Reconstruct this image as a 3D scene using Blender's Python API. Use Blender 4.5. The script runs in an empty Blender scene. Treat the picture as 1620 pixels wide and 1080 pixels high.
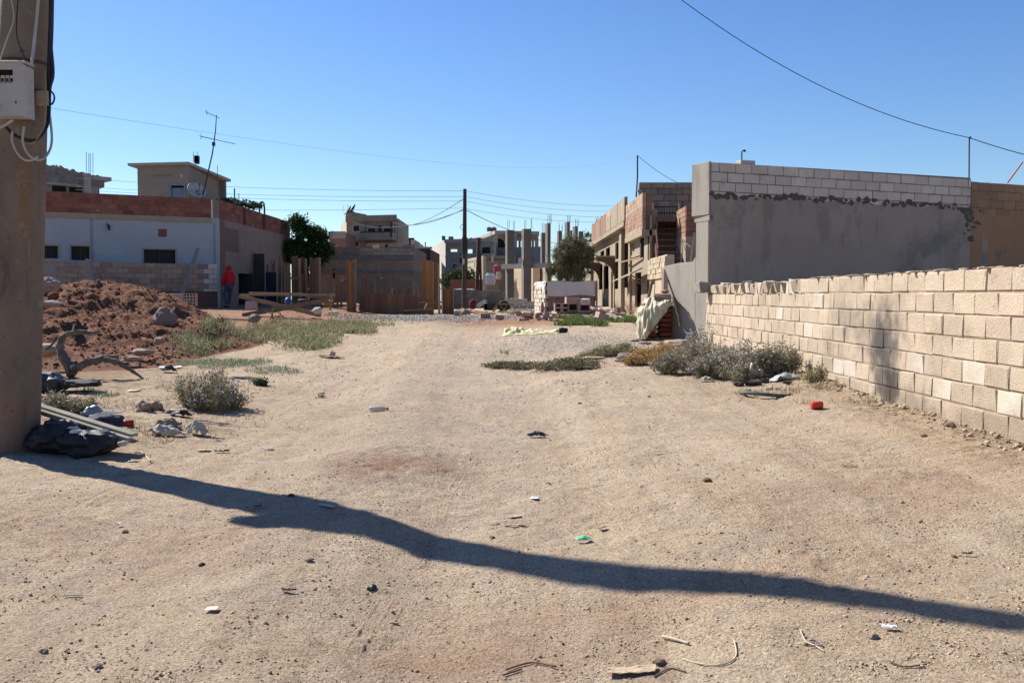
import bpy, bmesh, math, random
import numpy as np
from mathutils import Vector, Matrix, Euler, noise as mn
R = math.radians
rnd = random.Random(7)
rng = np.random.default_rng(7)
sc = bpy.context.scene
COL = sc.collection
# ------------------------------------------------------------------ camera, light, exposure
FPX, CH, PITCH = 1500.0, 1.35, math.atan(72 / 1500)
cam = bpy.data.cameras.new('camera'); camo = bpy.data.objects.new('camera', cam); COL.objects.link(camo)
cam.sensor_width = 36; cam.lens = 36 * FPX / 1620; cam.clip_end = 2000; cam.clip_start = 0.05
camo.location = (0, 0, CH); camo.rotation_euler = (R(90) - PITCH, 0, 0)
sc.camera = camo
SUN_B, SUN_EL = R(37.8), R(40)
sd = Vector((-math.cos(SUN_B) * math.cos(SUN_EL), math.sin(SUN_B) * math.cos(SUN_EL), math.sin(SUN_EL)))   # towards the sun
w = bpy.data.worlds.new('World'); sc.world = w; w.use_nodes = True
nt = w.node_tree; nt.nodes.clear()
sky = nt.nodes.new('ShaderNodeTexSky'); sky.sky_type = 'NISHITA'; sky.sun_disc = False
sky.sun_elevation = SUN_EL; sky.sun_rotation = math.atan2(sd.x, sd.y)
sky.altitude = 400; sky.air_density = 1.1; sky.dust_density = 0.3; sky.ozone_density = 1.7
bg = nt.nodes.new('ShaderNodeBackground'); bg.inputs['Strength'].default_value = 0.08
wo = nt.nodes.new('ShaderNodeOutputWorld')
hsv = nt.nodes.new('ShaderNodeHueSaturation'); hsv.inputs['Saturation'].default_value = 1.2; hsv.inputs['Hue'].default_value = .508; nt.links.new(sky.outputs[0], hsv.inputs['Color'])
cm = nt.nodes.new('ShaderNodeMix'); cm.data_type = 'RGBA'; cm.blend_type = 'MULTIPLY'; cm.inputs[0].default_value = 1; cm.inputs[7].default_value = (.69, .81, .97, 1); nt.links.new(hsv.outputs[0], cm.inputs[6]); nt.links.new(cm.outputs[2], bg.inputs[0]); nt.links.new(bg.outputs[0], wo.inputs[0])
sl = bpy.data.lights.new('sun', 'SUN'); sl.energy = 5.0; sl.angle = R(0.6); sl.color = (1, .955, .88)
so = bpy.data.objects.new('sun', sl); COL.objects.link(so)
so.rotation_euler = sd.to_track_quat('Z', 'Y').to_euler(); so.location = sd * 50
sc.view_settings.view_transform = 'Standard'; sc.view_settings.look = 'None'
sc.view_settings.gamma = 1; sc.view_settings.use_curve_mapping = False
sc.view_settings.exposure = 0.88
# ------------------------------------------------------------------ picture rays (used only to work out real positions)
cF = Vector((0, math.cos(PITCH), -math.sin(PITCH))); cU = Vector((0, math.sin(PITCH), math.cos(PITCH)))
def ray(px, py):
    return Vector((1, 0, 0)) * ((px - 810) / FPX) + cU * ((540 - py) / FPX) + cF
def at(px, py, Y):
    d = ray(px, py); t = Y / d.y
    return Vector((0, 0, CH)) + d * t
def zat(py, Y, px=810): return at(px, py, Y).z
def xat(px, Y, py=468): return at(px, py, Y).x
# ------------------------------------------------------------------ numpy value noise
PT = rng.random((256, 256))
def vn(x, y, s=0):
    x = np.asarray(x, float) + s * 17.31; y = np.asarray(y, float) + s * 9.77
    xi = np.floor(x).astype(int); yi = np.floor(y).astype(int); fx = x - xi; fy = y - yi
    fx = fx * fx * (3 - 2 * fx); fy = fy * fy * (3 - 2 * fy)
    a = PT[xi & 255, yi & 255]; b = PT[(xi + 1) & 255, yi & 255]; c = PT[xi & 255, (yi + 1) & 255]; d = PT[(xi + 1) & 255, (yi + 1) & 255]
    return (a * (1 - fx) + b * fx) * (1 - fy) + (c * (1 - fx) + d * fx) * fy - .5
def fbm(x, y, sc_, oct=4, s=0):
    o = 0; a = 1
    for k in range(oct):
        o = o + a * vn(x * sc_, y * sc_, s + k); a *= .5; sc_ *= 2.07
    return o
def sst(a, b, x):
    t = np.clip((x - a) / (b - a), 0, 1); return t * t * (3 - 2 * t)
# ------------------------------------------------------------------ the lie of the land
RX = np.array([-9, -5, -4.4, -3.68, -3.3, -2.6, -2.0, -1.6, -1.33, -1.14, -.8, -.39, .1, .58, .99, 1.35, 1.96, 3, 9])
RZ = np.array([.03, .04, .03, .01, -.01, -.05, -.06, -.04, .01, -.01, -.03, -.09, -.08, -.06, .03, .05, .09, .11, .11])
LY = np.array([-30, 3, 8, 12, 16, 20, 26, 32, 38, 46, 60, 80, 400])
LZ = np.array([0, 0, 0, .1, .2, .3, .41, .5, .56, .6, .66, .7, .7])
def G(x, y):
    x = np.asarray(x, float); y = np.asarray(y, float)
    yy = np.clip(y, 2, 60)
    xs = x + .09 * (yy - 6) * sst(5, 14, yy) * 0.5
    base = np.interp(xs, RX, RZ)
    base = (base + np.interp(xs - .12, RX, RZ) + np.interp(xs + .12, RX, RZ)) / 3
    z = base * (1 - .6 * sst(9, 30, y)) * 1.0 + np.interp(y, LY, LZ)
    z = z + .1 * sst(2.7, 4.0, x) * (1 - .8 * sst(14, 22, y)) * (y < 60)
    z = z + .28 * sst(-5, -9, x) * sst(24, 34, y) * (1 - sst(60, 70, y))       # dug-over plot on the left
    z = z + .1 * np.exp(-((x + 3.4) / 3.2) ** 2 - ((y - 35.5) / 1.6) ** 2)     # heap of gravel across the lane
    z = z + fbm(x, y, .35, 3, 1) * .09 + fbm(x, y, 1.9, 4, 5) * .024 * (1 - .5 * sst(10, 40, y))
    return z
def M_h(x, y):                                                                # the mounds of red earth
    x = np.asarray(x, float); y = np.asarray(y, float)
    def g(cx, cy, sx, sy, h): return h * np.exp(-(((x - cx) / sx) ** 2 + ((y - cy) / sy) ** 2))
    a = g(-8.9, 21.6, 1.5, 1.9, .95) + g(-7.5, 21.2, 1.15, 1.6, .5) + g(-10.6, 20.5, 1.7, 2.0, .68) + g(-6.5, 19.8, .9, 1.2, .22)
    a = a + g(-9.3, 18.0, 2.3, 1.6, .42) + g(-7.2, 18.2, 1.1, 1.2, .24) + g(-7.9, 15.6, 2.1, 1.2, .22) + g(-13, 22, 2.5, 3, .9)
    n = np.abs(fbm(x, y, 1.1, 3, 20)) * .20 + fbm(x, y, 4.2, 3, 31) * .09 + fbm(x, y, 11, 3, 41) * .07
    return a + n * sst(.05, .4, a) - .05
def Gm(x, y):
    return float(max(G(x, y), G(x, y) + M_h(x, y))) if (-16 < x < -4 and 13 < y < 27) else float(G(x, y))
def gp(px, py, lo=1.2, hi=90):
    d = ray(px, py); t = lo; o = Vector((0, 0, CH)); st = .03
    while t < hi:
        p = o + d * t
        if p.z < Gm(p.x, p.y):
            return Vector((p.x, p.y, Gm(p.x, p.y)))
        t += st * (1 + t * .25)
    return o + d * hi
# ------------------------------------------------------------------ materials
def _n(nt, t, **k):
    n = nt.nodes.new(t)
    for a, b in k.items(): setattr(n, a, b)
    return n
def rgb(c): return (c[0], c[1], c[2], 1)
MATS = {}
def mat(name, c1, c2=None, s=3.0, rough=.9, bump=.3, bs=40.0, bd=.01, rand=0.0, isl=0.0, c3=None, s3=.8, t3=.55, metal=0.0, spec=.25, trans=0.0, stretch=(1, 1, 1), obj=False, extra=None):
    if name in MATS: return MATS[name]
    m = bpy.data.materials.new(name); m.use_nodes = True; nt = m.node_tree; N = nt.nodes; L = nt.links
    b = N['Principled BSDF']; b.inputs['Roughness'].default_value = rough; b.inputs['Metallic'].default_value = metal
    b.inputs['Specular IOR Level'].default_value = spec
    if obj: src = _n(nt, 'ShaderNodeTexCoord').outputs['Object']
    else: src = _n(nt, 'ShaderNodeNewGeometry').outputs['Position']
    mp = _n(nt, 'ShaderNodeMapping'); mp.inputs['Scale'].default_value = stretch; L.new(src, mp.inputs[0]); vec = mp.outputs[0]
    c2 = c2 or tuple(x * .72 for x in c1)
    n1 = _n(nt, 'ShaderNodeTexNoise'); n1.inputs['Scale'].default_value = s; n1.inputs['Detail'].default_value = 8; n1.inputs['Roughness'].default_value = .65; L.new(vec, n1.inputs['Vector'])
    r1 = _n(nt, 'ShaderNodeMapRange'); r1.inputs[1].default_value = .32; r1.inputs[2].default_value = .68; L.new(n1.outputs[0], r1.inputs[0])
    mx = _n(nt, 'ShaderNodeMix', data_type='RGBA'); mx.inputs[6].default_value = rgb(c1); mx.inputs[7].default_value = rgb(c2); L.new(r1.outputs[0], mx.inputs[0])
    out = mx.outputs[2]
    if c3:
        n3 = _n(nt, 'ShaderNodeTexNoise'); n3.inputs['Scale'].default_value = s3; n3.inputs['Detail'].default_value = 6; n3.inputs['Roughness'].default_value = .7; L.new(vec, n3.inputs['Vector'])
        r3 = _n(nt, 'ShaderNodeMapRange'); r3.inputs[1].default_value = t3; r3.inputs[2].default_value = t3 + .1; L.new(n3.outputs[0], r3.inputs[0])
        m3 = _n(nt, 'ShaderNodeMix', data_type='RGBA'); m3.inputs[7].default_value = rgb(c3); L.new(out, m3.inputs[6]); L.new(r3.outputs[0], m3.inputs[0]); out = m3.outputs[2]
    if extra: out = extra(nt, out)
    if rand or isl:
        hs = _n(nt, 'ShaderNodeHueSaturation')
        if rand: q = _n(nt, 'ShaderNodeObjectInfo').outputs['Random']
        else: q = _n(nt, 'ShaderNodeNewGeometry').outputs['Random Per Island']
        a = rand or isl
        mr = _n(nt, 'ShaderNodeMapRange'); mr.inputs[3].default_value = 1 - a; mr.inputs[4].default_value = 1 + a; L.new(q, mr.inputs[0]); L.new(mr.outputs[0], hs.inputs['Value'])
        mu = _n(nt, 'ShaderNodeMath', operation='MULTIPLY'); mu.inputs[1].default_value = 7.31; L.new(q, mu.inputs[0])
        fr = _n(nt, 'ShaderNodeMath', operation='FRACT'); L.new(mu.outputs[0], fr.inputs[0])
        mh = _n(nt, 'ShaderNodeMapRange'); mh.inputs[3].default_value = .5 - a * .05; mh.inputs[4].default_value = .5 + a * .05; L.new(fr.outputs[0], mh.inputs[0]); L.new(mh.outputs[0], hs.inputs['Hue'])
        L.new(out, hs.inputs['Color']); out = hs.outputs[0]
    L.new(out, b.inputs['Base Color'])
    if bump:
        n2 = _n(nt, 'ShaderNodeTexNoise'); n2.inputs['Scale'].default_value = bs; n2.inputs['Detail'].default_value = 6; n2.inputs['Roughness'].default_value = .7; L.new(vec, n2.inputs['Vector'])
        bp = _n(nt, 'ShaderNodeBump'); bp.inputs['Strength'].default_value = bump; bp.inputs['Distance'].default_value = bd
        L.new(n2.outputs[0], bp.inputs['Height']); L.new(bp.outputs[0], b.inputs['Normal'])
    if trans:
        tr = _n(nt, 'ShaderNodeBsdfTranslucent'); L.new(out, tr.inputs[0]); ms = _n(nt, 'ShaderNodeMixShader'); ms.inputs[0].default_value = trans
        L.new(b.outputs[0], ms.inputs[1]); L.new(tr.outputs[0], ms.inputs[2]); L.new(ms.outputs[0], N['Material Output'].inputs[0])
    MATS[name] = m
    return m
def brickx(ud, bw, bh, mortar, z0=0, amt=.75):
    """blocks too far off to build one by one: courses of block and joint along direction ud"""
    def f(nt, out):
        L = nt.links
        g = _n(nt, 'ShaderNodeNewGeometry'); d = _n(nt, 'ShaderNodeVectorMath', operation='DOT_PRODUCT'); d.inputs[1].default_value = (ud[0], ud[1], 0); L.new(g.outputs['Position'], d.inputs[0])
        s = _n(nt, 'ShaderNodeSeparateXYZ'); L.new(g.outputs['Position'], s.inputs[0])
        c = _n(nt, 'ShaderNodeCombineXYZ'); L.new(d.outputs['Value'], c.inputs[0]); L.new(s.outputs[2], c.inputs[1])
        bt = _n(nt, 'ShaderNodeTexBrick'); bt.inputs['Scale'].default_value = 1; bt.inputs['Brick Width'].default_value = bw; bt.inputs['Row Height'].default_value = bh
        bt.inputs['Mortar Size'].default_value = .014; bt.inputs['Mortar Smooth'].default_value = .3
        bt.inputs['Color1'].default_value = (1, 1, 1, 1); bt.inputs['Color2'].default_value = (.68, .68, .68, 1); bt.inputs['Mortar'].default_value = rgb(mortar)
        L.new(c.outputs[0], bt.inputs['Vector'])
        m = _n(nt, 'ShaderNodeMix', data_type='RGBA', blend_type='MULTIPLY'); m.inputs[0].default_value = amt
        L.new(out, m.inputs[6]); L.new(bt.outputs['Color'], m.inputs[7]); return m.outputs[2]
    return f
def chain(*fs):
    def f(nt, out):
        for q in fs: out = q(nt, out)
        return out
    return f
def speck(scale, col, thr, amt, wd=.04, detail=4, st=(1, 1, 1)):
    """small pits, chips and dirt specks of one colour"""
    def f(nt, out):
        L = nt.links; g = _n(nt, 'ShaderNodeNewGeometry'); mp = _n(nt, 'ShaderNodeMapping'); mp.inputs['Scale'].default_value = st; L.new(g.outputs['Position'], mp.inputs[0])
        n = _n(nt, 'ShaderNodeTexNoise'); n.inputs['Scale'].default_value = scale; n.inputs['Detail'].default_value = detail; n.inputs['Roughness'].default_value = .6; L.new(mp.outputs[0], n.inputs['Vector'])
        r = _n(nt, 'ShaderNodeMapRange'); r.inputs[1].default_value = thr; r.inputs[2].default_value = thr + wd; r.inputs[4].default_value = amt; L.new(n.outputs[0], r.inputs[0])
        m = _n(nt, 'ShaderNodeMix', data_type='RGBA'); m.inputs[7].default_value = rgb(col); L.new(r.outputs[0], m.inputs[0]); L.new(out, m.inputs[6]); return m.outputs[2]
    return f
def spots(lst):
    """stains that stay put: list of (centre, radii, colour, amount), edges broken by noise"""
    def f(nt, out):
        L = nt.links
        g = _n(nt, 'ShaderNodeNewGeometry'); nz = _n(nt, 'ShaderNodeTexNoise'); nz.inputs['Scale'].default_value = 5; nz.inputs['Detail'].default_value = 6; L.new(g.outputs['Position'], nz.inputs['Vector'])
        for c, r, col, am in lst:
            sb = _n(nt, 'ShaderNodeVectorMath', operation='SUBTRACT'); sb.inputs[1].default_value = c; L.new(g.outputs['Position'], sb.inputs[0])
            dv = _n(nt, 'ShaderNodeVectorMath', operation='DIVIDE'); dv.inputs[1].default_value = r; L.new(sb.outputs[0], dv.inputs[0])
            ln = _n(nt, 'ShaderNodeVectorMath', operation='LENGTH'); L.new(dv.outputs[0], ln.inputs[0])
            ad = _n(nt, 'ShaderNodeMath', operation='MULTIPLY_ADD'); ad.inputs[1].default_value = 1.6; L.new(nz.outputs[0], ad.inputs[0]); L.new(ln.outputs['Value'], ad.inputs[2])
            mr = _n(nt, 'ShaderNodeMapRange'); mr.interpolation_type = 'SMOOTHSTEP'; mr.inputs[1].default_value = 1.9; mr.inputs[2].default_value = 1.0; mr.inputs[3].default_value = 0; mr.inputs[4].default_value = am; L.new(ad.outputs[0], mr.inputs[0])
            m = _n(nt, 'ShaderNodeMix', data_type='RGBA'); m.inputs[7].default_value = rgb(col); L.new(mr.outputs[0], m.inputs[0]); L.new(out, m.inputs[6]); out = m.outputs[2]
        return out
    return f
# ------------------------------------------------------------------ mesh builder
class Fr:                                                                     # an upright plane through two ground points
    def __init__(s, p0, p1):
        s.o = Vector((p0[0], p0[1], 0)); d = Vector((p1[0] - p0[0], p1[1] - p0[1], 0)); s.len = d.length; s.u = d.normalized()
        s.v = Vector((-s.u.y, s.u.x, 0)); s.ang = math.atan2(s.u.y, s.u.x)      # v = left of u
        if s.v.dot(s.o + d * .5) < 0: s.v = -s.v; s.flip = True                  # v points away from the road
        else: s.flip = False
    def P(s, u, v, z): return s.o + s.u * u + s.v * v + Vector((0, 0, z))
    def uv(s, px, py, v=0):
        d = ray(px, py); o = Vector((0, 0, CH)); t = ((s.o + s.v * v - o).dot(s.v)) / d.dot(s.v); p = o + d * t
        return (p - s.o).dot(s.u), p.z
    def U(s, px, v=0): return s.uv(px, 468, v)[0]
class MB:
    def __init__(s): s.v = []; s.f = []
    def quadbox(s, P):                                                        # 8 corners: bottom 4 (ccw), top 4
        n = len(s.v); s.v += [tuple(p) for p in P]
        s.f += [(n, n + 3, n + 2, n + 1), (n + 4, n + 5, n + 6, n + 7)] + [(n + i, n + (i + 1) % 4, n + 4 + (i + 1) % 4, n + 4 + i) for i in range(4)]
        return s
    def box(s, x0, x1, y0, y1, z0, z1): return s.quadbox([(x0, y0, z0), (x1, y0, z0), (x1, y1, z0), (x0, y1, z0), (x0, y0, z1), (x1, y0, z1), (x1, y1, z1), (x0, y1, z1)])
    def fb(s, F, u0, u1, v0, v1, z0, z1): return s.quadbox([F.P(u, v, z) for z in (z0, z1) for u, v in ((u0, v0), (u1, v0), (u1, v1), (u0, v1))])
    def bc(s, c, sz, rot=(0, 0, 0)):
        m = Euler(rot).to_matrix(); c = Vector(c); h = [x / 2 for x in sz]
        return s.quadbox([c + m @ Vector((a * h[0], b * h[1], k * h[2])) for k in (-1, 1) for a, b in ((-1, -1), (1, -1), (1, 1), (-1, 1))])
    def beam(s, a, b, w, h, up=(0, 0, 1)):
        a = Vector(a); b = Vector(b); d = (b - a).normalized(); up = Vector(up)
        if abs(d.dot(up)) > .97: up = Vector((0, 1, 0))
        x = d.cross(up).normalized() * w / 2; y = x.cross(d).normalized() * h / 2
        return s.quadbox([a - x - y, a + x - y, a + x + y, a - x + y, b - x - y, b + x - y, b + x + y, b - x + y])
    def tube(s, pts, r, n=8, cap=True, jit=0):
        pts = [Vector(p) for p in pts]; k = len(pts); rs = r if hasattr(r, '__len__') else [r] * k; base = len(s.v); px = None
        for i, p in enumerate(pts):
            d = (pts[min(i + 1, k - 1)] - pts[max(i - 1, 0)]).normalized()
            if px is None: px = d.orthogonal().normalized()
            px = (px - d * px.dot(d)).normalized(); py = d.cross(px)
            for j in range(n):
                a = 2 * math.pi * j / n; rr = rs[i] * (1 + (rnd.uniform(-jit, jit) if jit else 0)); s.v.append(tuple(p + (px * math.cos(a) + py * math.sin(a)) * rr))
        for i in range(k - 1):
            for j in range(n): s.f.append((base + i * n + j, base + i * n + (j + 1) % n, base + (i + 1) * n + (j + 1) % n, base + (i + 1) * n + j))
        if cap:
            s.f.append(tuple(base + j for j in range(n))[::-1]); s.f.append(tuple(base + (k - 1) * n + j for j in range(n)))
        return s
    def prism(s, F, pts, v0, v1):                                             # outline in (u,z) of frame F, thick from v0 to v1
        n = len(s.v); k = len(pts)
        for v in (v0, v1):
            for u, z in pts: s.v.append(tuple(F.P(u, v, z)))
        s.f += [tuple(n + i for i in range(k)), tuple(n + k + i for i in reversed(range(k)))]
        s.f += [(n + i, n + (i + 1) % k, n + k + (i + 1) % k, n + k + i) for i in range(k)]
        return s
    def wall(s, F, u0, u1, z0, z1, v0, v1, holes=()):
        if u0 > u1: u0, u1 = u1, u0
        hs = [(min(a, b), max(a, b), min(c, d), max(c, d)) for a, b, c, d in holes]
        us = sorted({u0, u1} | {min(max(x, u0), u1) for h in hs for x in h[:2]}); zs = sorted({z0, z1} | {min(max(x, z0), z1) for h in hs for x in h[2:]})
        us = [u for i, u in enumerate(us) if i == 0 or u - us[i - 1] > 1e-4]; zs = [z for i, z in enumerate(zs) if i == 0 or z - zs[i - 1] > 1e-4]
        idx = {}
        def V(i, j, k):
            q = (i, j, k)
            if q not in idx: idx[q] = len(s.v); s.v.append(tuple(F.P(us[i], (v0, v1)[k], zs[j])))
            return idx[q]
        def solid(i, j):
            if not (0 <= i < len(us) - 1 and 0 <= j < len(zs) - 1): return False
            cu = (us[i] + us[i + 1]) / 2; cz = (zs[j] + zs[j + 1]) / 2
            return not any(h[0] < cu < h[1] and h[2] < cz < h[3] for h in hs)
        for i in range(len(us) - 1):
            for j in range(len(zs) - 1):
                if not solid(i, j): continue
                s.f.append((V(i, j, 0), V(i + 1, j, 0), V(i + 1, j + 1, 0), V(i, j + 1, 0))); s.f.append((V(i, j, 1), V(i, j + 1, 1), V(i + 1, j + 1, 1), V(i + 1, j, 1)))
                if not solid(i - 1, j): s.f.append((V(i, j, 0), V(i, j + 1, 0), V(i, j + 1, 1), V(i, j, 1)))
                if not solid(i + 1, j): s.f.append((V(i + 1, j, 0), V(i + 1, j, 1), V(i + 1, j + 1, 1), V(i + 1, j + 1, 0)))
                if not solid(i, j - 1): s.f.append((V(i, j, 0), V(i, j, 1), V(i + 1, j, 1), V(i + 1, j, 0)))
                if not solid(i, j + 1): s.f.append((V(i, j + 1, 0), V(i + 1, j + 1, 0), V(i + 1, j + 1, 1), V(i, j + 1, 1)))
        return s
    def lump(s, c, r, sub=3, rough=.25, fs=2.0, seed=0, rot=0, flat=None):
        bm = bmesh.new(); bmesh.ops.create_icosphere(bm, subdivisions=sub, radius=1); n = len(s.v); off = Vector((seed * 3.7, seed * 1.3, seed * 7.1)); cr, sr = math.cos(rot), math.sin(rot)
        for v in bm.verts:
            q = v.co.copy(); k = 1 + rough * (mn.fractal(q * fs + off, .8, 2.1, 4)); q = q * k
            if flat is not None and q.z < flat: q.z = flat
            x, y, z = q.x * r[0], q.y * r[1], q.z * r[2]; s.v.append((c[0] + x * cr - y * sr, c[1] + x * sr + y * cr, c[2] + z))
        s.f += [tuple(n + v.index for v in f.verts) for f in bm.faces]; bm.free(); return s
def link(name, me, loc=(0, 0, 0), parent=None):
    o = bpy.data.objects.new(name, me); COL.objects.link(o); o.location = loc
    if parent is not None: o.parent = parent
    return o
def fix_normals(me):
    bm = bmesh.new(); bm.from_mesh(me); bmesh.ops.recalc_face_normals(bm, faces=bm.faces); bm.to_mesh(me); bm.free()
def mesh(name, mb, m, smooth=False, off=(0, 0, 0), bevel=0):
    me = bpy.data.meshes.new(name); ox, oy, oz = off
    me.from_pydata([(x - ox, y - oy, z - oz) for x, y, z in mb.v], [], mb.f)
    bm = bmesh.new(); bm.from_mesh(me); bmesh.ops.recalc_face_normals(bm, faces=bm.faces)
    if bevel: bmesh.ops.bevel(bm, geom=list(bm.edges), offset=bevel, segments=1, affect='EDGES')
    bm.to_mesh(me); bm.free()
    if m: me.materials.append(m)
    if smooth: me.polygons.foreach_set('use_smooth', [True] * len(me.polygons))
    return me
def tag(o, label=None, cat=None, group=None, kind=None):
    for k, v in (('label', label), ('category', cat), ('group', group), ('kind', kind)):
        if v: o[k] = v
    return o
class T:                                                                      # a thing: an Empty at its base and its parts
    def __init__(s, name, label, cat, loc, group=None, kind=None):
        s.loc = Vector(loc); s.e = link(name, None, s.loc); tag(s.e, label, cat, group, kind)
    def part(s, name, mb, m, smooth=False, parent=None, bevel=0, kind=None, label=None):
        off = s.loc + (parent['off'] if False else Vector((0, 0, 0)))
        o = link(name, mesh(name, mb, m, smooth, off, bevel), (0, 0, 0), parent or s.e)
        if kind: o['kind'] = kind
        if label: o['label'] = label
        return o
    def piece(s, name, me, loc, rz=0, scale=None, parent=None, rot=None):
        o = link(name, me, Vector(loc) - s.loc, parent or s.e); o.rotation_euler = rot or (0, 0, rz)
        if scale: o.scale = scale
        return o
def solo(name, label, cat, mb, m, loc, smooth=False, group=None, kind=None, bevel=0):
    o = link(name, mesh(name, mb, m, smooth, loc, bevel), loc); return tag(o, label, cat, group, kind)
def blockmesh(name, l, h, t, m, bev=.006, holes=None, jag=0, seed=0):
    """one masonry unit, length x, depth y (0..t), height z (0..h)"""
    bm = bmesh.new(); bmesh.ops.create_cube(bm, size=1)
    for v in bm.verts: v.co = Vector((v.co.x * l, (v.co.y + .5) * t, (v.co.z + .5) * h))
    bmesh.ops.bevel(bm, geom=list(bm.edges), offset=bev, segments=1, affect='EDGES')
    if jag:
        q = random.Random(seed)
        for v in bm.verts: v.co += Vector((q.uniform(-jag, jag), q.uniform(-jag, jag), q.uniform(-jag, jag)))
    me = bpy.data.meshes.new(name); bm.to_mesh(me); bm.free(); me.materials.append(m); return me
def courses(t, F, name, mes, u0, u1, z0, rows, bl, bh, v=0, gap=.012, skip=None, jv=.006, parent=None, alt=None, ztop=None, slope=None):
    k = 0
    for r in range(rows):
        u = u0 - (bl / 2 if r % 2 else 0)
        while u < u1 - .03:
            a = max(u, u0); b = min(u + bl, u1); c = (a + b) / 2; wd = b - a
            z = z0 + r * bh + (slope(c) if slope else 0)
            if wd > .06 and not (skip and skip(c, z + bh / 2, r)):
                me = mes[rnd.randrange(len(mes))]
                o = t.piece(name, me, F.P(c, v + rnd.uniform(-jv, jv), z + rnd.uniform(-.003, .003)), parent=parent)
                o.rotation_euler = (0, rnd.gauss(0, .006), F.ang + rnd.gauss(0, .008) + (math.pi if F.flip else 0))
                o.scale = ((wd - gap) / (bl - gap), 1, 1)
                if alt:
                    m2 = alt(c, z, r)
                    if m2: o.material_slots[0].link = 'OBJECT'; o.material_slots[0].material = m2
                k += 1
            u += bl
    return k
def npmesh(name, V, Fc, m, n=3):
    """big meshes from arrays; Fc = (k,n) indices"""
    me = bpy.data.meshes.new(name); V = np.asarray(V, np.float32); Fc = np.asarray(Fc, np.int32); k = len(Fc)
    me.vertices.add(len(V)); me.vertices.foreach_set('co', V.ravel()); me.loops.add(k * n); me.loops.foreach_set('vertex_index', Fc.ravel())
    me.polygons.add(k); me.polygons.foreach_set('loop_start', np.arange(0, k * n, n, dtype=np.int32)); me.update(calc_edges=True)
    if m: me.materials.append(m)
    return me
def leaves(C, size, asp=.45, up=0.0):
    """one small four-cornered leaf at each centre; up>0 turns them to stand"""
    C = np.asarray(C); k = len(C); a = rng.normal(size=(k, 3)); a[:, 2] += up * 2; a /= np.linalg.norm(a, axis=1)[:, None]
    b = np.cross(a, rng.normal(size=(k, 3))); b /= np.linalg.norm(b, axis=1)[:, None]
    s = (size * rng.uniform(.6, 1.4, k))[:, None]; q = np.stack([C - a * s, C + b * s * asp, C + a * s, C - b * s * asp], 1).reshape(-1, 3)
    return q, np.arange(k * 4).reshape(-1, 4)
def blades(P, h, wd, lean=.5, bend=.3):
    """grass blades rooted at P (k,3): two-piece tapering"""
    P = np.asarray(P); k = len(P); a = rng.uniform(0, 2 * np.pi, k); L = rng.uniform(0, lean, k); h = h * rng.uniform(.5, 1.2, k)
    d = np.stack([np.cos(a) * L, np.sin(a) * L, np.ones(k)], 1); d /= np.linalg.norm(d, axis=1)[:, None]
    s = np.stack([-np.sin(a), np.cos(a), np.zeros(k)], 1) * (wd * rng.uniform(.6, 1.3, k) / 2)[:, None]
    m = P + d * (h * .55)[:, None]; t = P + d * (h * .95)[:, None] + np.stack([np.cos(a), np.sin(a), -.3 * np.ones(k)], 1) * (h * bend * rng.uniform(0, 1, k))[:, None]
    V = np.stack([P - s, P + s, m + s * .7, m - s * .7, t], 1).reshape(-1, 3); b = np.arange(k)[:, None] * 5
    return V, np.concatenate([b + [[0, 1, 2]], b + [[0, 2, 3]], b + [[3, 2, 4]]])
# ================================================================== MATERIALS USED OFTEN
m_conc = mat('concrete', (.33, .31, .28), (.25, .235, .21), 2.5, .9, .35, 30, .01, c3=(.2, .19, .17), s3=1.2, t3=.6)
m_plas = mat('grey_plaster', (.31, .255, .21), (.26, .21, .172), 1.6, .92, .5, 9, .02, c3=(.185, .162, .145), s3=.5, t3=.53, extra=chain(speck(2.5, (.165, .145, .13), .55, .5, .1, 8, (1, 1, .35)), speck(5, (.31, .28, .25), .6, .5, .1, 8, (1, 1, 2.5))))
m_dark = mat('dark_inside', (.035, .03, .027), rough=1, bump=0)
m_wood = mat('raw_timber', (.30, .20, .12), (.20, .13, .08), 3, .85, .3, 20, .004, rand=.25, stretch=(1, 1, .2))
m_ply = mat('form_board', (.30, .145, .055), (.22, .10, .04), 2, .8, .2, 12, .004, rand=.18, stretch=(1, 1, .25))
m_ply2 = mat('form_board_dirty', (.19, .11, .068), (.13, .075, .05), 2, .85, .2, 12, .004, rand=.25, stretch=(1, 1, .25))
m_rust = mat('rusty_steel', (.10, .055, .04), (.06, .035, .028), 8, .8, .2, 40, .003)
m_black = mat('black_steel', (.03, .03, .032), rough=.6, bump=.1)
m_wire = mat('wire_black', (.02, .02, .022), rough=.7, bump=0)
m_redb = mat('hollow_red_brick', (.26, .10, .07), (.19, .072, .052), 4, .9, .3, 50, .004, rand=.25, c3=(.36, .22, .16), s3=2, t3=.62)
m_tanb = mat('pale_clay_brick', (.36, .26, .185), (.30, .205, .145), 4, .9, .3, 40, .004, rand=.16, c3=(.50, .38, .27), s3=1.5, t3=.58)
m_mort = mat('mortar', (.22, .19, .16), (.17, .15, .125), 6, .95, .4, 40, .006)
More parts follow.
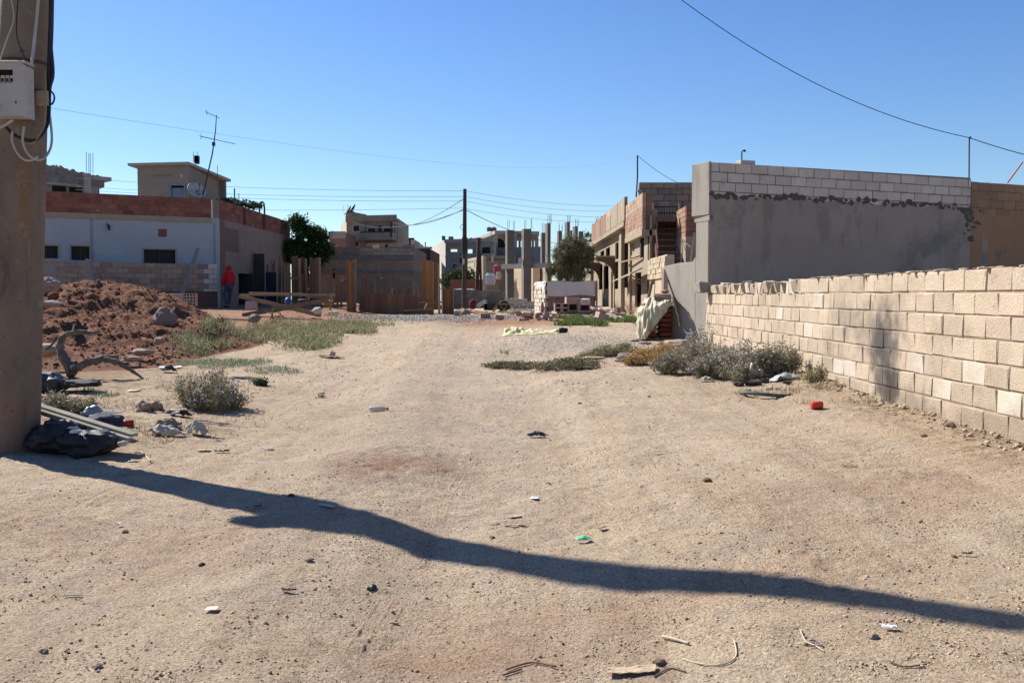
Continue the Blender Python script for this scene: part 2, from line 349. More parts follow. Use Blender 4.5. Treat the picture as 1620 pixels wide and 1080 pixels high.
# ================================================================== GROUND
def axis(lo, hi, a, b, st, g):
    x = [a]
    while x[-1] < b: x.append(x[-1] + st)
    s = st
    while x[-1] < hi: s *= g; x.append(x[-1] + s)
    y = []; s = st; c = a
    while c > lo: s *= g; c -= s; y.append(c)
    return np.array(y[::-1] + x)
gx = axis(-300, 300, -4.6, 4.6, .03, 1.028); gy = axis(-60, 500, 1.6, 8.5, .028, 1.022)
X, Y = np.meshgrid(gx, gy); Z = G(X, Y)
near = 1 - sst(12, 30, Y)
patch = sst(-.1, .35, fbm(X, Y, .9, 3, 57)); fine = fbm(X, Y, 6, 3, 50) * .009 + (fbm(X, Y, 21, 2, 60) * .012 + np.abs(fbm(X, Y, 10, 2, 66)) * .014) * (.35 + patch * 1.2)
Z = Z + fine * near
def blob(cx, cy, rx, ry): return np.exp(-(((X - cx) / rx) ** 2 + ((Y - cy) / ry) ** 2))
red = np.zeros_like(X); grav = np.zeros_like(X); lit = np.zeros_like(X)
nz = fbm(X, Y, 1.1, 4, 80); nz2 = fbm(X, Y, 4, 3, 84)
c = gp(620, 735); red += 1.25 * blob(c.x, c.y, .5, .55) * (1 + nz2)
c = gp(700, 1060); red += .5 * blob(c.x, c.y, .5, .2); c = gp(150, 860); red += .3 * blob(c.x, c.y, 1.2, .6); c = gp(1250, 800); red += .25 * blob(c.x, c.y, 1.6, .8)
c = gp(1050, 960); red += .4 * blob(c.x, c.y, .9, .3); c = gp(1400, 760); red += .2 * blob(c.x, c.y, 1, .7)
red += sst(-4.9 , -6.6, X + nz) * sst(11, 15, Y) * .95 * (1 - sst(70, 90, Y))
red += blob(-.2, 33, 2.2, 3.5) * 1.1 + blob(1.0, 35, 3, 5) * .8 + blob(-9, 38, 5, 3)
grav += .95 * np.exp(-((X + 3.0) / 3.0) ** 4 - ((Y - 35) / 2.6) ** 2) + blob(1.6, 20, 2.0, 3.2) * 1.0 + .35 * blob(-.6, 12, 1.7, 7) + .25 * blob(2.2, 10, 1.4, 4)
grav += .25 * blob(-.9, 7.0, .7, 1.6)
lit += blob(-3.3, 10.0, 1.6, 1.6) * .9 + blob(3.8, 9.0, .45, 5) * 1.1 + blob(2.8, 12, 1.2, 1.2) * .5 + sst(-3.5, -5, X + nz) * sst(8, 10, Y) * (1 - sst(14, 18, Y)) * .7
red = np.clip(red + nz * .35 * (red > .05), 0, 1); grav = np.clip(grav * (1 + nz), 0, 1); lit = np.clip(lit * (1 + nz * 1.2), 0, 1)
nyy, nxx = X.shape; ii = np.arange(nyy * nxx).reshape(nyy, nxx)
FQ = np.stack([ii[:-1, :-1], ii[:-1, 1:], ii[1:, 1:], ii[1:, :-1]], -1).reshape(-1, 4)
def groundmat(name, base1, base2):
    m = bpy.data.materials.new(name); m.use_nodes = True; nt = m.node_tree; N = nt.nodes; L = nt.links; b = N['Principled BSDF']
    b.inputs['Roughness'].default_value = .95; b.inputs['Specular IOR Level'].default_value = .12
    g = _n(nt, 'ShaderNodeNewGeometry')
    def nz(s, d=8, r=.65):
        n = _n(nt, 'ShaderNodeTexNoise'); n.inputs['Scale'].default_value = s; n.inputs['Detail'].default_value = d; n.inputs['Roughness'].default_value = r; L.new(g.outputs['Position'], n.inputs['Vector']); return n.outputs[0]
    def rm(v, a, b_, c=0, d=1):
        n = _n(nt, 'ShaderNodeMapRange'); n.inputs[1].default_value = a; n.inputs[2].default_value = b_; n.inputs[3].default_value = c; n.inputs[4].default_value = d; L.new(v, n.inputs[0]); return n.outputs[0]
    def mx(f, a, bb, bl='MIX'):
        n = _n(nt, 'ShaderNodeMix', data_type='RGBA', blend_type=bl)
        for k, q in ((0, f), (6, a), (7, bb)):
            if hasattr(q, 'links'): L.new(q, n.inputs[k])
            else: n.inputs[k].default_value = q if k == 0 else rgb(q)
        return n.outputs[2]
    def mul(a, bb):
        n = _n(nt, 'ShaderNodeMath', operation='MULTIPLY')
        for k, q in ((0, a), (1, bb)):
            if hasattr(q, 'links'): L.new(q, n.inputs[k])
            else: n.inputs[k].default_value = q
        return n.outputs[0]
    col = mx(rm(nz(.9), .35, .65), base1, base2)
    col = mx(mul(rm(nz(2.6), .48, .66), .75), col, (.345, .275, .215))          # trampled greyer patches
    col = mx(mul(rm(nz(1.3, 6), .5, .66), .6), col, (.52, .415, .295))        # powdery pale patches
    mp = _n(nt, 'ShaderNodeMapping'); mp.inputs['Scale'].default_value = (2.6, .22, 1); mp.inputs['Rotation'].default_value = (0, 0, .10); L.new(g.outputs['Position'], mp.inputs[0]); ns = _n(nt, 'ShaderNodeTexNoise'); ns.inputs['Scale'].default_value = 1.6; ns.inputs['Detail'].default_value = 7; ns.inputs['Roughness'].default_value = .7; L.new(mp.outputs[0], ns.inputs['Vector'])
    col = mx(mul(rm(ns.outputs[0], .52, .66), .65), col, (.35, .25, .17)); col = mx(mul(rm(ns.outputs[0], .46, .34), .6), col, (.54, .44, .33)); col = mx(mul(rm(nz(5.5, 7, .75), .52, .64), .5), col, (.30, .215, .15))   # streaks along the wheel lanes
    at_ = _n(nt, 'ShaderNodeAttribute', attribute_name='soil'); sp = _n(nt, 'ShaderNodeSeparateColor'); L.new(at_.outputs[0], sp.inputs[0])
    rc = mx(rm(nz(7), .35, .65), (.235, .115, .062), (.34, .19, .115)); col = mx(sp.outputs[0], col, rc)
    gc = mx(rm(nz(30, 3), .4, .6), (.25, .22, .19), (.42, .365, .30)); col = mx(mul(sp.outputs[1], rm(nz(14), .3, .6, .4, 1)), col, gc)
    lc = mx(rm(nz(22, 5), .45, .6), (.15, .10, .06), (.38, .28, .16)); col = mx(mul(sp.outputs[2], rm(nz(6), .35, .62, 0, 1)), col, lc)
    vo = _n(nt, 'ShaderNodeTexVoronoi'); vo.inputs['Scale'].default_value = 45; vo.inputs['Randomness'].default_value = 1; L.new(g.outputs['Position'], vo.inputs['Vector'])
    sepv = _n(nt, 'ShaderNodeSeparateColor'); L.new(vo.outputs['Color'], sepv.inputs[0])
    peb = mul(rm(vo.outputs['Distance'], .22, .3, 1, 0), rm(sepv.outputs[0], .62, .64)); pc = mx(sepv.outputs[1], (.16, .12, .095), (.5, .42, .34)); col = mx(mul(peb, .75), col, pc)
    v2 = _n(nt, 'ShaderNodeTexVoronoi'); v2.inputs['Scale'].default_value = 105; L.new(g.outputs['Position'], v2.inputs['Vector']); s2 = _n(nt, 'ShaderNodeSeparateColor'); L.new(v2.outputs['Color'], s2.inputs[0])
    peb2 = mul(mul(rm(v2.outputs['Distance'], .25, .4, 1, 0), rm(s2.outputs[0], .5, .55)), rm(nz(2.3, 4), .4, .6)); col = mx(mul(peb2, .65), col, mx(s2.outputs[1], (.20, .14, .10), (.58, .47, .35)))
    v3 = _n(nt, 'ShaderNodeTexVoronoi'); v3.inputs['Scale'].default_value = 17; L.new(g.outputs['Position'], v3.inputs['Vector']); s3 = _n(nt, 'ShaderNodeSeparateColor'); L.new(v3.outputs['Color'], s3.inputs[0])
    peb3 = mul(rm(v3.outputs['Distance'], .14, .2, 1, 0), rm(s3.outputs[0], .72, .74)); col = mx(mul(peb3, .6), col, mx(s3.outputs[1], (.19, .13, .095), (.50, .40, .31)))
    col = mx(1.0, col, mx(rm(nz(75, 3, .8), .35, .65), (.56, .54, .52), (1.28, 1.28, 1.28)), 'MULTIPLY')
    L.new(col, b.inputs['Base Color'])
    h1 = nz(60, 8, .75); h2 = nz(9, 6, .7)
    ad = _n(nt, 'ShaderNodeMath', operation='MULTIPLY_ADD'); L.new(h2, ad.inputs[0]); ad.inputs[1].default_value = 1.6; L.new(h1, ad.inputs[2])
    a2 = _n(nt, 'ShaderNodeMath', operation='MULTIPLY_ADD'); L.new(peb, a2.inputs[0]); a2.inputs[1].default_value = .5; L.new(ad.outputs[0], a2.inputs[2])
    a3 = _n(nt, 'ShaderNodeMath', operation='MULTIPLY_ADD'); L.new(peb2, a3.inputs[0]); a3.inputs[1].default_value = .3; L.new(a2.outputs[0], a3.inputs[2]); a4 = _n(nt, 'ShaderNodeMath', operation='MULTIPLY_ADD'); L.new(peb3, a4.inputs[0]); a4.inputs[1].default_value = .9; L.new(a3.outputs[0], a4.inputs[2])
    bp = _n(nt, 'ShaderNodeBump'); bp.inputs['Strength'].default_value = 1; bp.inputs['Distance'].default_value = .020; L.new(a4.outputs[0], bp.inputs['Height']); L.new(bp.outputs[0], b.inputs['Normal'])
    return m
m_ground = groundmat('dusty_ground', (.525, .41, .285), (.45, .337, .225))
me = npmesh('ground', np.stack([X, Y, Z], -1).reshape(-1, 3), FQ, m_ground, 4)
ca = me.color_attributes.new('soil', 'FLOAT_COLOR', 'POINT'); ca.data.foreach_set('color', np.stack([red, grav, lit, np.ones_like(X)], -1).astype(np.float32).ravel())
me.polygons.foreach_set('use_smooth', [True] * len(me.polygons))
o = link('ground', me); tag(o, 'bare dusty track of trampled pale earth between the walls', kind='structure')
# mound of red earth, laid on the ground
mx_ = np.arange(-15.5, -4.6, .05); my_ = np.arange(14.2, 26, .055); MX, MY = np.meshgrid(mx_, my_); MZ = G(MX, MY) + M_h(MX, MY) + fbm(MX, MY, 24, 2, 90) * .03 * sst(.05, .3, M_h(MX, MY) + .05)
k1, k2 = MX.shape; jj = np.arange(k1 * k2).reshape(k1, k2); MQ = np.stack([jj[:-1, :-1], jj[:-1, 1:], jj[1:, 1:], jj[1:, :-1]], -1).reshape(-1, 4)
hh = M_h(MX, MY); keep = (hh[:-1, :-1] > -.045).ravel(); MQ = MQ[keep]
m_earth = mat('red_earth', (.215, .085, .042), (.125, .050, .026), 5, .97, 1.0, 28, .06, c3=(.27, .15, .09), s3=6, t3=.55)
me = npmesh('earth_mound', np.stack([MX, MY, MZ], -1).reshape(-1, 3), MQ, m_earth, 4)
tag(link('earth_mound', me), 'heaped mound of dug red-brown earth behind the concrete pole', 'earth mound')
def gz(x, y): return G(x, y) + (np.maximum(M_h(x, y), 0) if True else 0) * ((x < -4) & (x > -16) & (y > 13) & (y < 27))
# ridges pressed up between the lugs of tyres, in the same earth
def tyre(label, pa, pb, half, mode, hgt=.011):
    pa = gp(*pa); pb = gp(*pb); d = Vector((pb.x - pa.x, pb.y - pa.y, 0)); L_ = d.length; d.normalize(); nrm = Vector((-d.y, d.x, 0)); n1 = int(L_ / .011); n2 = int(half * 2 / .008); S_ = np.linspace(0, L_, n1 + 1); T_ = np.linspace(-half, half, n2 + 1); SS, TT = np.meshgrid(S_, T_, indexing='ij')
    bend = .035 * np.sin(SS * 1.7 + .5); x = pa.x + d.x * SS + nrm.x * (TT + bend); y = pa.y + d.y * SS + nrm.y * (TT + bend); mk = sst(0, .3, SS) * (1 - sst(L_ - .4, L_, SS)) * (1 - sst(half * .85, half, np.abs(TT))); mk = mk * np.clip(fbm(x, y, 2.2, 3, 91) * 2.0 + .95, 0, 1)
    if mode == 'rails': h = np.maximum.reduce([np.exp(-((TT - c) / .007) ** 2) for c in (-half * .5, half * .05, half * .6)]) * (.85 + .15 * np.sin(SS * 60))
    else: h = np.clip(np.sin((SS + np.abs(TT) * .7) / .042 * 2 * np.pi), 0, 1) * (np.abs(TT) > half * .12)
    z = gz(x, y) + fine_at(x, y) - .007 + (h * hgt * .8 + .0052) * mk + fbm(x, y, 40, 2, 12) * .003
    ii_ = np.arange((n1 + 1) * (n2 + 1)).reshape(n1 + 1, n2 + 1); q = np.stack([ii_[:-1, :-1], ii_[1:, :-1], ii_[1:, 1:], ii_[:-1, 1:]], -1).reshape(-1, 4); me = npmesh('tyre_track', np.stack([x, y, z], -1).reshape(-1, 3), q, m_ground, 4); ca2 = me.color_attributes.new('soil', 'FLOAT_COLOR', 'POINT'); ca2.data.foreach_set('color', np.tile([.15, 0, 0, 1], x.size).astype(np.float32)); me.polygons.foreach_set('use_smooth', [True] * len(me.polygons)); return tag(link('tyre_track', me), label, kind='structure')
def fine_at(x, y):
    pt = sst(-.1, .35, fbm(x, y, .9, 3, 57)); return (fbm(x, y, 6, 3, 50) * .009 + (fbm(x, y, 21, 2, 60) * .012 + np.abs(fbm(x, y, 10, 2, 66)) * .014) * (.35 + pt * 1.2)) * (1 - sst(12, 30, y))
tyre('pair of tyre grooves running up from the bottom edge of the track', (558, 1078), (668, 905), .11, 'rails', .012); tyre('faint lugged tyre print in the middle of the track', (912, 990), (880, 905), .12, 'lugs', .009); tyre('faint tyre grooves leading to the red earth stain', (705, 850), (745, 720), .10, 'rails', .008); tyre('old tyre grooves crossing the left near ground', (40, 862), (270, 745), .13, 'rails', .010); tyre('faint lugged print on the right half of the track', (1290, 960), (1215, 780), .12, 'lugs', .007)
# crumbs and small stones lying about: nobody could count them
def stones(name, label, P, r, m, sub=1):
    if sub: bm = bmesh.new(); bmesh.ops.create_icosphere(bm, subdivisions=sub, radius=1); bv = np.array([v.co[:] for v in bm.verts]); bf = np.array([[v.index for v in f.verts] for f in bm.faces]); bm.free()
    else: bv = np.array([(1, 0, 0), (0, 1, 0), (-1, 0, 0), (0, -1, 0), (0, 0, 1), (0, 0, -1)], float); bf = np.array([(0, 1, 4), (1, 2, 4), (2, 3, 4), (3, 0, 4), (1, 0, 5), (2, 1, 5), (3, 2, 5), (0, 3, 5)])
    P = np.asarray(P); k = len(P); r = np.asarray(r)
    s = r[:, None] * rng.uniform(.6, 1.3, (k, 3)) * [1, 1, .7]; a = rng.uniform(0, 6.28, k); jit = 1 + rng.uniform(-.25, .25, (k, len(bv), 1))
    v = bv[None] * jit * s[:, None, :]; ca_, sa = np.cos(a)[:, None], np.sin(a)[:, None]
    v = np.stack([v[..., 0] * ca_ - v[..., 1] * sa, v[..., 0] * sa + v[..., 1] * ca_, v[..., 2]], -1) + P[:, None, :]
    f = bf[None] + (np.arange(k) * len(bv))[:, None, None]
    return tag(link(name, npmesh(name, v.reshape(-1, 3), f.reshape(-1, 3), m, 3)), label, kind='stuff')
def scatter(n, x0, x1, y0, y1, py=1.0):
    y = y0 + (y1 - y0) * rng.random(n) ** py; x = rng.uniform(x0, x1, n); return x, y
m_peb = mat('pebbles', (.42, .32, .23), (.26, .19, .135), 30, .9, .2, 60, .003, isl=.45)
x, y = scatter(26000, -5, 5, 1.9, 13, 1.6); x = x * np.clip(y / 8, .35, 1); cl = fbm(x, y, 1.6, 3, 33) > -.12; x, y = x[cl], y[cl]
r = .0025 + .007 * rng.random(len(x)) ** 4; r[rng.random(len(x)) < .008] *= 1.7
stones('small_stones', 'scattered crumbs of earth and small stones on the track', np.stack([x, y, gz(x, y) + r * .3], -1), r, m_peb, 1)
x, y = scatter(90000, -5, 5, 1.9, 12, 1.5); x = x * np.clip(y / 8, .35, 1); cl = rng.random(len(x)) < np.clip(.12 + 2.2 * np.maximum(0, fbm(x, y, 1.1, 4, 37)), 0, 1); x, y = x[cl], y[cl]
r = .0022 + .005 * rng.random(len(x)) ** 2.2
stones('earth_crumbs', 'fine crumbs of dry earth lying in drifts over the track', np.stack([x, y, gz(x, y) + r * .4], -1), r, mat('crumbs', (.43, .33, .235), (.33, .245, .17), 20, .95, bump=0, isl=.35), 0)
x, y = scatter(9000, -4, 4.2, 12, 34, 1.1); r = .005 + .010 * rng.random(len(x)) ** 3
x2 = rng.normal(-3, 2.0, 5200); y2 = rng.normal(35, 1.1, 5200); x3 = rng.normal(1.5, 1.1, 2600); y3 = rng.normal(20.3, 2.2, 2600)
X_ = np.r_[x, x2, x3]; Y_ = np.r_[y, y2, y3]; R_ = np.r_[r, .015 + .022 * rng.random(5200), .006 + .011 * rng.random(2600) ** 2]
m_grv = mat('gravel_stones', (.42, .36, .30), (.31, .27, .225), 10, .9, .2, 40, .003, isl=.35)
kk = (X_ < 3.9)
stones('gravel', 'grey crushed gravel spread across the far end of the track', np.stack([X_, Y_, gz(X_, Y_) + R_ * .3], -1)[kk], R_[kk], m_grv, 1)
x, y = scatter(7000, -13.5, -5, 14.5, 25); ok = M_h(x, y) > .02; x, y = x[ok], y[ok]; r = .008 + .035 * rng.random(len(x)) ** 3
m_clod = mat('earth_clods', (.20, .10, .058), (.13, .06, .035), 8, .95, .4, 30, .01, isl=.45)
stones('earth_clods', 'clods and stones of red earth on the mound', np.stack([x, y, gz(x, y) + r * .5], -1), r, m_clod, 1)
x = 3.98 - np.abs(rng.normal(0, .14, 1500)); y = rng.uniform(5, 18, 1500); r = .005 + .022 * rng.random(1500) ** 4
stones('wall_foot_rubble', 'broken bits of block and stones gathered along the foot of the low wall', np.stack([x, y, gz(x, y) + r * .5], -1), r, mat('wall_foot_stones', (.40, .31, .22), (.24, .18, .125), 14, .95, .3, 40, .004, isl=.4), 1)
# ================================================================== LOW BLOCK WALL ON THE RIGHT
soot = spots([((4.0, 10.15, .62), (.6, .5, .75), (.05, .045, .045), .8), ((4.0, 10.3, .85), (.6, .3, .3), (.02, .022, .03), .9), ((4.0, 9.95, .4), (.6, .28, .3), (.02, .018, .018), .9), ((4.0, 10.4, .95), (.6, .9, .45), (.12, .10, .085), .6), ((4.0, 9.7, .2), (.6, 1.1, .35), (.12, .09, .07), .5), ((4.0, 11.3, 1.1), (.6, .6, .35), (.22, .18, .15), .5),
              ((4.0, 7.6, .25), (.6, 1.6, .22), (.28, .2, .14), .6)])
wgrime = chain(speck(1.3, (.30, .235, .175), .5, .55, .12, 8), speck(38, (.20, .14, .10), .66, .75, .03), speck(14, (.53, .45, .36), .6, .6, .06, 6), speck(7, (.24, .175, .125), .62, .7, .05, 8, (1, 1, .25)))
m_blk = mat('sandy_block', (.475, .383, .282), (.405, .32, .232), 3.4, .93, 1.0, 45, .016, rand=.09, c3=(.31, .24, .18), s3=4.5, t3=.6, extra=chain(wgrime, soot))
m_blkw = mat('whitish_block', (.52, .455, .375), (.44, .375, .305), 3, .93, .8, 50, .012, rand=.06, extra=chain(speck(2.2, (.38, .31, .24), .5, .6, .1, 8), speck(30, (.3, .24, .18), .64, .6), soot))
WX = 4.0
lw = Fr((WX, 5.0), (WX, 19.55)); wl = T('block_wall', 'low wall of pale sandy concrete blocks running along the right side of the track, sooty in one place', 'wall', (WX, 12, .1))
mes = [blockmesh('block', .394, .189, .15, m_blk, .011, jag=.0065, seed=i) for i in range(10)]
def uY(y): return y - 5.0
whites = [(1440, 573), (1478, 605), (1505, 612), (1540, 600), (1610, 640), (1340, 572), (1322, 570), (1230, 505), (1275, 520), (1590, 628)]
wuv = [lw.uv(a, b) for a, b in whites]
def alt(c, z, r):
    if any(abs(c - a) < .18 and abs(z + .09 - b) < .1 for a, b in wuv) or rnd.random() < (.03 if c > 4 else .015): return m_blkw
top0 = 1.59
def zs(c): return 0
courses(wl, lw, 'block', mes, 0, lw.len, top0 - 8 * .2, 8, .4, .2, 0, .008, skip=lambda c, z, r: r == 7 and c > uY(13.05), jv=.003, alt=alt)
m_mort2 = mat('sandy_mortar', (.34, .265, .19), (.25, .195, .14), 7, .95, .6, 40, .008, extra=soot)
b = MB(); b.fb(lw, 0, lw.len - .01, .011, .148, -.1, top0 - .212); b.fb(lw, 0, uY(13.0), .011, .147, top0 - .212, top0 - .012); wl.part('mortar', b, m_mort2, kind='stuff')
b = MB()                                                                       # the wall's near end, out of the picture
for r_ in range(8):
    for k in range(9): b.fb(lw, -3.6 + k * .4 + (.2 if r_ % 2 else 0) - .19, -3.6 + k * .4 + (.2 if r_ % 2 else 0) + .19, rnd.uniform(-.003, .003), .15, top0 - (r_ + 1) * .2, top0 - r_ * .2 - .012)
b.fb(lw, -3.7, -.0, .011, .148, -.1, top0 - .013); wl.part('near_blocks', b, m_blk, kind='stuff')
b = MB()                                                                       # lumpy mortar squeezed along the top
for i in range(70):
    u = rnd.uniform(0, uY(13)); b.lump(lw.P(u, rnd.uniform(.02, .12), top0 - .004), (rnd.uniform(.04, .12), rnd.uniform(.03, .06), rnd.uniform(.006, .022)), 1, .3, 2, i)
for i in range(60):
    u = rnd.uniform(uY(13), lw.len); b.lump(lw.P(u, rnd.uniform(.02, .12), top0 - .205), (rnd.uniform(.03, .10), rnd.uniform(.03, .06), rnd.uniform(.01, .03)), 1, .35, 2, i + 99)
wl.part('mortar_bed', b, mat('dry_mortar', (.41, .325, .235), (.32, .25, .18), 8, .95, .5, 40, .01), kind='stuff')
bm_ = [blockmesh('broken_block', .15, .19, .16, m_blk, .008, jag=.028, seed=20 + i) for i in range(7)]
u = uY(13.15)
while u < lw.len - .35:
    s = rnd.uniform(.55, 1.25); o = wl.piece('broken_block', bm_[rnd.randrange(7)], lw.P(u + .07 * s, rnd.uniform(-.02, .02), top0 - .2), scale=(s, 1, rnd.uniform(.7, 1.02)))
    o.rotation_euler = (rnd.gauss(0, .06), rnd.gauss(0, .08), lw.ang + (math.pi if lw.flip else 0) + rnd.gauss(0, .12))
    if rnd.random() < .12: o.material_slots[0].link = 'OBJECT'; o.material_slots[0].material = m_blkw
    u += .15 * s + rnd.choice([.02, .04, .06, .12, .18])
b = blockmesh('grey_block', .30, .2, .2, mat('loose_grey_block', (.30, .27, .23), bump=.4), .01, jag=.01, seed=3)
o = link('grey_block', b, lw.P(lw.len - .25, -.05, top0 - .17)); o.rotation_euler = (0, .05, lw.ang + .2); tag(o, 'loose grey block on the far end of the low wall, at the plastered corner', 'block')
# ================================================================== TALL PLASTERED BUILDING
C0 = Vector((4.08, 19.62)); dr = Vector((.931, .365)).normalized(); pr = Vector((-dr.y, dr.x)); C1 = C0 + dr * 13.5
gf = Fr(C0[:], C1[:]); tb = T('plastered_building', 'tall grey plastered building with bare block courses at the top, right of the track', 'building', (C0.x + 3, C0.y + 1.2, .3))
ztop = zat(255, C0.y, 1115); u_br = gf.U(1533); print('ztop', ztop, 'u_br', u_br)
def slope(u): return -.006 * u
# walls
zp = ztop - 4 * .2 + .02
b = MB(); b.fb(gf, .0, u_br, .02, .5, .0, zp - .1); b.fb(gf, .02, u_br, .035, .48, zp - .12, ztop - .015); tb.part('wall', b, m_mort)
nU = 90; vs = []; fs = []                                                       # plaster skin with a ragged upper edge
for i in range(nU + 1):
    u = u_br * i / nU; zt = zp + .07 + .05 * mn.fractal(Vector((u * 2.2, 3, 1)), .8, 2, 4) + .012 * math.sin(u)
    for v, z in ((.0, .0), (.0, zt), (.03, zt + .01)): vs.append(tuple(gf.P(u, v, z)))
for i in range(nU):
    for j in (0, 1): a = i * 3 + j; fs.append((a, a + 3, a + 4, a + 1))
b = MB(); b.v = vs; b.f = fs; tb.part('plaster', b, m_plas)
m_gblk = mat('bare_grey_block', (.53, .46, .40), (.45, .39, .335), 3, .93, .45, 50, .006, rand=.1, c3=(.36, .305, .26), s3=2, t3=.6)
mes = [blockmesh('block', .385, .182, .12, m_gblk, .006, jag=.003, seed=40 + i) for i in range(5)]
courses(tb, gf, 'block', mes, 0.02, u_br, ztop - .8, 4, .4, .2, .012, .016, slope=slope)
b = MB()                                                                       # wet mortar thrown on above the plaster edge
q = random.Random(5)
u = .03
while u < u_br:
    zc = zp + .09 + .03 * mn.noise(Vector((u * 1.7, 0, 0))) - (.12 * max(0, (u - u_br + .6) / .6))
    rr = q.uniform(.02, .075); b.lump(gf.P(u, .004, zc + q.uniform(-.05, .05)), (rr * 1.2, .012, rr * q.uniform(.4, 1.3)), 2, .6, 1.6, u * 10, gf.ang); u += q.uniform(.03, .11) * (1 if q.random() < .75 else 2.2)
for k in range(26):
    b.lump(gf.P(u_br - .1 + q.uniform(-.12, .42), .004, zp + .05 - q.uniform(0, .75)), (q.uniform(.03, .1), .013, q.uniform(.02, .09)), 2, .6, 1.6, k, gf.ang)
tb.part('mortar_smear', b, mat('dark_mortar', (.11, .092, .08), (.075, .062, .053), 6, .95, .5, 40, .01), kind='stuff')
# side face on the road, coping overhang at the top, low wing beyond
sf = Fr((C0 + pr * 0)[:], (C0 + pr * .52)[:])
zo = zat(333, 20.0, 1100)
m_sidep = mat('sunlit_cement_render', (.32, .285, .24), (.255, .23, .195), 3.0, .92, .6, 16, .014, c3=(.22, .205, .175), s3=3, t3=.56, stretch=(1, 1, .3))
b = MB(); b.quadbox([Vector((p.x, p.y, z)) for z in (0, zo) for p in (C0 - dr * .012 + pr * .035, C0 + dr * .3 + pr * .035, C0 + dr * .3 + pr * .52, C0 - dr * .012 + pr * .52)])
tb.part('corner_pier', b, m_sidep, bevel=.012)
b = MB(); b.quadbox([Vector((p.x, p.y, z)) for z, k in ((zo - .12, 0), (ztop, 1)) for p in (C0 - dr * .03 , C0 + dr * .02, C0 + dr * .02 + pr * .62, C0 - dr * (.03 + .03) + pr * .62)])
tb.part('coping', b, m_sidep, bevel=.01)
b = MB(); b.quadbox([Vector((p.x, p.y, z)) for z in (zo - .24, zo - .12) for p in (C0 - dr * .02, C0 + dr * .06, C0 + dr * .06 + pr * .56, C0 - dr * .02 + pr * .56)]); tb.part('coping_ledge', b, m_sidep)
# low wing: outline in its own plane, curved upper corner
wg = Fr((C0 + pr * .53)[:], (C0 + pr * 1.95)[:]); zt = zat(414, 20.2, 1100); zl = zat(421, 21.3, 1056)
Lw = wg.len
pts = [(0, -.1), (Lw, -.1), (Lw, zl - .12), (Lw - .06, zl - .04), (Lw - .16, zl), (Lw * .5, (zt + zl) / 2 + .02), (.15, zt), (0, zt + .12)]
wing = T('yard_wall', 'short curved-top rendered wall joining the tall plastered building, bags stacked against it', 'wall', (wg.P(.7, 0, 0).x, wg.P(.7, 0, 0).y, .35))
b = MB(); b.prism(wg, pts, 0, .22); wing.part('wall', b, m_sidep, bevel=.01)
# foot flare of the corner
b = MB(); b.lump((C0.x - .02, C0.y + .25, .36), (.12, .35, .16), 2, .3, 2, 3); tb.part('footing', b, m_sidep)
# brown painted section
m_brown = mat('brown_painted_render', (.315, .18, .10), (.255, .15, .088), 1.2, .9, .25, 20, .008, c3=(.17, .125, .10), s3=.9, t3=.56)
m_brownb = mat('brown_painted_block', (.29, .175, .105), (.225, .145, .095), 2, .9, .35, 40, .006, rand=.12, c3=(.15, .115, .09), s3=1.4, t3=.55)
b = MB(); b.fb(gf, u_br + .01, 13.4, .0, .5, .0, ztop - .86); b.fb(gf, u_br + .01, 13.4, .03, .5, ztop - .86, ztop - .15); tb.part('painted_wall', b, m_brown)
mes = [blockmesh('painted_block', .394, .194, .12, m_brownb, .005, jag=.002, seed=60 + i) for i in range(4)]
courses(tb, gf, 'painted_block', mes, u_br + .01, 13.4, ztop - .86, 4, .4, .2, .008, .006, slope=lambda u: -.006 * u)
b = MB(); b.lump(gf.P(gf.U(1556), -.001, 2.1), (.10, .012, .75), 3, .4, 1.2, 4, gf.ang); tb.part('cement_patch', b, m_plas)
# things on its roof
b = MB(); p = gf.P(gf.U(1188), .25, ztop - .05); b.bc((p.x, p.y, p.z + .08), (.36, .2, .12), (0, 0, gf.ang)); solo('cement_block', 'single pale block lying on the parapet of the grey building', 'block', b, m_gblk, p, bevel=.01)
b = MB(); b.tube([p + Vector((-.08, 0, .14)), p + Vector((-.08, 0, .33)), p + Vector((-.06, 0, .36)), p + Vector((-.02, 0, .36))], .014, 6); b.lump(p + Vector((-.02, 0, .35)), (.035, .03, .03), 1, .1); solo('vent_pipe', 'short black hooked pipe standing on the block at the parapet', 'pipe', b, m_black, p + Vector((-.08, 0, .14)))
p = at(1533, 283, gf.P(u_br, .2, 0).y); p2 = at(1533.5, 218, p.y); b = MB(); b.tube([p, p2], .017, 8); b.tube([p2 - Vector((0, 0, .03)), p2 + Vector((.03, 0, .02))], .026, 6)
MASTR = p2; solo('wire_mast', 'thin dark red steel mast carrying the wire above the grey and brown walls', 'mast', b, m_rust, p)
p = gf.P(gf.U(1606), .3, zat(286, 22.6, 1606)); p2 = at(1618, 256, 22.8); b = MB(); b.tube([p, p2], .02, 6); solo('leaning_rod', 'short red rod leaning on the roof edge of the brown wall', 'rod', b, mat('red_paint_rod', (.35, .07, .05), rough=.5, bump=0), p)
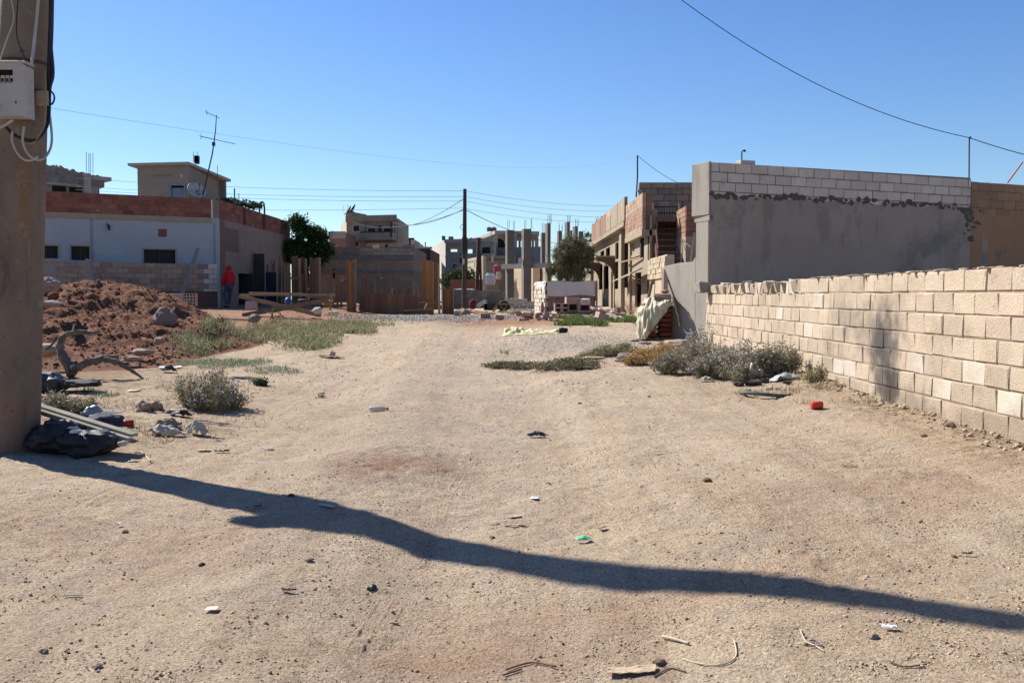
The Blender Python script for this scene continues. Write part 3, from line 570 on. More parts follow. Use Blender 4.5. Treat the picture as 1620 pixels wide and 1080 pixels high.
# ================================================================== CEMENT BAGS UNDER A YELLOW SHEET
bx, by = 3.24, 21.25; bz = Gm(bx, by)
bg_ = T('bag_stack_pallet', 'wooden pallet under the stacked brown paper bags beside the rendered wall', 'pallet', (bx, by, bz))
b = MB()
for i in range(4): b.bc((bx - .27 + i * .18, by, bz + .05), (.12, .8, .03), (0, 0, .1))
bg_.part('plank', b, m_wood)
b = MB()
for i in (-1, 0, 1): b.bc((bx, by + i * .3, bz + .015), (.7, .08, .05), (0, 0, .1))
bg_.part('bearer', b, m_wood)
m_bag = mat('brown_paper_bag', (.27, .085, .055), (.20, .07, .05), 6, .75, .4, 18, .01, rand=.2); m_bag2 = mat('tan_paper_bag', (.42, .31, .21), (.33, .24, .16), 6, .8, .4, 18, .01)
def bagmesh(seed, m, w=.50, d=.36, h=.11):
    b = MB(); b.lump((0, 0, 0), (1, 1, 1), 3, .10, 1.3, seed)
    v = []
    for x, y, z in b.v:
        f = lambda a, e: math.copysign(abs(a) ** e, a)
        v.append((f(x, .45) * w / 2, f(y, .5) * d / 2, z * h * .55 + h * .5))
    b.v = v; return mesh('cement_bag', b, m, True)
bmm = [bagmesh(i, m_bag) for i in range(3)] + [bagmesh(9, m_bag2)]
rows = ['lowest', 'second', 'third', 'fourth', 'fifth', 'sixth', 'topmost']
for i in range(7):
    for j in (0, 1):
        mm = bmm[3] if (j == 0 and i in (1, 2, 3)) else bmm[(i + j) % 3]
        o = link('cement_bag', mm, (bx + (-.17 if j == 0 else .17) + rnd.uniform(-.015, .015), by - .1 + j * .03 + rnd.uniform(-.03, .03), bz + .07 + i * .108)); o.scale = (.72, 1.5, 1.05); o.rotation_euler = (0, 0, rnd.uniform(-.06, .06))
        tag(o, '%s paper bag of the %s column in the stack against the rendered wall' % (rows[i], 'outer' if j == 0 else 'inner'), 'bag', 'stacked paper cement bags')
b = MB(); b.bc((bx + .06, by - .42, bz + .94), (.36, .3, .17), (.1, 0, -.1)); solo('grey_block', 'brown block set on top of the paper bags to hold down the yellow sheet', 'block', b, mat('brown_block', (.22, .13, .1), bump=.4), (bx, by, bz + .86), bevel=.012)
b = MB(); b.beam(at(1053, 462, 21.0), at(1054, 427, 21.3), .09, .05); b.lump(at(1052, 461, 21.0), (.09, .07, .05), 2, .3, 2, 3); solo('upright_plank', 'short upright plank standing behind the covered bag stack', 'plank', b, m_wood, at(1052, 461, 21))
# sheet: a draped surface over the left side of the stack
def drape(name, label, cat, cols, m, th=.006):
    """cols: list of polylines (world points) of equal count"""
    V = [p for c in cols for p in c]; n = len(cols[0]); F_ = []
    for i in range(len(cols) - 1):
        for j in range(n - 1): F_.append((i * n + j, (i + 1) * n + j, (i + 1) * n + j + 1, i * n + j + 1))
    b = MB(); b.v = [tuple(v) for v in V]; b.f = F_; o = solo(name, label, cat, b, m, V[0], True)
    sm = o.modifiers.new('t', 'SOLIDIFY'); sm.thickness = th; ss = o.modifiers.new('s', 'SUBSURF'); ss.levels = ss.render_levels = 1
    return o
m_yel = mat('yellow_plastic_sheet', (.56, .51, .36), (.47, .42, .29), 3, .55, .4, 12, .02, trans=.15, c3=(.56, .55, .42), s3=4, t3=.55)
cols = []
per = [(-.02, .5), (-.34, .42), (-.38, .1), (-.40, -.25), (-.36, -.58), (-.18, -.70), (.04, -.74), (.22, -.72)]
for i in range(57):
    t = i / 56 * (len(per) - 1); k = min(int(t), len(per) - 2); f = t - k; ox, oy = per[k][0] * (1 - f) + per[k + 1][0] * f, per[k][1] * (1 - f) + per[k + 1][1] * f; c = []
    full = .92 if t < 4.2 else max(.16, .92 - (t - 4.2) * .30); out = Vector((ox, oy, 0)).normalized()
    for j in range(22):
        s = j / 21; pull = .55 + .45 * min(1, s * 3.2); z = bz + .95 - full * s + .04 * mn.noise(Vector((i * .3, s * 4, 7)))
        pl = (.05 * abs(math.sin(i * .62 + s * 2.2)) + .03 * math.sin(i * 1.9 - s * 5)) * (.3 + s) + .07 * mn.fractal(Vector((i * .22, s * 3.5, 3)), .9, 2.1, 3)
        c.append(Vector((bx + ox * pull, by + oy * pull, z)) + out * pl)
    cols.append(c)
drape('yellow_sheet', 'pale yellow plastic sheet hanging over the stack of bags beside the grey wall', 'plastic sheet', cols, m_yel)
b = MB(); b.beam((bx + .25, by - .66, bz + .93), (bx + .42, by - .62, bz + .3), .045, .015); b.beam((bx - .1, by - .66, bz + .98), (bx + .26, by - .66, bz + .94), .03, .02); solo('sheet_strap', 'folded pale edge strap of the sheet hanging down over the dark bags', 'strap', b, mat('pale_strap', (.45, .44, .32), bump=.1), (bx + .25, by - .66, bz + .9))
# ================================================================== CONCRETE UTILITY POLE
PB = Vector((-4.40, 8.2, .03)); LEAN = .066
def PC(z): return Vector((PB.x + LEAN * z, PB.y, z))
def PRr(z): return float(np.interp(z, [0, 3.2, 5, 9], [.262, .205, .15, .10]))
gz0 = 2.6
def streak(nt, out): return spots([((-4.10, 7.98, 2.1), (.06, .2, .75), (.20, .10, .04), .6), ((-4.02, 8.0, 2.5), (.05, .2, .25), (.30, .26, .22), .4), ((-4.3, 7.9, .2), (.6, .6, .45), (.24, .14, .10), .6), ((-4.35, 7.95, 3.7), (.5, .5, .5), (.17, .14, .12), .6)])(nt, out)
m_pole = mat('weathered_pole_concrete', (.205, .152, .112), (.155, .115, .088), 4.0, .93, .8, 30, .014, c3=(.12, .09, .07), s3=2.4, t3=.6, stretch=(1, 1, .45), extra=chain(streak, speck(24, (.05, .035, .028), .665, .9, .02), speck(9, (.26, .21, .165), .6, .5, .05, 8), speck(3, (.12, .085, .065), .55, .5, .1, 8, (1, 1, .3))))
pole = T('utility_pole', 'massive weathered concrete pole at the left of the track carrying a rusty meter box', 'pole', PB)
b = MB(); zsP = [-.3] + [i * .3 for i in range(31)]; b.tube([PC(z) for z in zsP], [PRr(max(z, 0)) for z in zsP], 40)
pole.part('shaft', b, m_pole, True)
def onpole(a, z, off=.003):                                                    # a = angle from facing the camera, positive to the right
    c = PC(z); r = PRr(z) + off; return c + Vector((math.sin(a) * r, -math.cos(a) * r, 0))
def pa(px, py):                                                                # picture point -> (angle, z) on the shaft
    z = zat(py, 7.98, px); x = xat(px, 7.98, py) - PC(z).x; return math.asin(max(-.99, min(.99, x / PRr(z)))), z
b = MB()                                                                       # painted ring and upright dash
def ribbon(pts, wd):
    n = len(b.v)
    for i, (a, z) in enumerate(pts):
        a0, z0 = pts[max(i - 1, 0)]; a1, z1 = pts[min(i + 1, len(pts) - 1)]; ta, tz = (a1 - a0) * .25, z1 - z0; l = math.hypot(ta, tz) or 1; wv = wd * (1 + .2 * math.sin(i * 1.7))
        b.v += [tuple(onpole(a + tz / l * wv / 2 / .25, z - ta / l * wv / 2)), tuple(onpole(a - tz / l * wv / 2 / .25, z + ta / l * wv / 2))]
    b.f += [(n + 2 * i, n + 2 * i + 1, n + 2 * i + 3, n + 2 * i + 2) for i in range(len(pts) - 1)]
ca0, cz0 = pa(-8, 438); ribbon([(ca0 + .43 * math.cos(t) , cz0 + .175 * math.sin(t)) for t in [x * .2 - 1.9 for x in range(20)]], .045)
pole.part('painted_ring', b, mat('faded_black_paint', (.085, .065, .055), (.15, .115, .09), 12, bump=.1))
b = MB(); ribbon([(pa(37, y)[0], pa(37, y)[1]) for y in range(370, 500, 12)], .03); pole.part('painted_mark', b, mat('faint_paint', (.13, .10, .085), (.20, .155, .125), 10, bump=.1))
b = MB()
for z, t in ((3.32, .0), (3.08, .08)):
    c = PC(z); n = 28; b.tube([c + Vector((math.sin(a) * (PRr(z) + .012), -math.cos(a) * (PRr(z) + .012), 0)) for a in [i / n * 2 * math.pi for i in range(n + 1)]], .012, 5, False)
pole.part('clamp_band', b, m_rust)
# meter box
m_box = mat('chipped_white_paint', (.40, .375, .35), (.32, .30, .28), 5, .55, .15, 30, .002, c3=(.17, .085, .055), s3=8, t3=.6)
BY = 7.80; xb1 = xat(53, BY + .13, 140); xb0 = xb1 - .46; zt_, zb_ = zat(100, BY), zat(184, BY)
box = T('meter_box', 'rust-stained white meter box with a row of meters, strapped to the concrete pole', 'meter box', (xb0 + .23, BY + .1, zb_))
F = Fr((xb0, BY), (xb1, BY)); W = xb1 - xb0
sz0, sz1 = zat(132, BY), zat(110, BY)
b = MB(); b.wall(F, 0, W - .03, zb_, zt_, 0, .02, [(.02, W - .1, sz0, sz1)]); box.part('front_panel', b, m_box)
b = MB(); b.box(xb0, xb1 - .03, BY + .02, BY + .14, zt_ - .015, zt_); b.box(xb0, xb1 - .03, BY + .02, BY + .14, zb_, zb_ + .015); b.box(xb0, xb0 + .015, BY + .02, BY + .14, zb_ + .015, zt_ - .015); b.box(xb0 + .015, xb1 - .045, BY + .125, BY + .14, zb_ + .015, zt_ - .015); box.part('housing', b, m_box)
b = MB(); b.quadbox([(xb1 - .03, BY, zb_), (xb1, BY + .03, zb_ - .01), (xb1, BY + .14, zb_ - .01), (xb1 - .03, BY + .14, zb_), (xb1 - .03, BY, zt_), (xb1, BY + .03, zt_ - .02), (xb1, BY + .14, zt_ - .02), (xb1 - .03, BY + .14, zt_)]); box.part('side_panel', b, m_box)
b = MB(); b.box(xb0 - .02, xb1 + .004, BY - .01, BY + .15, zt_ + .001, zt_ + .02); box.part('lid', b, m_box, bevel=.004)
mm = mat('meter_case', (.50, .47, .38), (.40, .37, .3), 10, .5, bump=.05)
for i in range(9):
    b = MB(); x = xb0 + .025 + i * .037; b.box(x, x + .030, BY + .028, BY + .06, sz0 + .004, sz1 - .04); o = box.part('meter', b, mm, bevel=.004)
    b = MB(); b.box(x + .006, x + .024, BY + .022, BY + .027, sz0 + .02, sz0 + .045); box.part('meter_dial', b, m_dark, parent=o)
b = MB(); b.box(xb0 + .015, xb1 - .05, BY + .08, BY + .09, zb_ + .02, zt_ - .02); box.part('backplate', b, m_dark)
b = MB(); b.lump((xb1 - .08, BY - .004, zb_ + .11), (.008, .004, .014), 1, .2); box.part('lock', b, mat('red_seal', (.35, .03, .03), bump=0))
b = MB(); b.box(xb1 - .02, xb1 + .075, 8.01, 8.03, zb_ + .13, zb_ + .25); box.part('strap_plate', b, mat('pale_rusty_plate', (.36, .30, .26), (.30, .17, .11), 10, .7, c3=(.25, .09, .03), s3=5, t3=.6))
# cables
m_cbk = mat('black_cable', (.025, .022, .03), rough=.5, bump=0); m_cbw = mat('dirty_white_cable', (.42, .38, .33), rough=.6, bump=0)
def cable(label, pxs, Y, r, m, sub=6, cat='cable', group=None, name='cable'):
    """a cable through picture points hung at distance Y (number or list)"""
    P = [at(a, c, Y if not hasattr(Y, '__len__') else Y[i]) for i, (a, c) in enumerate(pxs)]; out = []
    for i in range(len(P) - 1):
        p0 = P[max(i - 1, 0)]; p1 = P[i]; p2 = P[i + 1]; p3 = P[min(i + 2, len(P) - 1)]
        for k in range(sub):
            t = k / sub; out.append(.5 * ((2 * p1) + (p2 - p0) * t + (2 * p0 - 5 * p1 + 4 * p2 - p3) * t * t + (3 * p1 - p0 - 3 * p2 + p3) * t ** 3))
    out.append(P[-1]); b = MB(); b.tube(out, r, 6); return solo(name, label, cat, b, m, P[0], True, group)
cable('thick black cable running up the right edge of the concrete pole', [(82, -60), (81, 30), (79, 90), (77, 150), (76, 190)], 8.1, .022, m_cbk)
cable('thinner black cable crossing over beside the thick one on the pole edge', [(84, -60), (82, 20), (80, 60), (84, 115), (79, 140), (78, 170), (74, 200), (55, 222), (25, 215), (8, 200)], [8.08] * 6 + [8.0, 7.86, 7.84, 7.86], .014, m_cbk)
cable('black loop of cable bulging out right of the pole above the white loops', [(78, 143), (84, 148), (86, 156), (83, 164), (78, 166)], 8.05, .008, m_cbk)
cable('white cable coming down the pole face to the top of the meter box', [(64, -40), (58, 30), (53, 75), (50, 100)], [7.9, 7.88, 7.82, 7.72], .012, m_cbw)
cable('larger of two white cable loops hanging under the meter box', [(38, 200), (36, 222), (42, 240), (52, 250), (62, 253), (72, 248), (80, 234), (82, 215), (79, 185)], [7.82] * 4 + [7.86, 7.95, 8.02, 8.05, 8.06], .011, m_cbw)
cable('smaller white cable loop hanging left of the larger one under the box', [(20, 208), (19, 222), (26, 240), (36, 251), (48, 254), (60, 248)], 7.82, .010, m_cbw)
cable('thin yellowish cable sagging close under the bottom of the meter box', [(28, 200), (30, 215), (40, 226), (52, 226), (62, 214), (70, 198), (73, 168), (72, 120)], [7.84, 7.84, 7.84, 7.85, 7.88, 7.95, 8.0, 8.02], .006, mat('yellow_cable', (.30, .26, .14), bump=0))
cable('grey cable stub leaving the underside of the meter box towards the left', [(20, 190), (8, 198), (-10, 206)], 7.75, .012, m_cbw)
cable('thin wire draped diagonally over the upper pole face left of the white cable', [(16, -10), (22, 30), (12, 60), (0, 95)], 7.93, .006, m_cbw)
cable('dark thin wire hanging on the pole face above the meter box', [(30, -20), (26, 50), (34, 80), (42, 96)], 7.93, .005, m_cbk)
# ================================================================== HOUSE ON THE LEFT
A0 = Vector((xat(0, 36.2) , 36.2)); A1 = Vector((xat(349, 40.0), 40.0)); A2 = Vector((xat(460, 52.0), 52.0))
hf = Fr(A0[:], A1[:]); hs = Fr(A1[:], A2[:])
house = T('white_house', 'long low house, white rendered front and red hollow brick parapet, behind the earth mound', 'house', (A1.x - 3, A1.y + 1, .8))
zT = zat(318, 40, 349); zB = zat(346, 40, 349); zC = zat(349, 40, 349)
m_white = mat('white_house_render', (.34, .375, .40), (.29, .32, .345), 1.5, .9, .15, 20, .005, c3=(.34, .36, .37), s3=.9, t3=.62)
def H(F, a, b_, c, d): u0, z1 = F.uv(a, c); u1, z0 = F.uv(b_, d); return (u0, u1, z0, z1)
wins = [H(hf, 54, 92, 388, 409), H(hf, 112, 142, 389, 412), H(hf, 227, 278, 394, 417)]; vent = H(hf, 250, 264, 362, 375)
b = MB(); b.wall(hf, 0, hf.len, .3, zB - .18, 0, .22, wins + [vent]); house.part('wall', b, m_white)
m_beige = mat('beige_lintel', (.34, .27, .21), (.28, .22, .17), 2, .9, .2, 20, .006)
b = MB(); b.fb(hf, 0, hf.len - .35, -.06, .22, zB - .18, zB + .02); house.part('lintel_band', b, m_beige)
b = MB(); b.fb(hf, hf.len - .35, hf.len, .0, .22, zB - .18, zB + .02); house.part('wall_end', b, m_white)
for i, (u0, u1, z0, z1) in enumerate(wins):
    b = MB(); 
    for q in ((u0 - .05, u0 + .01, z0, z1 + .05), (u1 - .01, u1 + .05, z0, z1 + .05), (u0 + .01, u1 - .01, z1 - .01, z1 + .05)): b.fb(hf, q[0], q[1], -.025, .02, q[2], q[3])
    fo = house.part('window', b, m_beige)
    b = MB(); b.fb(hf, u0, u1, .16, .2, z0, z1); house.part('pane', b, mat('dark_glass', (.012, .012, .013), rough=.45, bump=0, spec=.2), parent=fo)
    b = MB(); b.fb(hf, (u0 + u1) / 2 - .02, (u0 + u1) / 2 + .02, .12, .15, z0, z1); house.part('sash', b, m_rust, parent=fo)
b = MB(); b.fb(hf, vent[0], vent[1], .03, .2, vent[2], vent[3]); house.part('vent_brick', b, m_redb)
b = MB(); p = hf.P(*[hf.uv(172, 358)[0], -.1, hf.uv(172, 358)[1]]); b.tube([p + Vector((-.1, 0, .1)), p, p + Vector((.03, -.05, -.16))], [.02, .05, .04], 6); house.part('lamp', b, m_black)
b = MB(); u = hf.U(147); b.fb(hf, u - .03, u + .03, -.04, 0, .3, zB - .2); u = hf.U(340); b.fb(hf, u, u + .04, -.03, 0, 1.6, zB - .2); house.part('downpipe_and_shade_edge', b, mat('pipe_blue_grey', (.25, .28, .30), bump=0))
mes = [blockmesh('brick', .385, .187, .14, m_redb, .008, jag=.004, seed=80 + i) for i in range(5)]
courses(house, hf, 'brick', mes, .02, hf.len - .35, zB + .02, 4, .4, .2, 0, .014, jv=.012)
b = MB(); b.fb(hf, 0, hf.len - .34, .02, .13, zB + .02, zB + .82); b.fb(hf, hf.len - .28, hf.len - .0, .02, .2, zB + .02, zB + .78); house.part('mortar', b, m_mort)
# side wall
m_side = mat('grey_brown_render', (.27, .215, .17), (.22, .17, .135), 1.6, .92, .25, 18, .008, c3=(.20, .12, .09), s3=.8, t3=.6)
sh = [H(hs, 377, 396, 432, 482), H(hs, 420, 437, 434, 482)]
b = MB(); b.wall(hs, 0, hs.len, .3, zB, .0, .25, sh); house.part('side_wall', b, m_side)
b = MB(); b.fb(hs, .1, hs.len - .1, 1.3, 1.4, .3, zB - .2); house.part('inner_wall', b, m_dark)
pans = [(352, 386), (391.5, 416.5), (420, 446), (449.5, 460)]
for i, (a, c) in enumerate(pans):
    u0, u1 = hs.U(a), hs.U(c); b = MB(); b.fb(hs, u0 + .01, u1 - .01, .02, .11, zB, zB + .8); house.part('mortar', b, m_mort)
    courses(house, hs, 'brick', mes, u0, u1, zB + .002, 4, .4, .2, 0, .014, jv=.01)
b = MB()
for a, c in ((386, 391.5), (416.5, 420), (446, 449.5)): b.fb(hs, hs.U(a) + .02, hs.U(c) - .02, .06, .26, zB, zB + .78)
house.part('parapet_post', b, mat('shade_dark_post', (.10, .05, .04), bump=.1))  # concrete posts coloured dark to carry the shadow they stand in
b = MB(); b.fb(hs, .0, .55, -.04, 0, .3, zB - .02); b.fb(hs, .6, 2.6, -.02, 0, zB - 1.3, zB - .3); house.part('brick_infill', b, mat('dark_red_infill', (.19, .12, .09), (.15, .10, .08), 3))
b = MB(); b.quadbox([Vector((A0.x, A0.y + .3, zB - .05)), Vector((A1.x - .1, A1.y + .3, zB - .05)), Vector((A2.x - .2, A2.y, zB - .05)), Vector((A0.x, A2.y, zB - .05))] + [Vector((A0.x, A0.y + .3, zB + .02)), Vector((A1.x - .1, A1.y + .3, zB + .02)), Vector((A2.x - .2, A2.y, zB + .02)), Vector((A0.x, A2.y, zB + .02))]); house.part('roof', b, m_conc)
# roof room
tY = 46.5; tw = T('roof_room', 'small square rendered room with a sloping slab, standing on the roof of the white house', 'roof room', (xat(260, tY), tY + 1, zB))
F = Fr((xat(221, tY), tY), (xat(301, tY), tY)); zr = zat(258, tY); x0, x1 = xat(221, tY), xat(301, tY)
m_tower = mat('tower_render', (.25, .205, .17), (.215, .175, .145), 1.6, .92, .2, 14, .006)
wn = H(F, 270, 292, 293, 318)
b = MB(); b.wall(F, 0, F.len, zB, zr - .12, 0, .2, [wn]); tw.part('wall', b, m_tower)
F2 = Fr((x1, tY + .205), (xat(351, 53), 53)); b = MB(); b.wall(F2, 0, F2.len, zB, zr - .12, -.0, .2); tw.part('side_wall', b, m_tower)
b = MB(); b.box(x0, x0 + .2, tY + .21, 53, zB, zr - .12); b.box(x0 + .21, x1 - .1, 52.8, 53, zB, zr - .12); tw.part('rear_wall', b, m_tower)
b = MB(); xl = xat(209, tY); zl_ = zat(260, tY); b.quadbox([(xl, tY - .25, zl_ - .1), (x1 + .1, tY - .25, zr - .11), (x1 + .1, 53.2, zr - .11), (xl, 53.2, zl_ - .1), (xl, tY - .25, zl_ + .02), (x1 + .1, tY - .25, zr + .03), (x1 + .1, 53.2, zr + .03), (xl, 53.2, zl_ + .02)]); tw.part('roof', b, m_conc)
b = MB(); b.wall(F, wn[0] - .06, wn[1] + .06, wn[2], wn[3] + .06, -.03, .05, [(wn[0] + .02, wn[1] - .02, wn[2] - .1, wn[3] - .02)]); fo = tw.part('window', b, mat('blue_grey_frame', (.20, .24, .28), bump=0))
b = MB(); b.fb(F, wn[0] + .02, wn[1] - .02, .06, .08, wn[2], wn[3] - .12); tw.part('pane', b, mat('blue_shutter', (.16, .20, .26), rough=.5, bump=.05, bs=3), parent=fo)
b = MB(); u, z = F.uv(258, 278); b.fb(F, u - .5, u + .5, -.02, 0, z - .03, z + .03); tw.part('wood_strip', b, m_wood)
b = MB(); b.lump(F.P(*(lambda q: (q[0], -.03, q[1]))(F.uv(288, 278))), (.09, .05, .11), 2, .1); tw.part('wall_lamp', b, mat('lamp_white', (.45, .43, .4), bump=0))
b = MB()
for px, t, h in ((306, 240, 258), (312, 240, 260), (344, 262, 280)): b.tube([at(px, h, tY + 1), at(px, t, tY + 1)], .015, 4)
b.bc(at(311.5, 253, tY + 1), (.2, .2, .4)); b.bc(at(311.5, 252, tY + 1), (.22, .2, .3)); tw.part('rebar', b, m_rust)
# dish, aerial, rods on the roof
dY = 42.5
def dish(label, px, py, Y, r, yaw, base_py, group=None, m=None):
    p = at(px, py, Y); t = T('satellite_dish', label, 'satellite dish', (p.x, p.y, zat(base_py, Y)), group)
    b = MB(); n = 20; k = 5; rot = Euler((0, R(-35), yaw)).to_matrix()
    for i in range(k + 1):
        for j in range(n): a = j / n * 2 * math.pi; rr = r * i / k; b.v.append(tuple(p + rot @ Vector((-.25 * r + .35 * rr * rr / r, rr * math.cos(a), rr * math.sin(a)))))
    for i in range(k):
        for j in range(n): b.f.append((i * n + j, i * n + (j + 1) % n, (i + 1) * n + (j + 1) % n, (i + 1) * n + j))
    o = t.part('reflector', b, m or mat('dish_grey', (.40, .40, .38), rough=.5, bump=0), True); sm = o.modifiers.new('t', 'SOLIDIFY'); sm.thickness = .02
    b = MB(); b.tube([p + rot @ Vector((0, 0, -r)), p + rot @ Vector((r * .9, 0, -.1 * r))], .012, 5); b.bc(p + rot @ Vector((r * .95, 0, 0)), (.08, .06, .06)); t.part('feed_arm', b, m_black)
    b = MB(); b.tube([Vector((p.x, p.y + .1, zat(base_py, Y))), p + Vector((0, .05, 0))], .03, 6); t.part('stand', b, m_rust); return t
dish('large pale satellite dish on the red brick parapet, beside the tall aerial', 311, 301, dY, .42, R(-50), 318)
aer = T('roof_aerial', 'tall crooked television aerial with two crossbars on the roof of the white house', 'aerial', at(319, 316, dY))
b = MB(); b.tube([at(319, 318, dY), at(336, 243, dY), at(341, 207, dY), at(342.5, 182, dY)], [.035, .032, .025, .018], 6); b.bc(at(338, 228, dY), (.12, .1, .16)); aer.part('mast', b, m_black)
for a, c in (((318, 216), (372, 228)), ((327, 178), (347, 187))):
    b = MB(); p, q = at(a[0], a[1], dY), at(c[0], c[1], dY + .4); b.tube([p, q], .014, 5); d = q - p
    o = aer.part('boom', b, m_black); b = MB()
    for i in range(5):
        e = p + d * (i * .08); b.tube([e + Vector((-.02, -.25, .0 )), e + Vector((.02, .25, .0))], .007, 4)
    b.tube([p + Vector((0, 0, -.12)), p + Vector((0, 0, .12))], .012, 4); aer.part('rod', b, m_black, parent=o)
for i, (px, a, c, Y) in enumerate(((371, 298, 326, 43), (378, 306, 328, 44), (401, 319, 334, 46))):
    b = MB(); b.tube([at(px, c, Y), at(px, a, Y)], .03 if i == 0 else .018, 5); solo('steel_rod', ['thicker upright steel rod on the side parapet of the white house, nearest its corner', 'second, thinner upright rod on the side parapet of the white house', 'third rod on the side parapet, just left of the bent loop'][i], 'rod', b, m_black, at(px, c, Y))
b = MB(); Y = 47; b.tube([at(410.5, 345, Y), at(410.5, 325, Y), at(412, 320, Y), at(415, 319, Y), at(417.5, 322, Y), at(418.5, 330, Y), at(418.5, 362, Y)], .045, 6); b.tube([at(414, 330, Y), at(414, 320, Y)], .03, 5); solo('bent_pipe', 'black bent pipe forming an arch above the side parapet of the white house', 'pipe', b, m_black, at(410.5, 345, Y))
# block wall in front
g0 = Vector((xat(0, 34.6), 34.6)); g1 = Vector((xat(345, 38.4), 38.4)); gw = Fr(g0[:], g1[:]); zg = zat(417.5, 38.4, 344)
gwl = T('garden_wall', 'unplastered block wall in front of the white house, behind the earth mound', 'wall', (g1.x - 4, g1.y - 2, .8))
m_gw = mat('garden_wall_block', (.30, .22, .165), (.25, .185, .14), 3, .93, .4, 30, .008, rand=.22, c3=(.17, .13, .105), s3=.9, t3=.56)
m_gww = mat('whitewashed_block', (.50, .47, .43), (.42, .39, .35), 3, .93, .3, 30, .006, rand=.1)
mes = [blockmesh('block', .386, .186, .14, m_gw, .008, jag=.004, seed=90 + i) for i in range(5)]
courses(gwl, gw, 'block', mes, 0, gw.len, zg - 1.6, 8, .4, .2, 0, .012, jv=.01, alt=lambda c, z, r: m_gww if c > gw.len - .5 else None)
b = MB(); b.fb(gw, 0, gw.len, .02, .13, .2, zg - .01); gwl.part('mortar', b, m_mort)
b = MB()
for a, c, d, e in ((128, 152, 407, 450), (66, 100, 408, 440)): u0, u1 = gw.U(a), gw.U(c); b.lump(gw.P((u0 + u1) / 2, 0, zg - .55), ((u1 - u0) / 2, .018, .6), 3, .3, 1.5, a, gw.ang)
gwl.part('cement_smear', b, m_plas, kind='stuff')
b = MB(); b.fb(gw, gw.U(230), gw.U(344), -.03, -.006, .6, zg - 1.1); gwl.part('painted_footing', b, mat('dark_red_paint', (.16, .07, .055), (.1, .06, .05), 4))
b = MB(); b.beam(at(288, 466, 37.0), at(313, 393, 37.9), .16, .05); solo('leaning_board', 'grey board leaning diagonally against the garden wall of the white house', 'board', b, mat('grey_board', (.27, .235, .21), rough=.9), at(288, 466, 37))
# pale hollow blocks on the mound side
def hollow(label, px, py, Y, w_, h_, m, rz=0, group=None, cat='block', name='hollow_block', tilt=0, n=(4, 3), d=.2):
    """clay block whose face shows its rows of holes"""
    p = at(px, py, Y); F = Fr((p.x - w_ / 2, p.y), (p.x + w_ / 2, p.y)); b = MB(); hs_ = []
    for i in range(n[0]):
        for j in range(n[1]):
            cw, chh = w_ / n[0], h_ / n[1]; hs_.append((i * cw + cw * .2, (i + 1) * cw - cw * .2, p.z + j * chh + chh * .2, p.z + (j + 1) * chh - chh * .2))
    b.wall(F, 0, w_, p.z, p.z + h_, 0, .05, hs_); b.fb(F, 0, w_, .05, d, p.z, p.z + h_)
    t = T(name, label, cat, p, group); o = t.part('shell', b, m); b = MB(); b.fb(F, .01, w_ - .01, .045, .049, p.z + .01, p.z + h_ - .01); t.part('holes', b, m_dark)  # dark plane behind the face, standing in for shade inside the openings
    t.e.rotation_euler = (0, tilt, rz); return t
m_pink = mat('pinkish_clay', (.42, .30, .25), (.36, .25, .21), 5, .9, .3, 40, .004)
hollow('pinkish hollow clay block with holes showing, on the far slope of the earth mound', 300, 484, 30, .38, .40, m_pink, n=(4, 4))
b = MB(); b.bc(at(281, 473, 30.1), (.42, .2, .36)); solo('clay_block', 'smooth pinkish clay block left of the hollow one, behind the earth mound', 'block', b, m_pink, at(281, 480, 30.1), bevel=.012)
# ruin at far left
rY = 55; ru = T('ruined_house', 'unfinished rough stone house with a ragged top, far left behind the concrete pole', 'ruin', (xat(110, rY), rY + 2, .8))
F = Fr((xat(-40, 52), 52), (xat(165, 57), 57)); m_rub = mat('rubble_stone', (.27, .245, .22), (.13, .12, .11), 3.2, .95, 1.0, 6, .1, c3=(.36, .32, .28), s3=5, t3=.58)
def zpx(px, py): return F.uv(px, py)
b = MB(); top = [(zpx(x, y)) for x, y in ((-40, 240), (30, 250), (60, 258), (72, 259), (86, 262), (96, 263), (108, 268), (120, 270), (132, 274), (146, 277), (158, 279), (165, 281))]
z0 = zpx(60, 288)[1]; tp = []
for i in range(len(top) - 1):
    for k in range(5): t = k / 5; tp.append((top[i][0] * (1 - t) + top[i + 1][0] * t, top[i][1] * (1 - t) + top[i + 1][1] * t + rnd.uniform(-.08, .08)))
tp.append(top[-1]); b.prism(F, [(top[-1][0], z0), (top[0][0], z0)] + tp, 0, .4); ru.part('stone_wall', b, m_rub)
b = MB(); zl0 = zpx(60, 304)[1]; b.wall(F, 0, F.len, .5, z0 - .01, .05, .35, [(zpx(76, 0)[0], zpx(100, 0)[0], zl0, z0 - .12), (zpx(103, 0)[0], zpx(136, 0)[0], zl0 - .4, z0 - .12), (zpx(150, 0)[0], zpx(163, 0)[0], zl0 + .1, zl0 + .5)]); ru.part('wall', b, m_plas)
b = MB(); b.fb(F, 0, F.len - 1.2, -.06, .04, z0 - .08, z0 + .05); ru.part('beam', b, m_conc); b = MB(); b.fb(F, F.U(134), F.U(145), -.3, .04, .5, zat(272, 55.5)); ru.part('column', b, m_conc)
b = MB(); u1 = F.U(178); b.fb(F, F.len - 1.0, u1, -.2, 2.5, zat(286, 57), zat(280, 57)); ru.part('roof_slab', b, m_conc)
b = MB()
for px in (136.5, 140.5, 143, 147): b.tube([at(px, 274, 56), at(px, 242 + rnd.uniform(-2, 3), 56)], .016, 4)
ru.part('rebar', b, m_rust)
b = MB(); b.fb(F, 0, F.len, .4, .5, .5, z0); ru.part('inner_wall', b, m_dark)
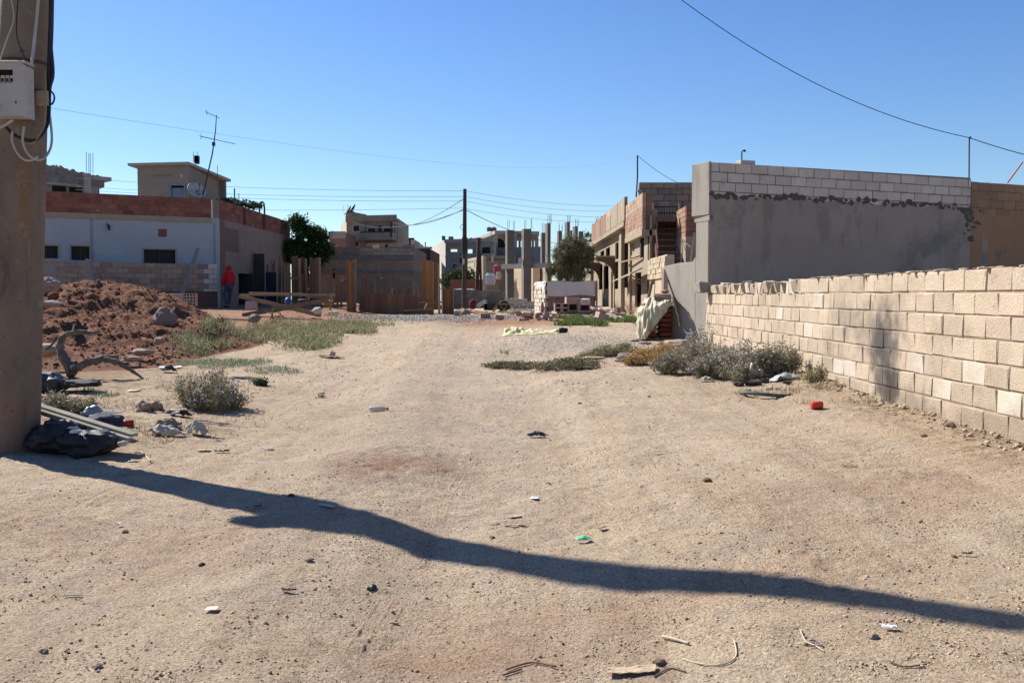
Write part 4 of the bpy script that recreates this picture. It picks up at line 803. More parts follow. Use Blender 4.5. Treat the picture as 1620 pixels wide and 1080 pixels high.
# ================================================================== CLUTTER UNDER THE HOUSE'S SIDE: props, forms, trestle
def board(label, pts, Y, w_, th=.04, m=None, name='plank', cat='plank', group=None, Y2=None):
    (a, c), (d, e) = pts; p, q = at(a, c, Y), at(d, e, Y2 or Y); b = MB(); b.beam(p, q, w_, th, up=(0, 1, 0)); return solo(name, label, cat, b, m or m_wood, p, group=group, bevel=.004)
i = 0
props = [(379, 420), (384, 424), (389, 421), (400, 424), (408, 420), (412, 424), (424, 415), (428, 413), (431.5, 416), (434, 414), (441, 408), (444, 410), (448.5, 425), (452.5, 428), (456, 428), (459, 430)]
ORD = ['first', 'second', 'third', 'fourth', 'fifth', 'sixth', 'seventh', 'eighth', 'ninth', 'tenth', 'eleventh', 'twelfth', 'thirteenth', 'fourteenth', 'fifteenth', 'sixteenth', 'seventeenth', 'eighteenth', 'nineteenth', 'last']
for i, (px, t) in enumerate(props):
    Y = 45.2 + rnd.uniform(-.5, .8); b = MB(); p = at(px, 484, Y); p.z = .65; q = at(px + rnd.uniform(-1, 1), t + rnd.uniform(-4, 4), Y); b.beam(p, q, .07, .07); solo('timber_prop', '%s slim timber prop from the left, in the row beside the side wall' % ORD[i], 'prop', b, m_wood, p, group='timber props beside the house side wall')
formN = [0]
def form(label, x0, x1, t, bt, Y, m=m_ply, n=2, side=None, clamps=()):
    """column shuttering: upright boards round a column"""
    p0 = at(x0, 468, Y); p1 = at(x1, 468, Y); zt, zb = zat(t, Y), min(zat(bt, Y), .75); zb = min(zb, zt - .5); tt = T('column_formwork', label, 'formwork', ((p0.x + p1.x) / 2, Y, zb), 'timber column forms on the building site')
    wd = (p1.x - p0.x) / n
    for k in range(n):
        b = MB(); b.box(p0.x + k * wd + .006, p0.x + (k + 1) * wd - .006, Y + rnd.uniform(-.01, .01), Y + .03, zb, zt - rnd.uniform(0, .12)); tt.part('board', b, m, bevel=.004)
    for xx in (p0.x - .035, p1.x + .005):
        b = MB(); b.box(xx, xx + .03, Y - .05, Y + .42, zb, zt - rnd.uniform(0, .15)); tt.part('board', b, m if xx < p0.x else m_wood, bevel=.004)
    b = MB(); b.box(p0.x, p1.x, Y + .4, Y + .43, zb, zt - .1); tt.part('board', b, m_ply2)
    for c in clamps:
        z = zat(c, Y); b = MB(); b.box(p0.x - .18, p1.x + .18, Y - .1, Y - .055, z - .04, z + .04); tt.part('clamp', b, m_wood)
    return tt
form('broad pale timber column form left of the dark tree, top at roof level', 463, 472, 404, 492, 43, m_ply2, 2, clamps=(440, 478)); form('narrow form board leaning beside the broad pale one under the dark tree', 476, 482, 405, 492, 43.6, m_ply2, 1)
form('timber column form directly below the right half of the dark tree', 492, 504, 407, 492, 42, m_ply2, 2, clamps=(470,))
form('bright orange column form standing alone before the block house', 550, 558, 410, 496, 40, m_ply, 1, clamps=(484,)); 
board('pale upright stud close to the right of the bright orange column form', [(562.5, 496), (562, 411)], 40.1, .07, .07, name='stud')
form('large orange column form right of the block house, the widest one', 669, 684, 410, 497, 41, m_ply, 3, clamps=(478,)); form('shorter orange form behind the widest one, with a squared top', 683, 692, 415, 490, 41.8, m_ply, 2)
form('low orange form box beside the heap at the far end of the track', 702, 716, 456, 498, 41, m_ply, 3)
board('grey upright post left of the low orange form box', [(695, 498), (694.5, 452)], 40.6, .10, .08, m_conc, 'post', 'post')
board('second thin grey post beside the low orange form box', [(700, 498), (699, 449)], 40.5, .06, .06, m_conc, 'post', 'post')
# long form wall
fw = T('form_wall', 'long low wall of upright dark form boards at the far end of the track', 'formwork', (xat(618, 41), 41, .6))
px = 568.0; k = 0
while px < 668:
    wd = rnd.uniform(8, 11); t = rnd.choice([466, 466, 468, 464, 455 if px < 600 else 467]); p0, p1 = at(px, 468, 41), at(px + wd, 468, 41); b = MB(); b.box(p0.x + .002, p1.x - .002, 41 + .018 * (k % 2) + rnd.uniform(-.006, .006), 41.045, .4, zat(t, 41)); fw.part('board', b, m_ply2, bevel=.004); px += wd - .35; k += 1
for y in (470, 488): b = MB(); b.box(xat(566, 41), xat(668, 41), 41.05, 41.12, zat(y, 41) - .04, zat(y, 41) + .04); fw.part('rail', b, m_wood)
for i, (px, t) in enumerate(sorted(((573, 440), (579, 430), (586, 452), (594, 442), (603, 452), (611, 436), (620, 455), (628, 452), (636, 458), (645, 456), (655, 446), (661, 452), (521, 444), (527, 440), (534, 450), (540, 446), (512, 440), (470, 436), (487, 440), (477, 434)))):
    Y = 42 + rnd.uniform(0, 1.5); b = MB(); p = at(px, 484, Y); p.z = .55; b.beam(p, at(px + rnd.uniform(-1.5, 1.5), t, Y), .09, .05); solo('form_stud', '%s upright timber stud from the left, among the forms at the track end' % ORD[i], 'stud', b, m_wood if rnd.random() < .5 else m_ply2, p, group='timber studs among the forms')
# dark panels standing in for the shade of door openings behind the props
b = MB(); b.bc(at(387, 458, 44.2), (.75, .08, 1.5), (0, 0, .1)); solo('door_shade_panel', 'dark blue-black panel standing in for shade in a doorway of the side wall, left one', 'shade panel', b, mat('blue_black', (.02, .025, .035), rough=.6), at(387, 480, 44.2), bevel=.01)
b = MB(); b.bc(at(429, 456, 44.6), (.5, .08, 1.5), (0, 0, -.1)); solo('door_shade_panel', 'dark navy panel standing in for shade in a doorway of the side wall, right one', 'shade panel', b, mat('navy', (.02, .03, .055), rough=.6), at(429, 480, 44.6), bevel=.01)
b = MB(); b.bc(at(410, 440, 44.8), (.5, .1, 2.3)); solo('shutter_panel', 'dark tall shuttering panel between the two doorway shade panels', 'formwork', b, mat('dark_panel', (.06, .05, .045)), at(410, 480, 44.8), bevel=.01)
# trestle of crossed planks
tr = T('plank_trestle', 'low trestle of crossed rough planks with a long top plank, on the building site', 'trestle', (xat(455, 31), 31, .8))
def tpl(a, c, Y, Y2, w_, m=None):
    b = MB(); b.beam(at(a[0], a[1], Y), at(c[0], c[1], Y2), w_, .05, up=(0, 1, 0)); tr.part('plank', b, m or m_wood, bevel=.005)
tpl((382, 466), (530, 466.5), 31, 31.3, .07); tpl((394, 463), (480, 465), 31.4, 31.4, .06); tpl((378, 468), (508, 499), 30.8, 31.5, .13); tpl((383, 499), (520, 474), 30.6, 31.2, .14); tpl((430, 493), (528, 472), 31.6, 31.8, .10); tpl((524, 468), (522, 498), 31.2, 31.3, .05)
b = MB(); b.bc(at(398, 483, 30.9), (.34, .25, .28)); solo('clay_block', 'pinkish clay block carrying the left end of the crossed planks', 'block', b, m_pink, at(398, 490, 30.9), bevel=.012)
b = MB(); b.bc(at(519, 479, 31.6), (.3, .2, .18), (.2, .1, .3)); solo('orange_board_piece', 'orange form board offcut hanging at the right end of the crossed planks', 'board', b, m_ply, at(519, 484, 31.6), bevel=.01)
b = MB(); b.lump(at(456, 477, 32.2), (.12, .12, .16), 2, .1); solo('blue_barrel', 'small bright blue container under the crossed planks', 'container', b, mat('blue_plastic', (.03, .09, .28), rough=.5, bump=0), at(456, 483, 32.2), True)
b = MB(); b.lump(at(479, 475, 32), (.18, .12, .05), 2, .1); b.tube([at(479, 476, 32), at(479, 482, 32)], .1, 8); solo('bucket', 'dark bucket with a pale rim right of the blue container', 'bucket', b, m_black, at(479, 482, 32))
# ================================================================== HOUSE WITH OPEN FRONT ON THE RIGHT
XR = 5.65; rf = Fr((XR, 35.0), (XR, 66.0)); rz0 = .4
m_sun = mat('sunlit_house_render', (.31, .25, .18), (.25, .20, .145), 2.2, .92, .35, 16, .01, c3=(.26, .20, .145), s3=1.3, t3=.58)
m_sun2 = mat('shade_darkened_render', (.15, .105, .075), (.12, .085, .06), 2, .92, .3, 16, .01)  # house render darkened: shade of bays and brackets is put into the colour
rh = T('unfinished_house', 'unfinished house with open bays, curved porch brackets and a brick parapet, right of the lane', 'house', (XR + 2, 50, rz0))
def RU(px, v=0): return rf.uv(px, 468, v)[0]
def RB(px0, px1, t0, b0):                                                     # box on the facade by picture corners; heights read at px1 end (near)
    u1 = RU(px0); u0 = RU(px1); return (u0, u1, rf.uv(px1, b0)[1], rf.uv(px1, t0)[1])
uN = RU(1027); uF = RU(934)
zE = rf.uv(1025, 364.4)[1]; zTp = rf.uv(1027.8, 305)[1]; zEl = rf.uv(997.8, 349)[1]; zTl = rf.uv(999, 317)[1]; zEf = rf.uv(941, 386)[1]
print('right house', uN, uF, zE, zTp, zEl, zTl, zEf, rf.uv(943.3, 353)[1])
zE2 = (zEl + zEf) / 2; zTl2 = (zTl + rf.uv(943.3, 353)[1]) / 2
holes = []
def hole(a, c, t, bt): u0, u1 = RU(c), RU(a); pm = (a + c) / 2; holes.append((u0, u1, rf.uv(pm, bt)[1], rf.uv(pm, t)[1]))
hole(949.5, 955.5, 397, 405); hole(958, 964.5, 392, 406); hole(973, 978.2, 384, 410); hole(985.5, 993.5, 379, 455)
hole(947, 953, 418, 458); hole(955.7, 962.5, 421, 457); hole(971.8, 977.8, 414, 457); hole(980.8, 984.6, 400, 456.5); hole(1004.5, 1014.2, 431, 486)
hole(1000.5, 1003, 386, 398)
b = MB(); b.wall(rf, uN + .0, uF, rz0, zE2 - .25, 0, .10, holes); rh.part('wall', b, m_sun)
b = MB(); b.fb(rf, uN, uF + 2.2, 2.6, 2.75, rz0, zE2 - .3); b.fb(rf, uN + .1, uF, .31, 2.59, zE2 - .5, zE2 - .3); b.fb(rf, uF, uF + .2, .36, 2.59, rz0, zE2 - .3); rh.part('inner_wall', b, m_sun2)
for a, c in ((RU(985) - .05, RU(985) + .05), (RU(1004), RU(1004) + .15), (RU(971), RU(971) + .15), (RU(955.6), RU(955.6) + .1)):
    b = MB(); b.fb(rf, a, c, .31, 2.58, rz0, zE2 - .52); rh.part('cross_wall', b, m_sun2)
# eaves slabs: left part and stepped right part
uS = RU(998.5)
b = MB(); b.fb(rf, uS + .02, uF - 1.0, -.38, .3, zE2 - .25, zE2 - .02); rh.part('eaves', b, m_sun)
b = MB(); b.fb(rf, uN, uS - .02, -.32, .3, zE - .24, zE); rh.part('eaves', b, m_sun)
b = MB(); b.fb(rf, RU(938), RU(923), -.0, .35, rz0, rf.uv(930, 417)[1]); b.fb(rf, RU(936), RU(930), .02, .3, rf.uv(930, 417)[1], rf.uv(934, 397)[1]); rh.part('wing_wall', b, m_sun)
# parapet: right section of brick, left section of six panels
mesR = [blockmesh('brick', .385, .187, .14, m_tanb, .008, jag=.004, seed=110 + i) for i in range(5)]
mesR2 = [blockmesh('brick', .385, .187, .14, mat('orange_clay_brick', (.31, .19, .13), (.25, .15, .105), 4, .9, .3, 40, .004, rand=.18), .008, jag=.004, seed=120 + i) for i in range(4)]
nr = max(3, round((zTp - zE) / .2)); courses(rh, rf, 'brick', mesR, uN, uS - .03, zE + .002, nr, .4, (zTp - zE) / nr, -.3, .014, alt=lambda c, z, r: MATS['orange_clay_brick'] if 0 < r < nr - 3 else None)
b = MB(); b.fb(rf, uN + .02, uS - .05, -.28, -.17, zE, zTp - .02); rh.part('mortar', b, m_mort)
ed = [999, 986.8, 975.6, 967.3, 957.8, 949.5, 943.3]
for i in range(6):
    u0, u1 = RU(ed[i]), RU(ed[i + 1]); nr = 7
    b = MB(); b.fb(rf, u0 + .08, u1 - .1, -.34, -.2, zE2 - .018, zTl2 - .02); rh.part('parapet_panel', b, m_tanb if i < 3 else MATS['orange_clay_brick'])
    b = MB(); b.fb(rf, u0 + .03, u1 - .14, -.355, -.342, zE2 + .02, zTl2 - .1 - .25 * (i == 2)) if i < 3 else b.fb(rf, u1 - .1, u1 - .02, -.3, -.15, zE2, zTl2 + .1); rh.part('parapet_render' if i < 3 else 'parapet_post', b, m_sun)
b = MB(); b.fb(rf, uS - .03, uS + .06, -.3, .1, zE2, zTp - .1); rh.part('parapet_post', b, mat('red_brick_end', (.22, .07, .045)))
# posts standing before the bays
for a, c, t, v0, v1 in ((979, 982.3, 361, -.18, -.01), (963.2, 966.5, 430, -.14, -.01), (994, 996, 382, -.1, -.01), (953.4, 955, 420, -.06, -.01), (969.8, 971.3, 432, -.05, -.01)):
    z1 = rf.uv((a + c) / 2, t, v0)[1]; u0, u1 = RU(c, v0), RU(a, v0); b = MB(); b.fb(rf, min(u0, u1) , max(u0, u1), v0, v1, rz0, min(z1, zE2 - .27)); rh.part('column', b, m_sun)
b = MB(); b.fb(rf, RU(1018), RU(1016.3), -.12, -.0, rf.uv(1017, 407)[1], rf.uv(1017, 376)[1]); rh.part('downpipe_and_shade_edge', b, m_dark)  # near-black strip standing in for the shaded edge of the column
b = MB(); u0, u1 = RU(1016), RU(998); b.wall(rf, u0, u1, rf.uv(1007, 406)[1], rf.uv(1007, 374)[1], -.05, -.002, [(u0 + .35, u1 - .35, rf.uv(1007, 402)[1], rf.uv(1007, 380)[1])]); rh.part('panel_frame', b, m_sun)
# curved porch brackets: plates square to the facade with a quarter arch cut under
def bracket(pxa, pxt, ytop, yarch, Ya):
    F = Fr((xat(pxt, Ya), Ya), (xat(pxa, Ya), Ya)); L = F.len; zt = zat(ytop, Ya); za = zat(yarch, Ya); hh = zt - za - .22
    pts = [(L, za), (L, zt), (-.12, zt), (-.12, zt - .2)]
    for k in range(10): a = math.pi / 2 * k / 9; pts.append((0 + (L - .08) * math.sin(a), za + hh * math.cos(a)))
    b = MB(); b.prism(F, pts, 0, .35); rh.part('bracket', b, m_sun2)
    b = MB(); b.fb(F, -.15, L, -.05, .9, zt, zt + .09); rh.part('bracket_slab', b, m_sun)
bracket(972, 946.5, 407, 434, 52.3); bracket(949, 923.5, 417, 441, 60.5)
# awning board, bar, near wall fragment
b = MB(); p, q = Vector((xat(972, 47), 47, zat(445, 47))), Vector((xat(1014, 39.5), 39.5, zat(425, 39.5)))
b.quadbox([p + Vector((-.1, 0, -.03)), q + Vector((-.45, 0, -.25)), q + Vector((.05, 0, 0)), p + Vector((.3, 0, .15)), p + Vector((-.1, 0, .03)), q + Vector((-.45, 0, -.19)), q + Vector((.05, 0, .06)), p + Vector((.3, 0, .21))]); b.beam((XR, 40.6, zat(446, 40.6)), (XR - .6, 41, zat(434, 41)), .06, .05); b.beam((XR, 41.6, zat(449, 41.6)), (XR - .55, 42, zat(437, 42)), .06, .05)
rh.part('awning', b, m_sun)
b = MB(); b.beam(Vector((XR - .35, 46.5, zat(415, 46.5))), Vector((XR - .1, 41.0, zat(407, 41))), .06, .06); rh.part('scaffold_bar', b, m_wood)
nw = T('porch_wall', 'broken pale block wall fragment with a notch under it, at the foot of the steel stairs', 'wall', (XR, 37, rz0))
u0, u1 = RU(1053.5), RU(1026.5); zt = rf.uv(1040, 404)[1]; zn = rf.uv(1040, 443)[1]; zn2 = rf.uv(1040, 449)[1]
m_nb = mat('sunlit_fragment', (.46, .37, .26), (.40, .32, .225), 3, .93, .5, 30, .012, rand=.1, c3=(.33, .26, .18), s3=2)
b = MB(); b.wall(rf, u0, u1, rz0, zt - .05, .02, .3, [(u0 + .25, u0 + .9, zn2, zn), (u1 - 1.5, u1 - .9, zn2, zn - .05)]); nw.part('core', b, m_nb)
mesN = [blockmesh('block', .392, .192, .1, m_nb, .01, jag=.008, seed=130 + i) for i in range(4)]
courses(nw, rf, 'block', mesN, u0, u1, zn + .05, int((zt - zn) / .2), .4, .2, -.06, .012, jv=.02)
b = MB(); b.beam(rf.P(RU(1035), -.08, rf.uv(1035, 444)[1]), rf.P(RU(1031.5), -.2, rf.uv(1030, 482)[1]), .1, .06); nw.part('leaning_stick', b, m_sun2)
# gable wall with stairs, facing the viewer
YG = 39.3; gg = Fr((XR, YG), (XR + 3.2, YG)); gm = mat('gable_render', (.24, .19, .15), (.20, .16, .125), 1.8, .92, .25, 14, .008)
b = MB(); b.fb(gg, 0, .35, -.02, .3, rz0, zE2); rh.part('gable_wall', b, gm); b = MB(); b.fb(gg, .36, 3.2, 3.0, 3.2, rz0, zat(363, 42.3)); rh.part('stair_back_wall', b, gm)
b = MB(); b.fb(gg, -.3, .12, -.05, .1, zE - .1, zTp); rh.part('parapet_end', b, mat('brick_edge', (.26, .15, .1)))
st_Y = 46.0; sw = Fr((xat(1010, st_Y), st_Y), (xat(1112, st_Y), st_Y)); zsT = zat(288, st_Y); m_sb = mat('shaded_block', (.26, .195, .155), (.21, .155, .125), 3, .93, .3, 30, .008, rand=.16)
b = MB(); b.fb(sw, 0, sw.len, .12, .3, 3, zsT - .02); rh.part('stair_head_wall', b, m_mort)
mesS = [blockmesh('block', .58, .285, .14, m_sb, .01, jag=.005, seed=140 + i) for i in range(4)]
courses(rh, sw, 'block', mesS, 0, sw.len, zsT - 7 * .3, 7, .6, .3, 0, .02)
b = MB(); p = at(1012.5, 318, 44); b.tube([p, at(1012.5, 303, 44)], .09, 8); b.bc(at(1012.5, 302, 44), (.26, .26, .06)); solo('roof_vent', 'pale round vent with a flat cap on the roof before the shaded block wall', 'vent', b, m_conc, p)
# stub wall right of stairs
Yb = 37.0; zb1 = zat(321, Yb); zb0 = zat(374, Yb)
sb = Fr((xat(1084, Yb), Yb), (xat(1112, Yb), Yb)); b = MB(); b.fb(sb, 0, sb.len, 0, .2, rz0, zb0); b.fb(sb, .0, .2, .21, 2.2, rz0, zb0); rh.part('stub_wall', b, mat('stub_render', (.30, .235, .18), (.25, .2, .15), 2, .9, .3, 16))
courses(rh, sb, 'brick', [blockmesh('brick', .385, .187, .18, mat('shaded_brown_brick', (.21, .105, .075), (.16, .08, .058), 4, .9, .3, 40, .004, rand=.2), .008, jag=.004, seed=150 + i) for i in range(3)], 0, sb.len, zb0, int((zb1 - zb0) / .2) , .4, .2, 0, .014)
sd_ = Fr((xat(1084, Yb), Yb + .2), (xat(1084, Yb) + .05, Yb + 2.6)); courses(rh, sd_, 'brick', mesR2, 0, 2.2, zb0, int((zb1 - zb0) / .2), .4, .2, -.0, .014)
# steel stairs and railing
stt = T('steel_stairs', 'steep rusty steel stairs with handrails leading up to a railed landing', 'stairs', (xat(1055, 38), 38, 1.2))
for k, (xa, xb) in enumerate(((1040.5, 1032.5), (1079, 1073.5))):
    b = MB(); p, q = at(xa, 424, 37.0), at(xb, 340, 41.5); b.beam(p, q, .06, .22); stt.part('stringer', b, mat('red_brown_steel', (.17, .075, .055), rough=.7, bump=.1))
    b = MB(); b.beam(p + Vector((0, 0, .75)), q + Vector((0, 0, .5)), .04, .04); 
    for s in (0.0, .5, 1): m_ = p.lerp(q, s); b.beam(m_, m_ + Vector((0, 0, .74 - .25 * s)), .035, .035)
    stt.part('handrail', b, MATS['red_brown_steel'])
for i in range(9):
    s = (i + .5) / 9; p = at(1040.5, 424, 37.0).lerp(at(1032.5, 340, 41.5), s); q = at(1079, 424, 37.0).lerp(at(1073.5, 340, 41.5), s); b = MB(); b.quadbox([p + Vector((.03, 0, -.02)), q + Vector((-.03, 0, -.02)), q + Vector((-.03, .22, -.02)), p + Vector((.03, .22, -.02)), p + Vector((.03, 0, .02)), q + Vector((-.03, 0, .02)), q + Vector((-.03, .22, .02)), p + Vector((.03, .22, .02))]); stt.part('tread', b, mat('plank_tread', (.27, .19, .14)))
b = MB(); Y = 42; 
for y in (327, 337, 346): b.beam(at(1034, y, Y), at(1072, y, Y), .04, .04)
for i in range(10): x = 1034 + i * 38 / 9; b.beam(at(x, 347, Y), at(x, 327, Y), .03, .03)
stt.part('railing', b, m_black)
b = MB(); b.box(xat(1034, 42), xat(1072, 42), 41.6, 43.5, zat(353, 42), zat(348, 42)); b.beam(at(1054, 352, 41.8), at(1054, 366, 41.8), .06, .06); stt.part('landing', b, m_black)
b = MB(); b.beam(at(1078, 378, 37), at(1093, 391, 36.5), .05, .04); b.beam(at(1092, 418, 34), at(1099, 368, 34.5), .05, .05); solo('leaning_bars', 'thin bars leaning in the corner between the steel stairs and the rendered pier', 'bars', b, m_wood, at(1092, 418, 34))
# mast of the right house
p = at(1006.5, 312, 45); p2 = at(1008.5, 246, 45); MAST2 = p2; b = MB(); b.tube([p, (p + p2) / 2 + Vector((.03, 0, 0)), p2], .035, 6); solo('roof_mast', 'thin dark mast on the right house roof, a wire fixed to its tip', 'mast', b, m_black, p)
# ================================================================== SHED WITH WHITE TARP
sY = 38.0; zs0 = .58; zs1 = zat(445, sY); sx0, sx1 = xat(866, sY), xat(942, sY)
shd = T('tarp_shed', 'low hollow brick shed covered with a white tarp, beside the right house', 'shed', ((sx0 + sx1) / 2, sY + 1, zs0))
zm = zat(468, sY)
def hbmesh():
    F = Fr((-.115, .5), (.115, .5)); b = MB(); hs_ = [(.028 + i * .062, .028 + i * .062 + .04, .02 + j * .055, .02 + j * .055 + .035) for i in range(3) for j in range(3)]
    b.wall(F, 0, .23, 0, .185, 0, .06, hs_); b.v = [(x, y - .5, z) for x, y, z in b.v]; return mesh('hollow_brick', b, m_clayh)
m_clayh = mat('dusty_clay_brick', (.36, .25, .19), (.29, .20, .15), 5, .92, .3, 40, .004, rand=.2)
hb = hbmesh(); F = Fr((sx0, sY), (sx1, sY)); nrow = int((zm + .1 - zs0) / .19) + 1
for r in range(nrow):
    for c in range(int(F.len / .24)):
        o = shd.piece('hollow_brick', hb, (sx0 + .12 + c * .24 + (.04 if r % 2 else 0), sY + rnd.uniform(-.015, .015), zs0 + r * .19))
b = MB(); b.box(sx0 + .02, sx1, sY + .06, sY + .16, zs0 - .1, zs1 - .05); b.quadbox([(sx0 + .02, sY + .161, zs0 - .1), (sx0 + .16, sY + .161, zs0 - .1), (sx0 - .17, sY + 3, zs0 - .1), (sx0 - .31, sY + 3, zs0 - .1), (sx0 + .02, sY + .161, zs1 - .05), (sx0 + .16, sY + .161, zs1 - .05), (sx0 - .17, sY + 3, zs1 - .05), (sx0 - .31, sY + 3, zs1 - .05)]); b.box(sx1 - .14, sx1, sY + .161, sY + 3, zs0 - .1, zs1 - .05); b.box(sx0 - .16, sx1 - .141, sY + 2.86, sY + 3, zs0 - .1, zs1 - .05); shd.part('core', b, m_dark)
m_tarp = mat('dirty_white_tarp', (.60, .565, .53), (.52, .49, .46), 3, .8, .3, 8, .03, c3=(.45, .41, .37), s3=1.3, t3=.6)
# side sheet lit by the sun, front sheet, roof sheet
V = []; n1, n2 = 26, 10
def tgrid(f, n1, n2):
    b = MB()
    for i in range(n1 + 1):
        for j in range(n2 + 1): b.v.append(tuple(f(i / n1, j / n2)))
    for i in range(n1):
        for j in range(n2): b.f.append((i * (n2 + 1) + j, (i + 1) * (n2 + 1) + j, (i + 1) * (n2 + 1) + j + 1, i * (n2 + 1) + j + 1))
    return b
def ff(s, t): z = zs1 + .03 * math.sin(s * 9) * (t < .1) - t * (zs1 - zm + .03 * math.sin(s * 7)); return Vector((sx0 - .02 + s * (sx1 - sx0 + .04), sY - .03 - .025 * abs(math.sin(s * 11 + t * 2)) * t - .02 * mn.noise(Vector((s * 6, t * 3, 1))), z))
def fs_(s, t): return Vector((sx0 - .04 - .36 * s - .12 * t * (1 - t) * 2 - .04 * mn.noise(Vector((s * 9, t * 5, 4))), sY - .03 + s * 3, zs1 - t * (.62 - .42 * s + .07 * math.sin(s * 12)) * (1 if s < .95 else 1)))
def fr_(s, t): return Vector((sx0 - .04 - .36 * t + s * (sx1 - sx0 + .08 + .36 * t), sY - .05 + t * 3.1, zs1 + .01 + .03 * mn.noise(Vector((s * 8, t * 6, 9))) - .03 * math.sin(s * 3.14) ))
for nm, f in (('front_sheet', ff), ('side_sheet', fs_), ('roof_sheet', fr_)):
    o = shd.part(nm, tgrid(f, n1, n2), m_tarp, True); sm = o.modifiers.new('t', 'SOLIDIFY'); sm.thickness = .012
m_whs = mat('whitewashed_stone', (.56, .50, .42), (.45, .39, .32), 4, .95, .7, 20, .02)
b = MB()
for r in range(8):
    for k in range(7): b.bc((sx0 - .05 - .115 * (.2 + k * .42) + rnd.uniform(-.02, .02), sY + .2 + k * .42 + (.2 if r % 2 else 0), zs0 + .06 + r * .17), (.14, .40, .16), (rnd.uniform(-.06, .06), 0, .12 + rnd.uniform(-.08, .08)))
shd.part('side_blocks', b, m_whs, kind='stuff', bevel=.02)
b = MB(); b.beam((sx1 + .05, sY - .05, zs0), (sx1 + .05, sY - .05, zs1 + .03), .06, .06); shd.part('corner_post', b, m_wood)
b = MB(); b.lump(at(858, 489, 37.4), (.07, .07, .3), 2, .2, 2, 4); solo('orange_clay_pipe', 'upright orange-brown clay pipe by the left corner of the tarp shed', 'pipe', b, MATS['orange_clay_brick'], at(858, 496, 37.4), True)
# rubble and loose blocks
def lb(label, px, py, Y, s, rot, m, cat='block', name='loose_block', group=None):
    p = at(px, py, Y); b = MB(); b.bc(p + Vector((0, 0, s[2] / 2)), s, rot); return solo(name, label, cat, b, m, p, bevel=.012, group=group)
hollow('pale hollow block, left one of the row stacked before the tarp shed', 889, 494, 35.5, .55, .34, m_pink, n=(2, 2), rz=.1)
hollow('brown hollow block, middle one of the row stacked before the tarp shed', 904, 493, 35.6, .6, .34, mat('brown_clay', (.33, .24, .19), bump=.3), n=(1, 1))
hollow('greyish block, right one of the row stacked before the tarp shed', 925, 494, 35.3, .52, .36, m_pink, n=(1, 1))
lb('pale block set on top of the row before the tarp shed, left of the two', 905, 481, 35.5, (.5, .3, .26), (0, 0, .2), m_pink); lb('pale block set on top of the row before the tarp shed, right of the two', 926, 482, 35.3, (.32, .25, .22), (.1, 0, -.3), m_whs)
lb('brownish half block in the red soil left of the tarp shed', 790, 506, 33, (.3, .2, .17), (0, .1, .1), MATS['brown_clay']); 
hollow('dark hollow block with four holes lying on the red soil', 768, 503, 34, .36, .16, m_pink, n=(4, 2), rz=.2)
lb('flat brown block half sunk in the soil, left of the yellow sheet rubble', 828, 510, 31.5, (.36, .2, .12), (0, .05, .3), MATS['brown_clay']); lb('small brick-red lump beside the flat brown block', 836, 505, 32.5, (.25, .2, .15), (.2, .1, 1), m_redb); lb('upright reddish block by the shed corner', 852, 508, 33, (.28, .2, .24), (0, .1, .2), MATS['brown_clay'])
b = MB(); q = random.Random(3)
for i in range(95):
    px = q.choice([q.gauss(870, 9), q.gauss(945, 8), q.gauss(957, 9), q.gauss(980, 9), q.gauss(740, 14), q.gauss(812, 20)]); py = q.uniform(489, 507) if px > 850 else q.uniform(490, 500); p = gp(px, py + 3); s = q.uniform(.05, .17); b.bc(p + Vector((0, 0, s * .5)), (s * q.uniform(1, 2.4), s * 1.2, s * q.uniform(.5, 1)), (q.uniform(-.5, .5), q.uniform(-.5, .5), q.uniform(0, 3)))
tag(link('rubble', mesh('rubble', b, mat('rubble_mix', (.42, .33, .26), (.30, .22, .17), 6, .95, .5, 30, .01, isl=.35))), 'broken blocks and rubble strewn round the shed and the house foot', kind='stuff')
for i, (px, py, Y, s, rt) in enumerate(((945, 490, 35, (.5, .3, .08), (.3, .1, .4)), (958, 494, 33.5, (.55, .3, .07), (.2, .35, .2)), (963, 503, 31, (.45, .35, .1), (.3, -.2, .8)), (952, 505, 30, (.35, .3, .2), (.1, .3, .4)), (975, 500, 32, (.4, .2, .12), (.4, .2, 1)))):
    lb(['tilted slab piece leaning at the foot of the right house, nearest the tarp shed', 'longer tilted slab piece in the heap before the right house bays', 'broken slab lying flat at the edge of the green grass', 'rough stone lump at the left end of the heap by the grass', 'small tilted slab at the right end of the heap by the house'][i], px, py, Y, s, rt, m_pink, 'slab', 'slab_piece')
# low pale block wall and junk left of the shed
lwY = 50; F = Fr((xat(792, lwY), lwY), (xat(856, lwY), lwY)); lt = T('low_pale_wall', 'low wall of pale greyish blocks left of the tarp shed, loose blocks on top', 'wall', (xat(824, lwY), lwY, .6))
m_pb = mat('pale_green_grey_block', (.46, .44, .38), (.38, .36, .31), 3, .93, .4, 30, .006, rand=.14); mesP = [blockmesh('block', .39, .192, .16, m_pb, .008, jag=.005, seed=160 + i) for i in range(4)]
courses(lt, F, 'block', mesP, 0, F.len, zat(476.5, lwY) - .6, 3, .4, .2, 0, .012)
for i, px in enumerate((801, 806, 812, 818, 824, 830, 847, 851)): lt.piece('loose_block', mesP[i % 4], (xat(px, lwY), lwY, zat(476.5, lwY)), rz=rnd.uniform(-.4, .4), scale=(.5, 1, rnd.uniform(.6, 1.1)))
b = MB(); jY = 44
cart = T('site_cart', 'dark site cart with a rubber wheel and a plank laid across it', 'cart', at(800, 490, jY))
b = MB(); c = at(797, 484, jY); b.tube([c + Vector((.2 * math.cos(a), 0, .2 * math.sin(a))) for a in [i * .4 for i in range(17)]], .06, 8); cart.part('tyre', b, m_black, True)
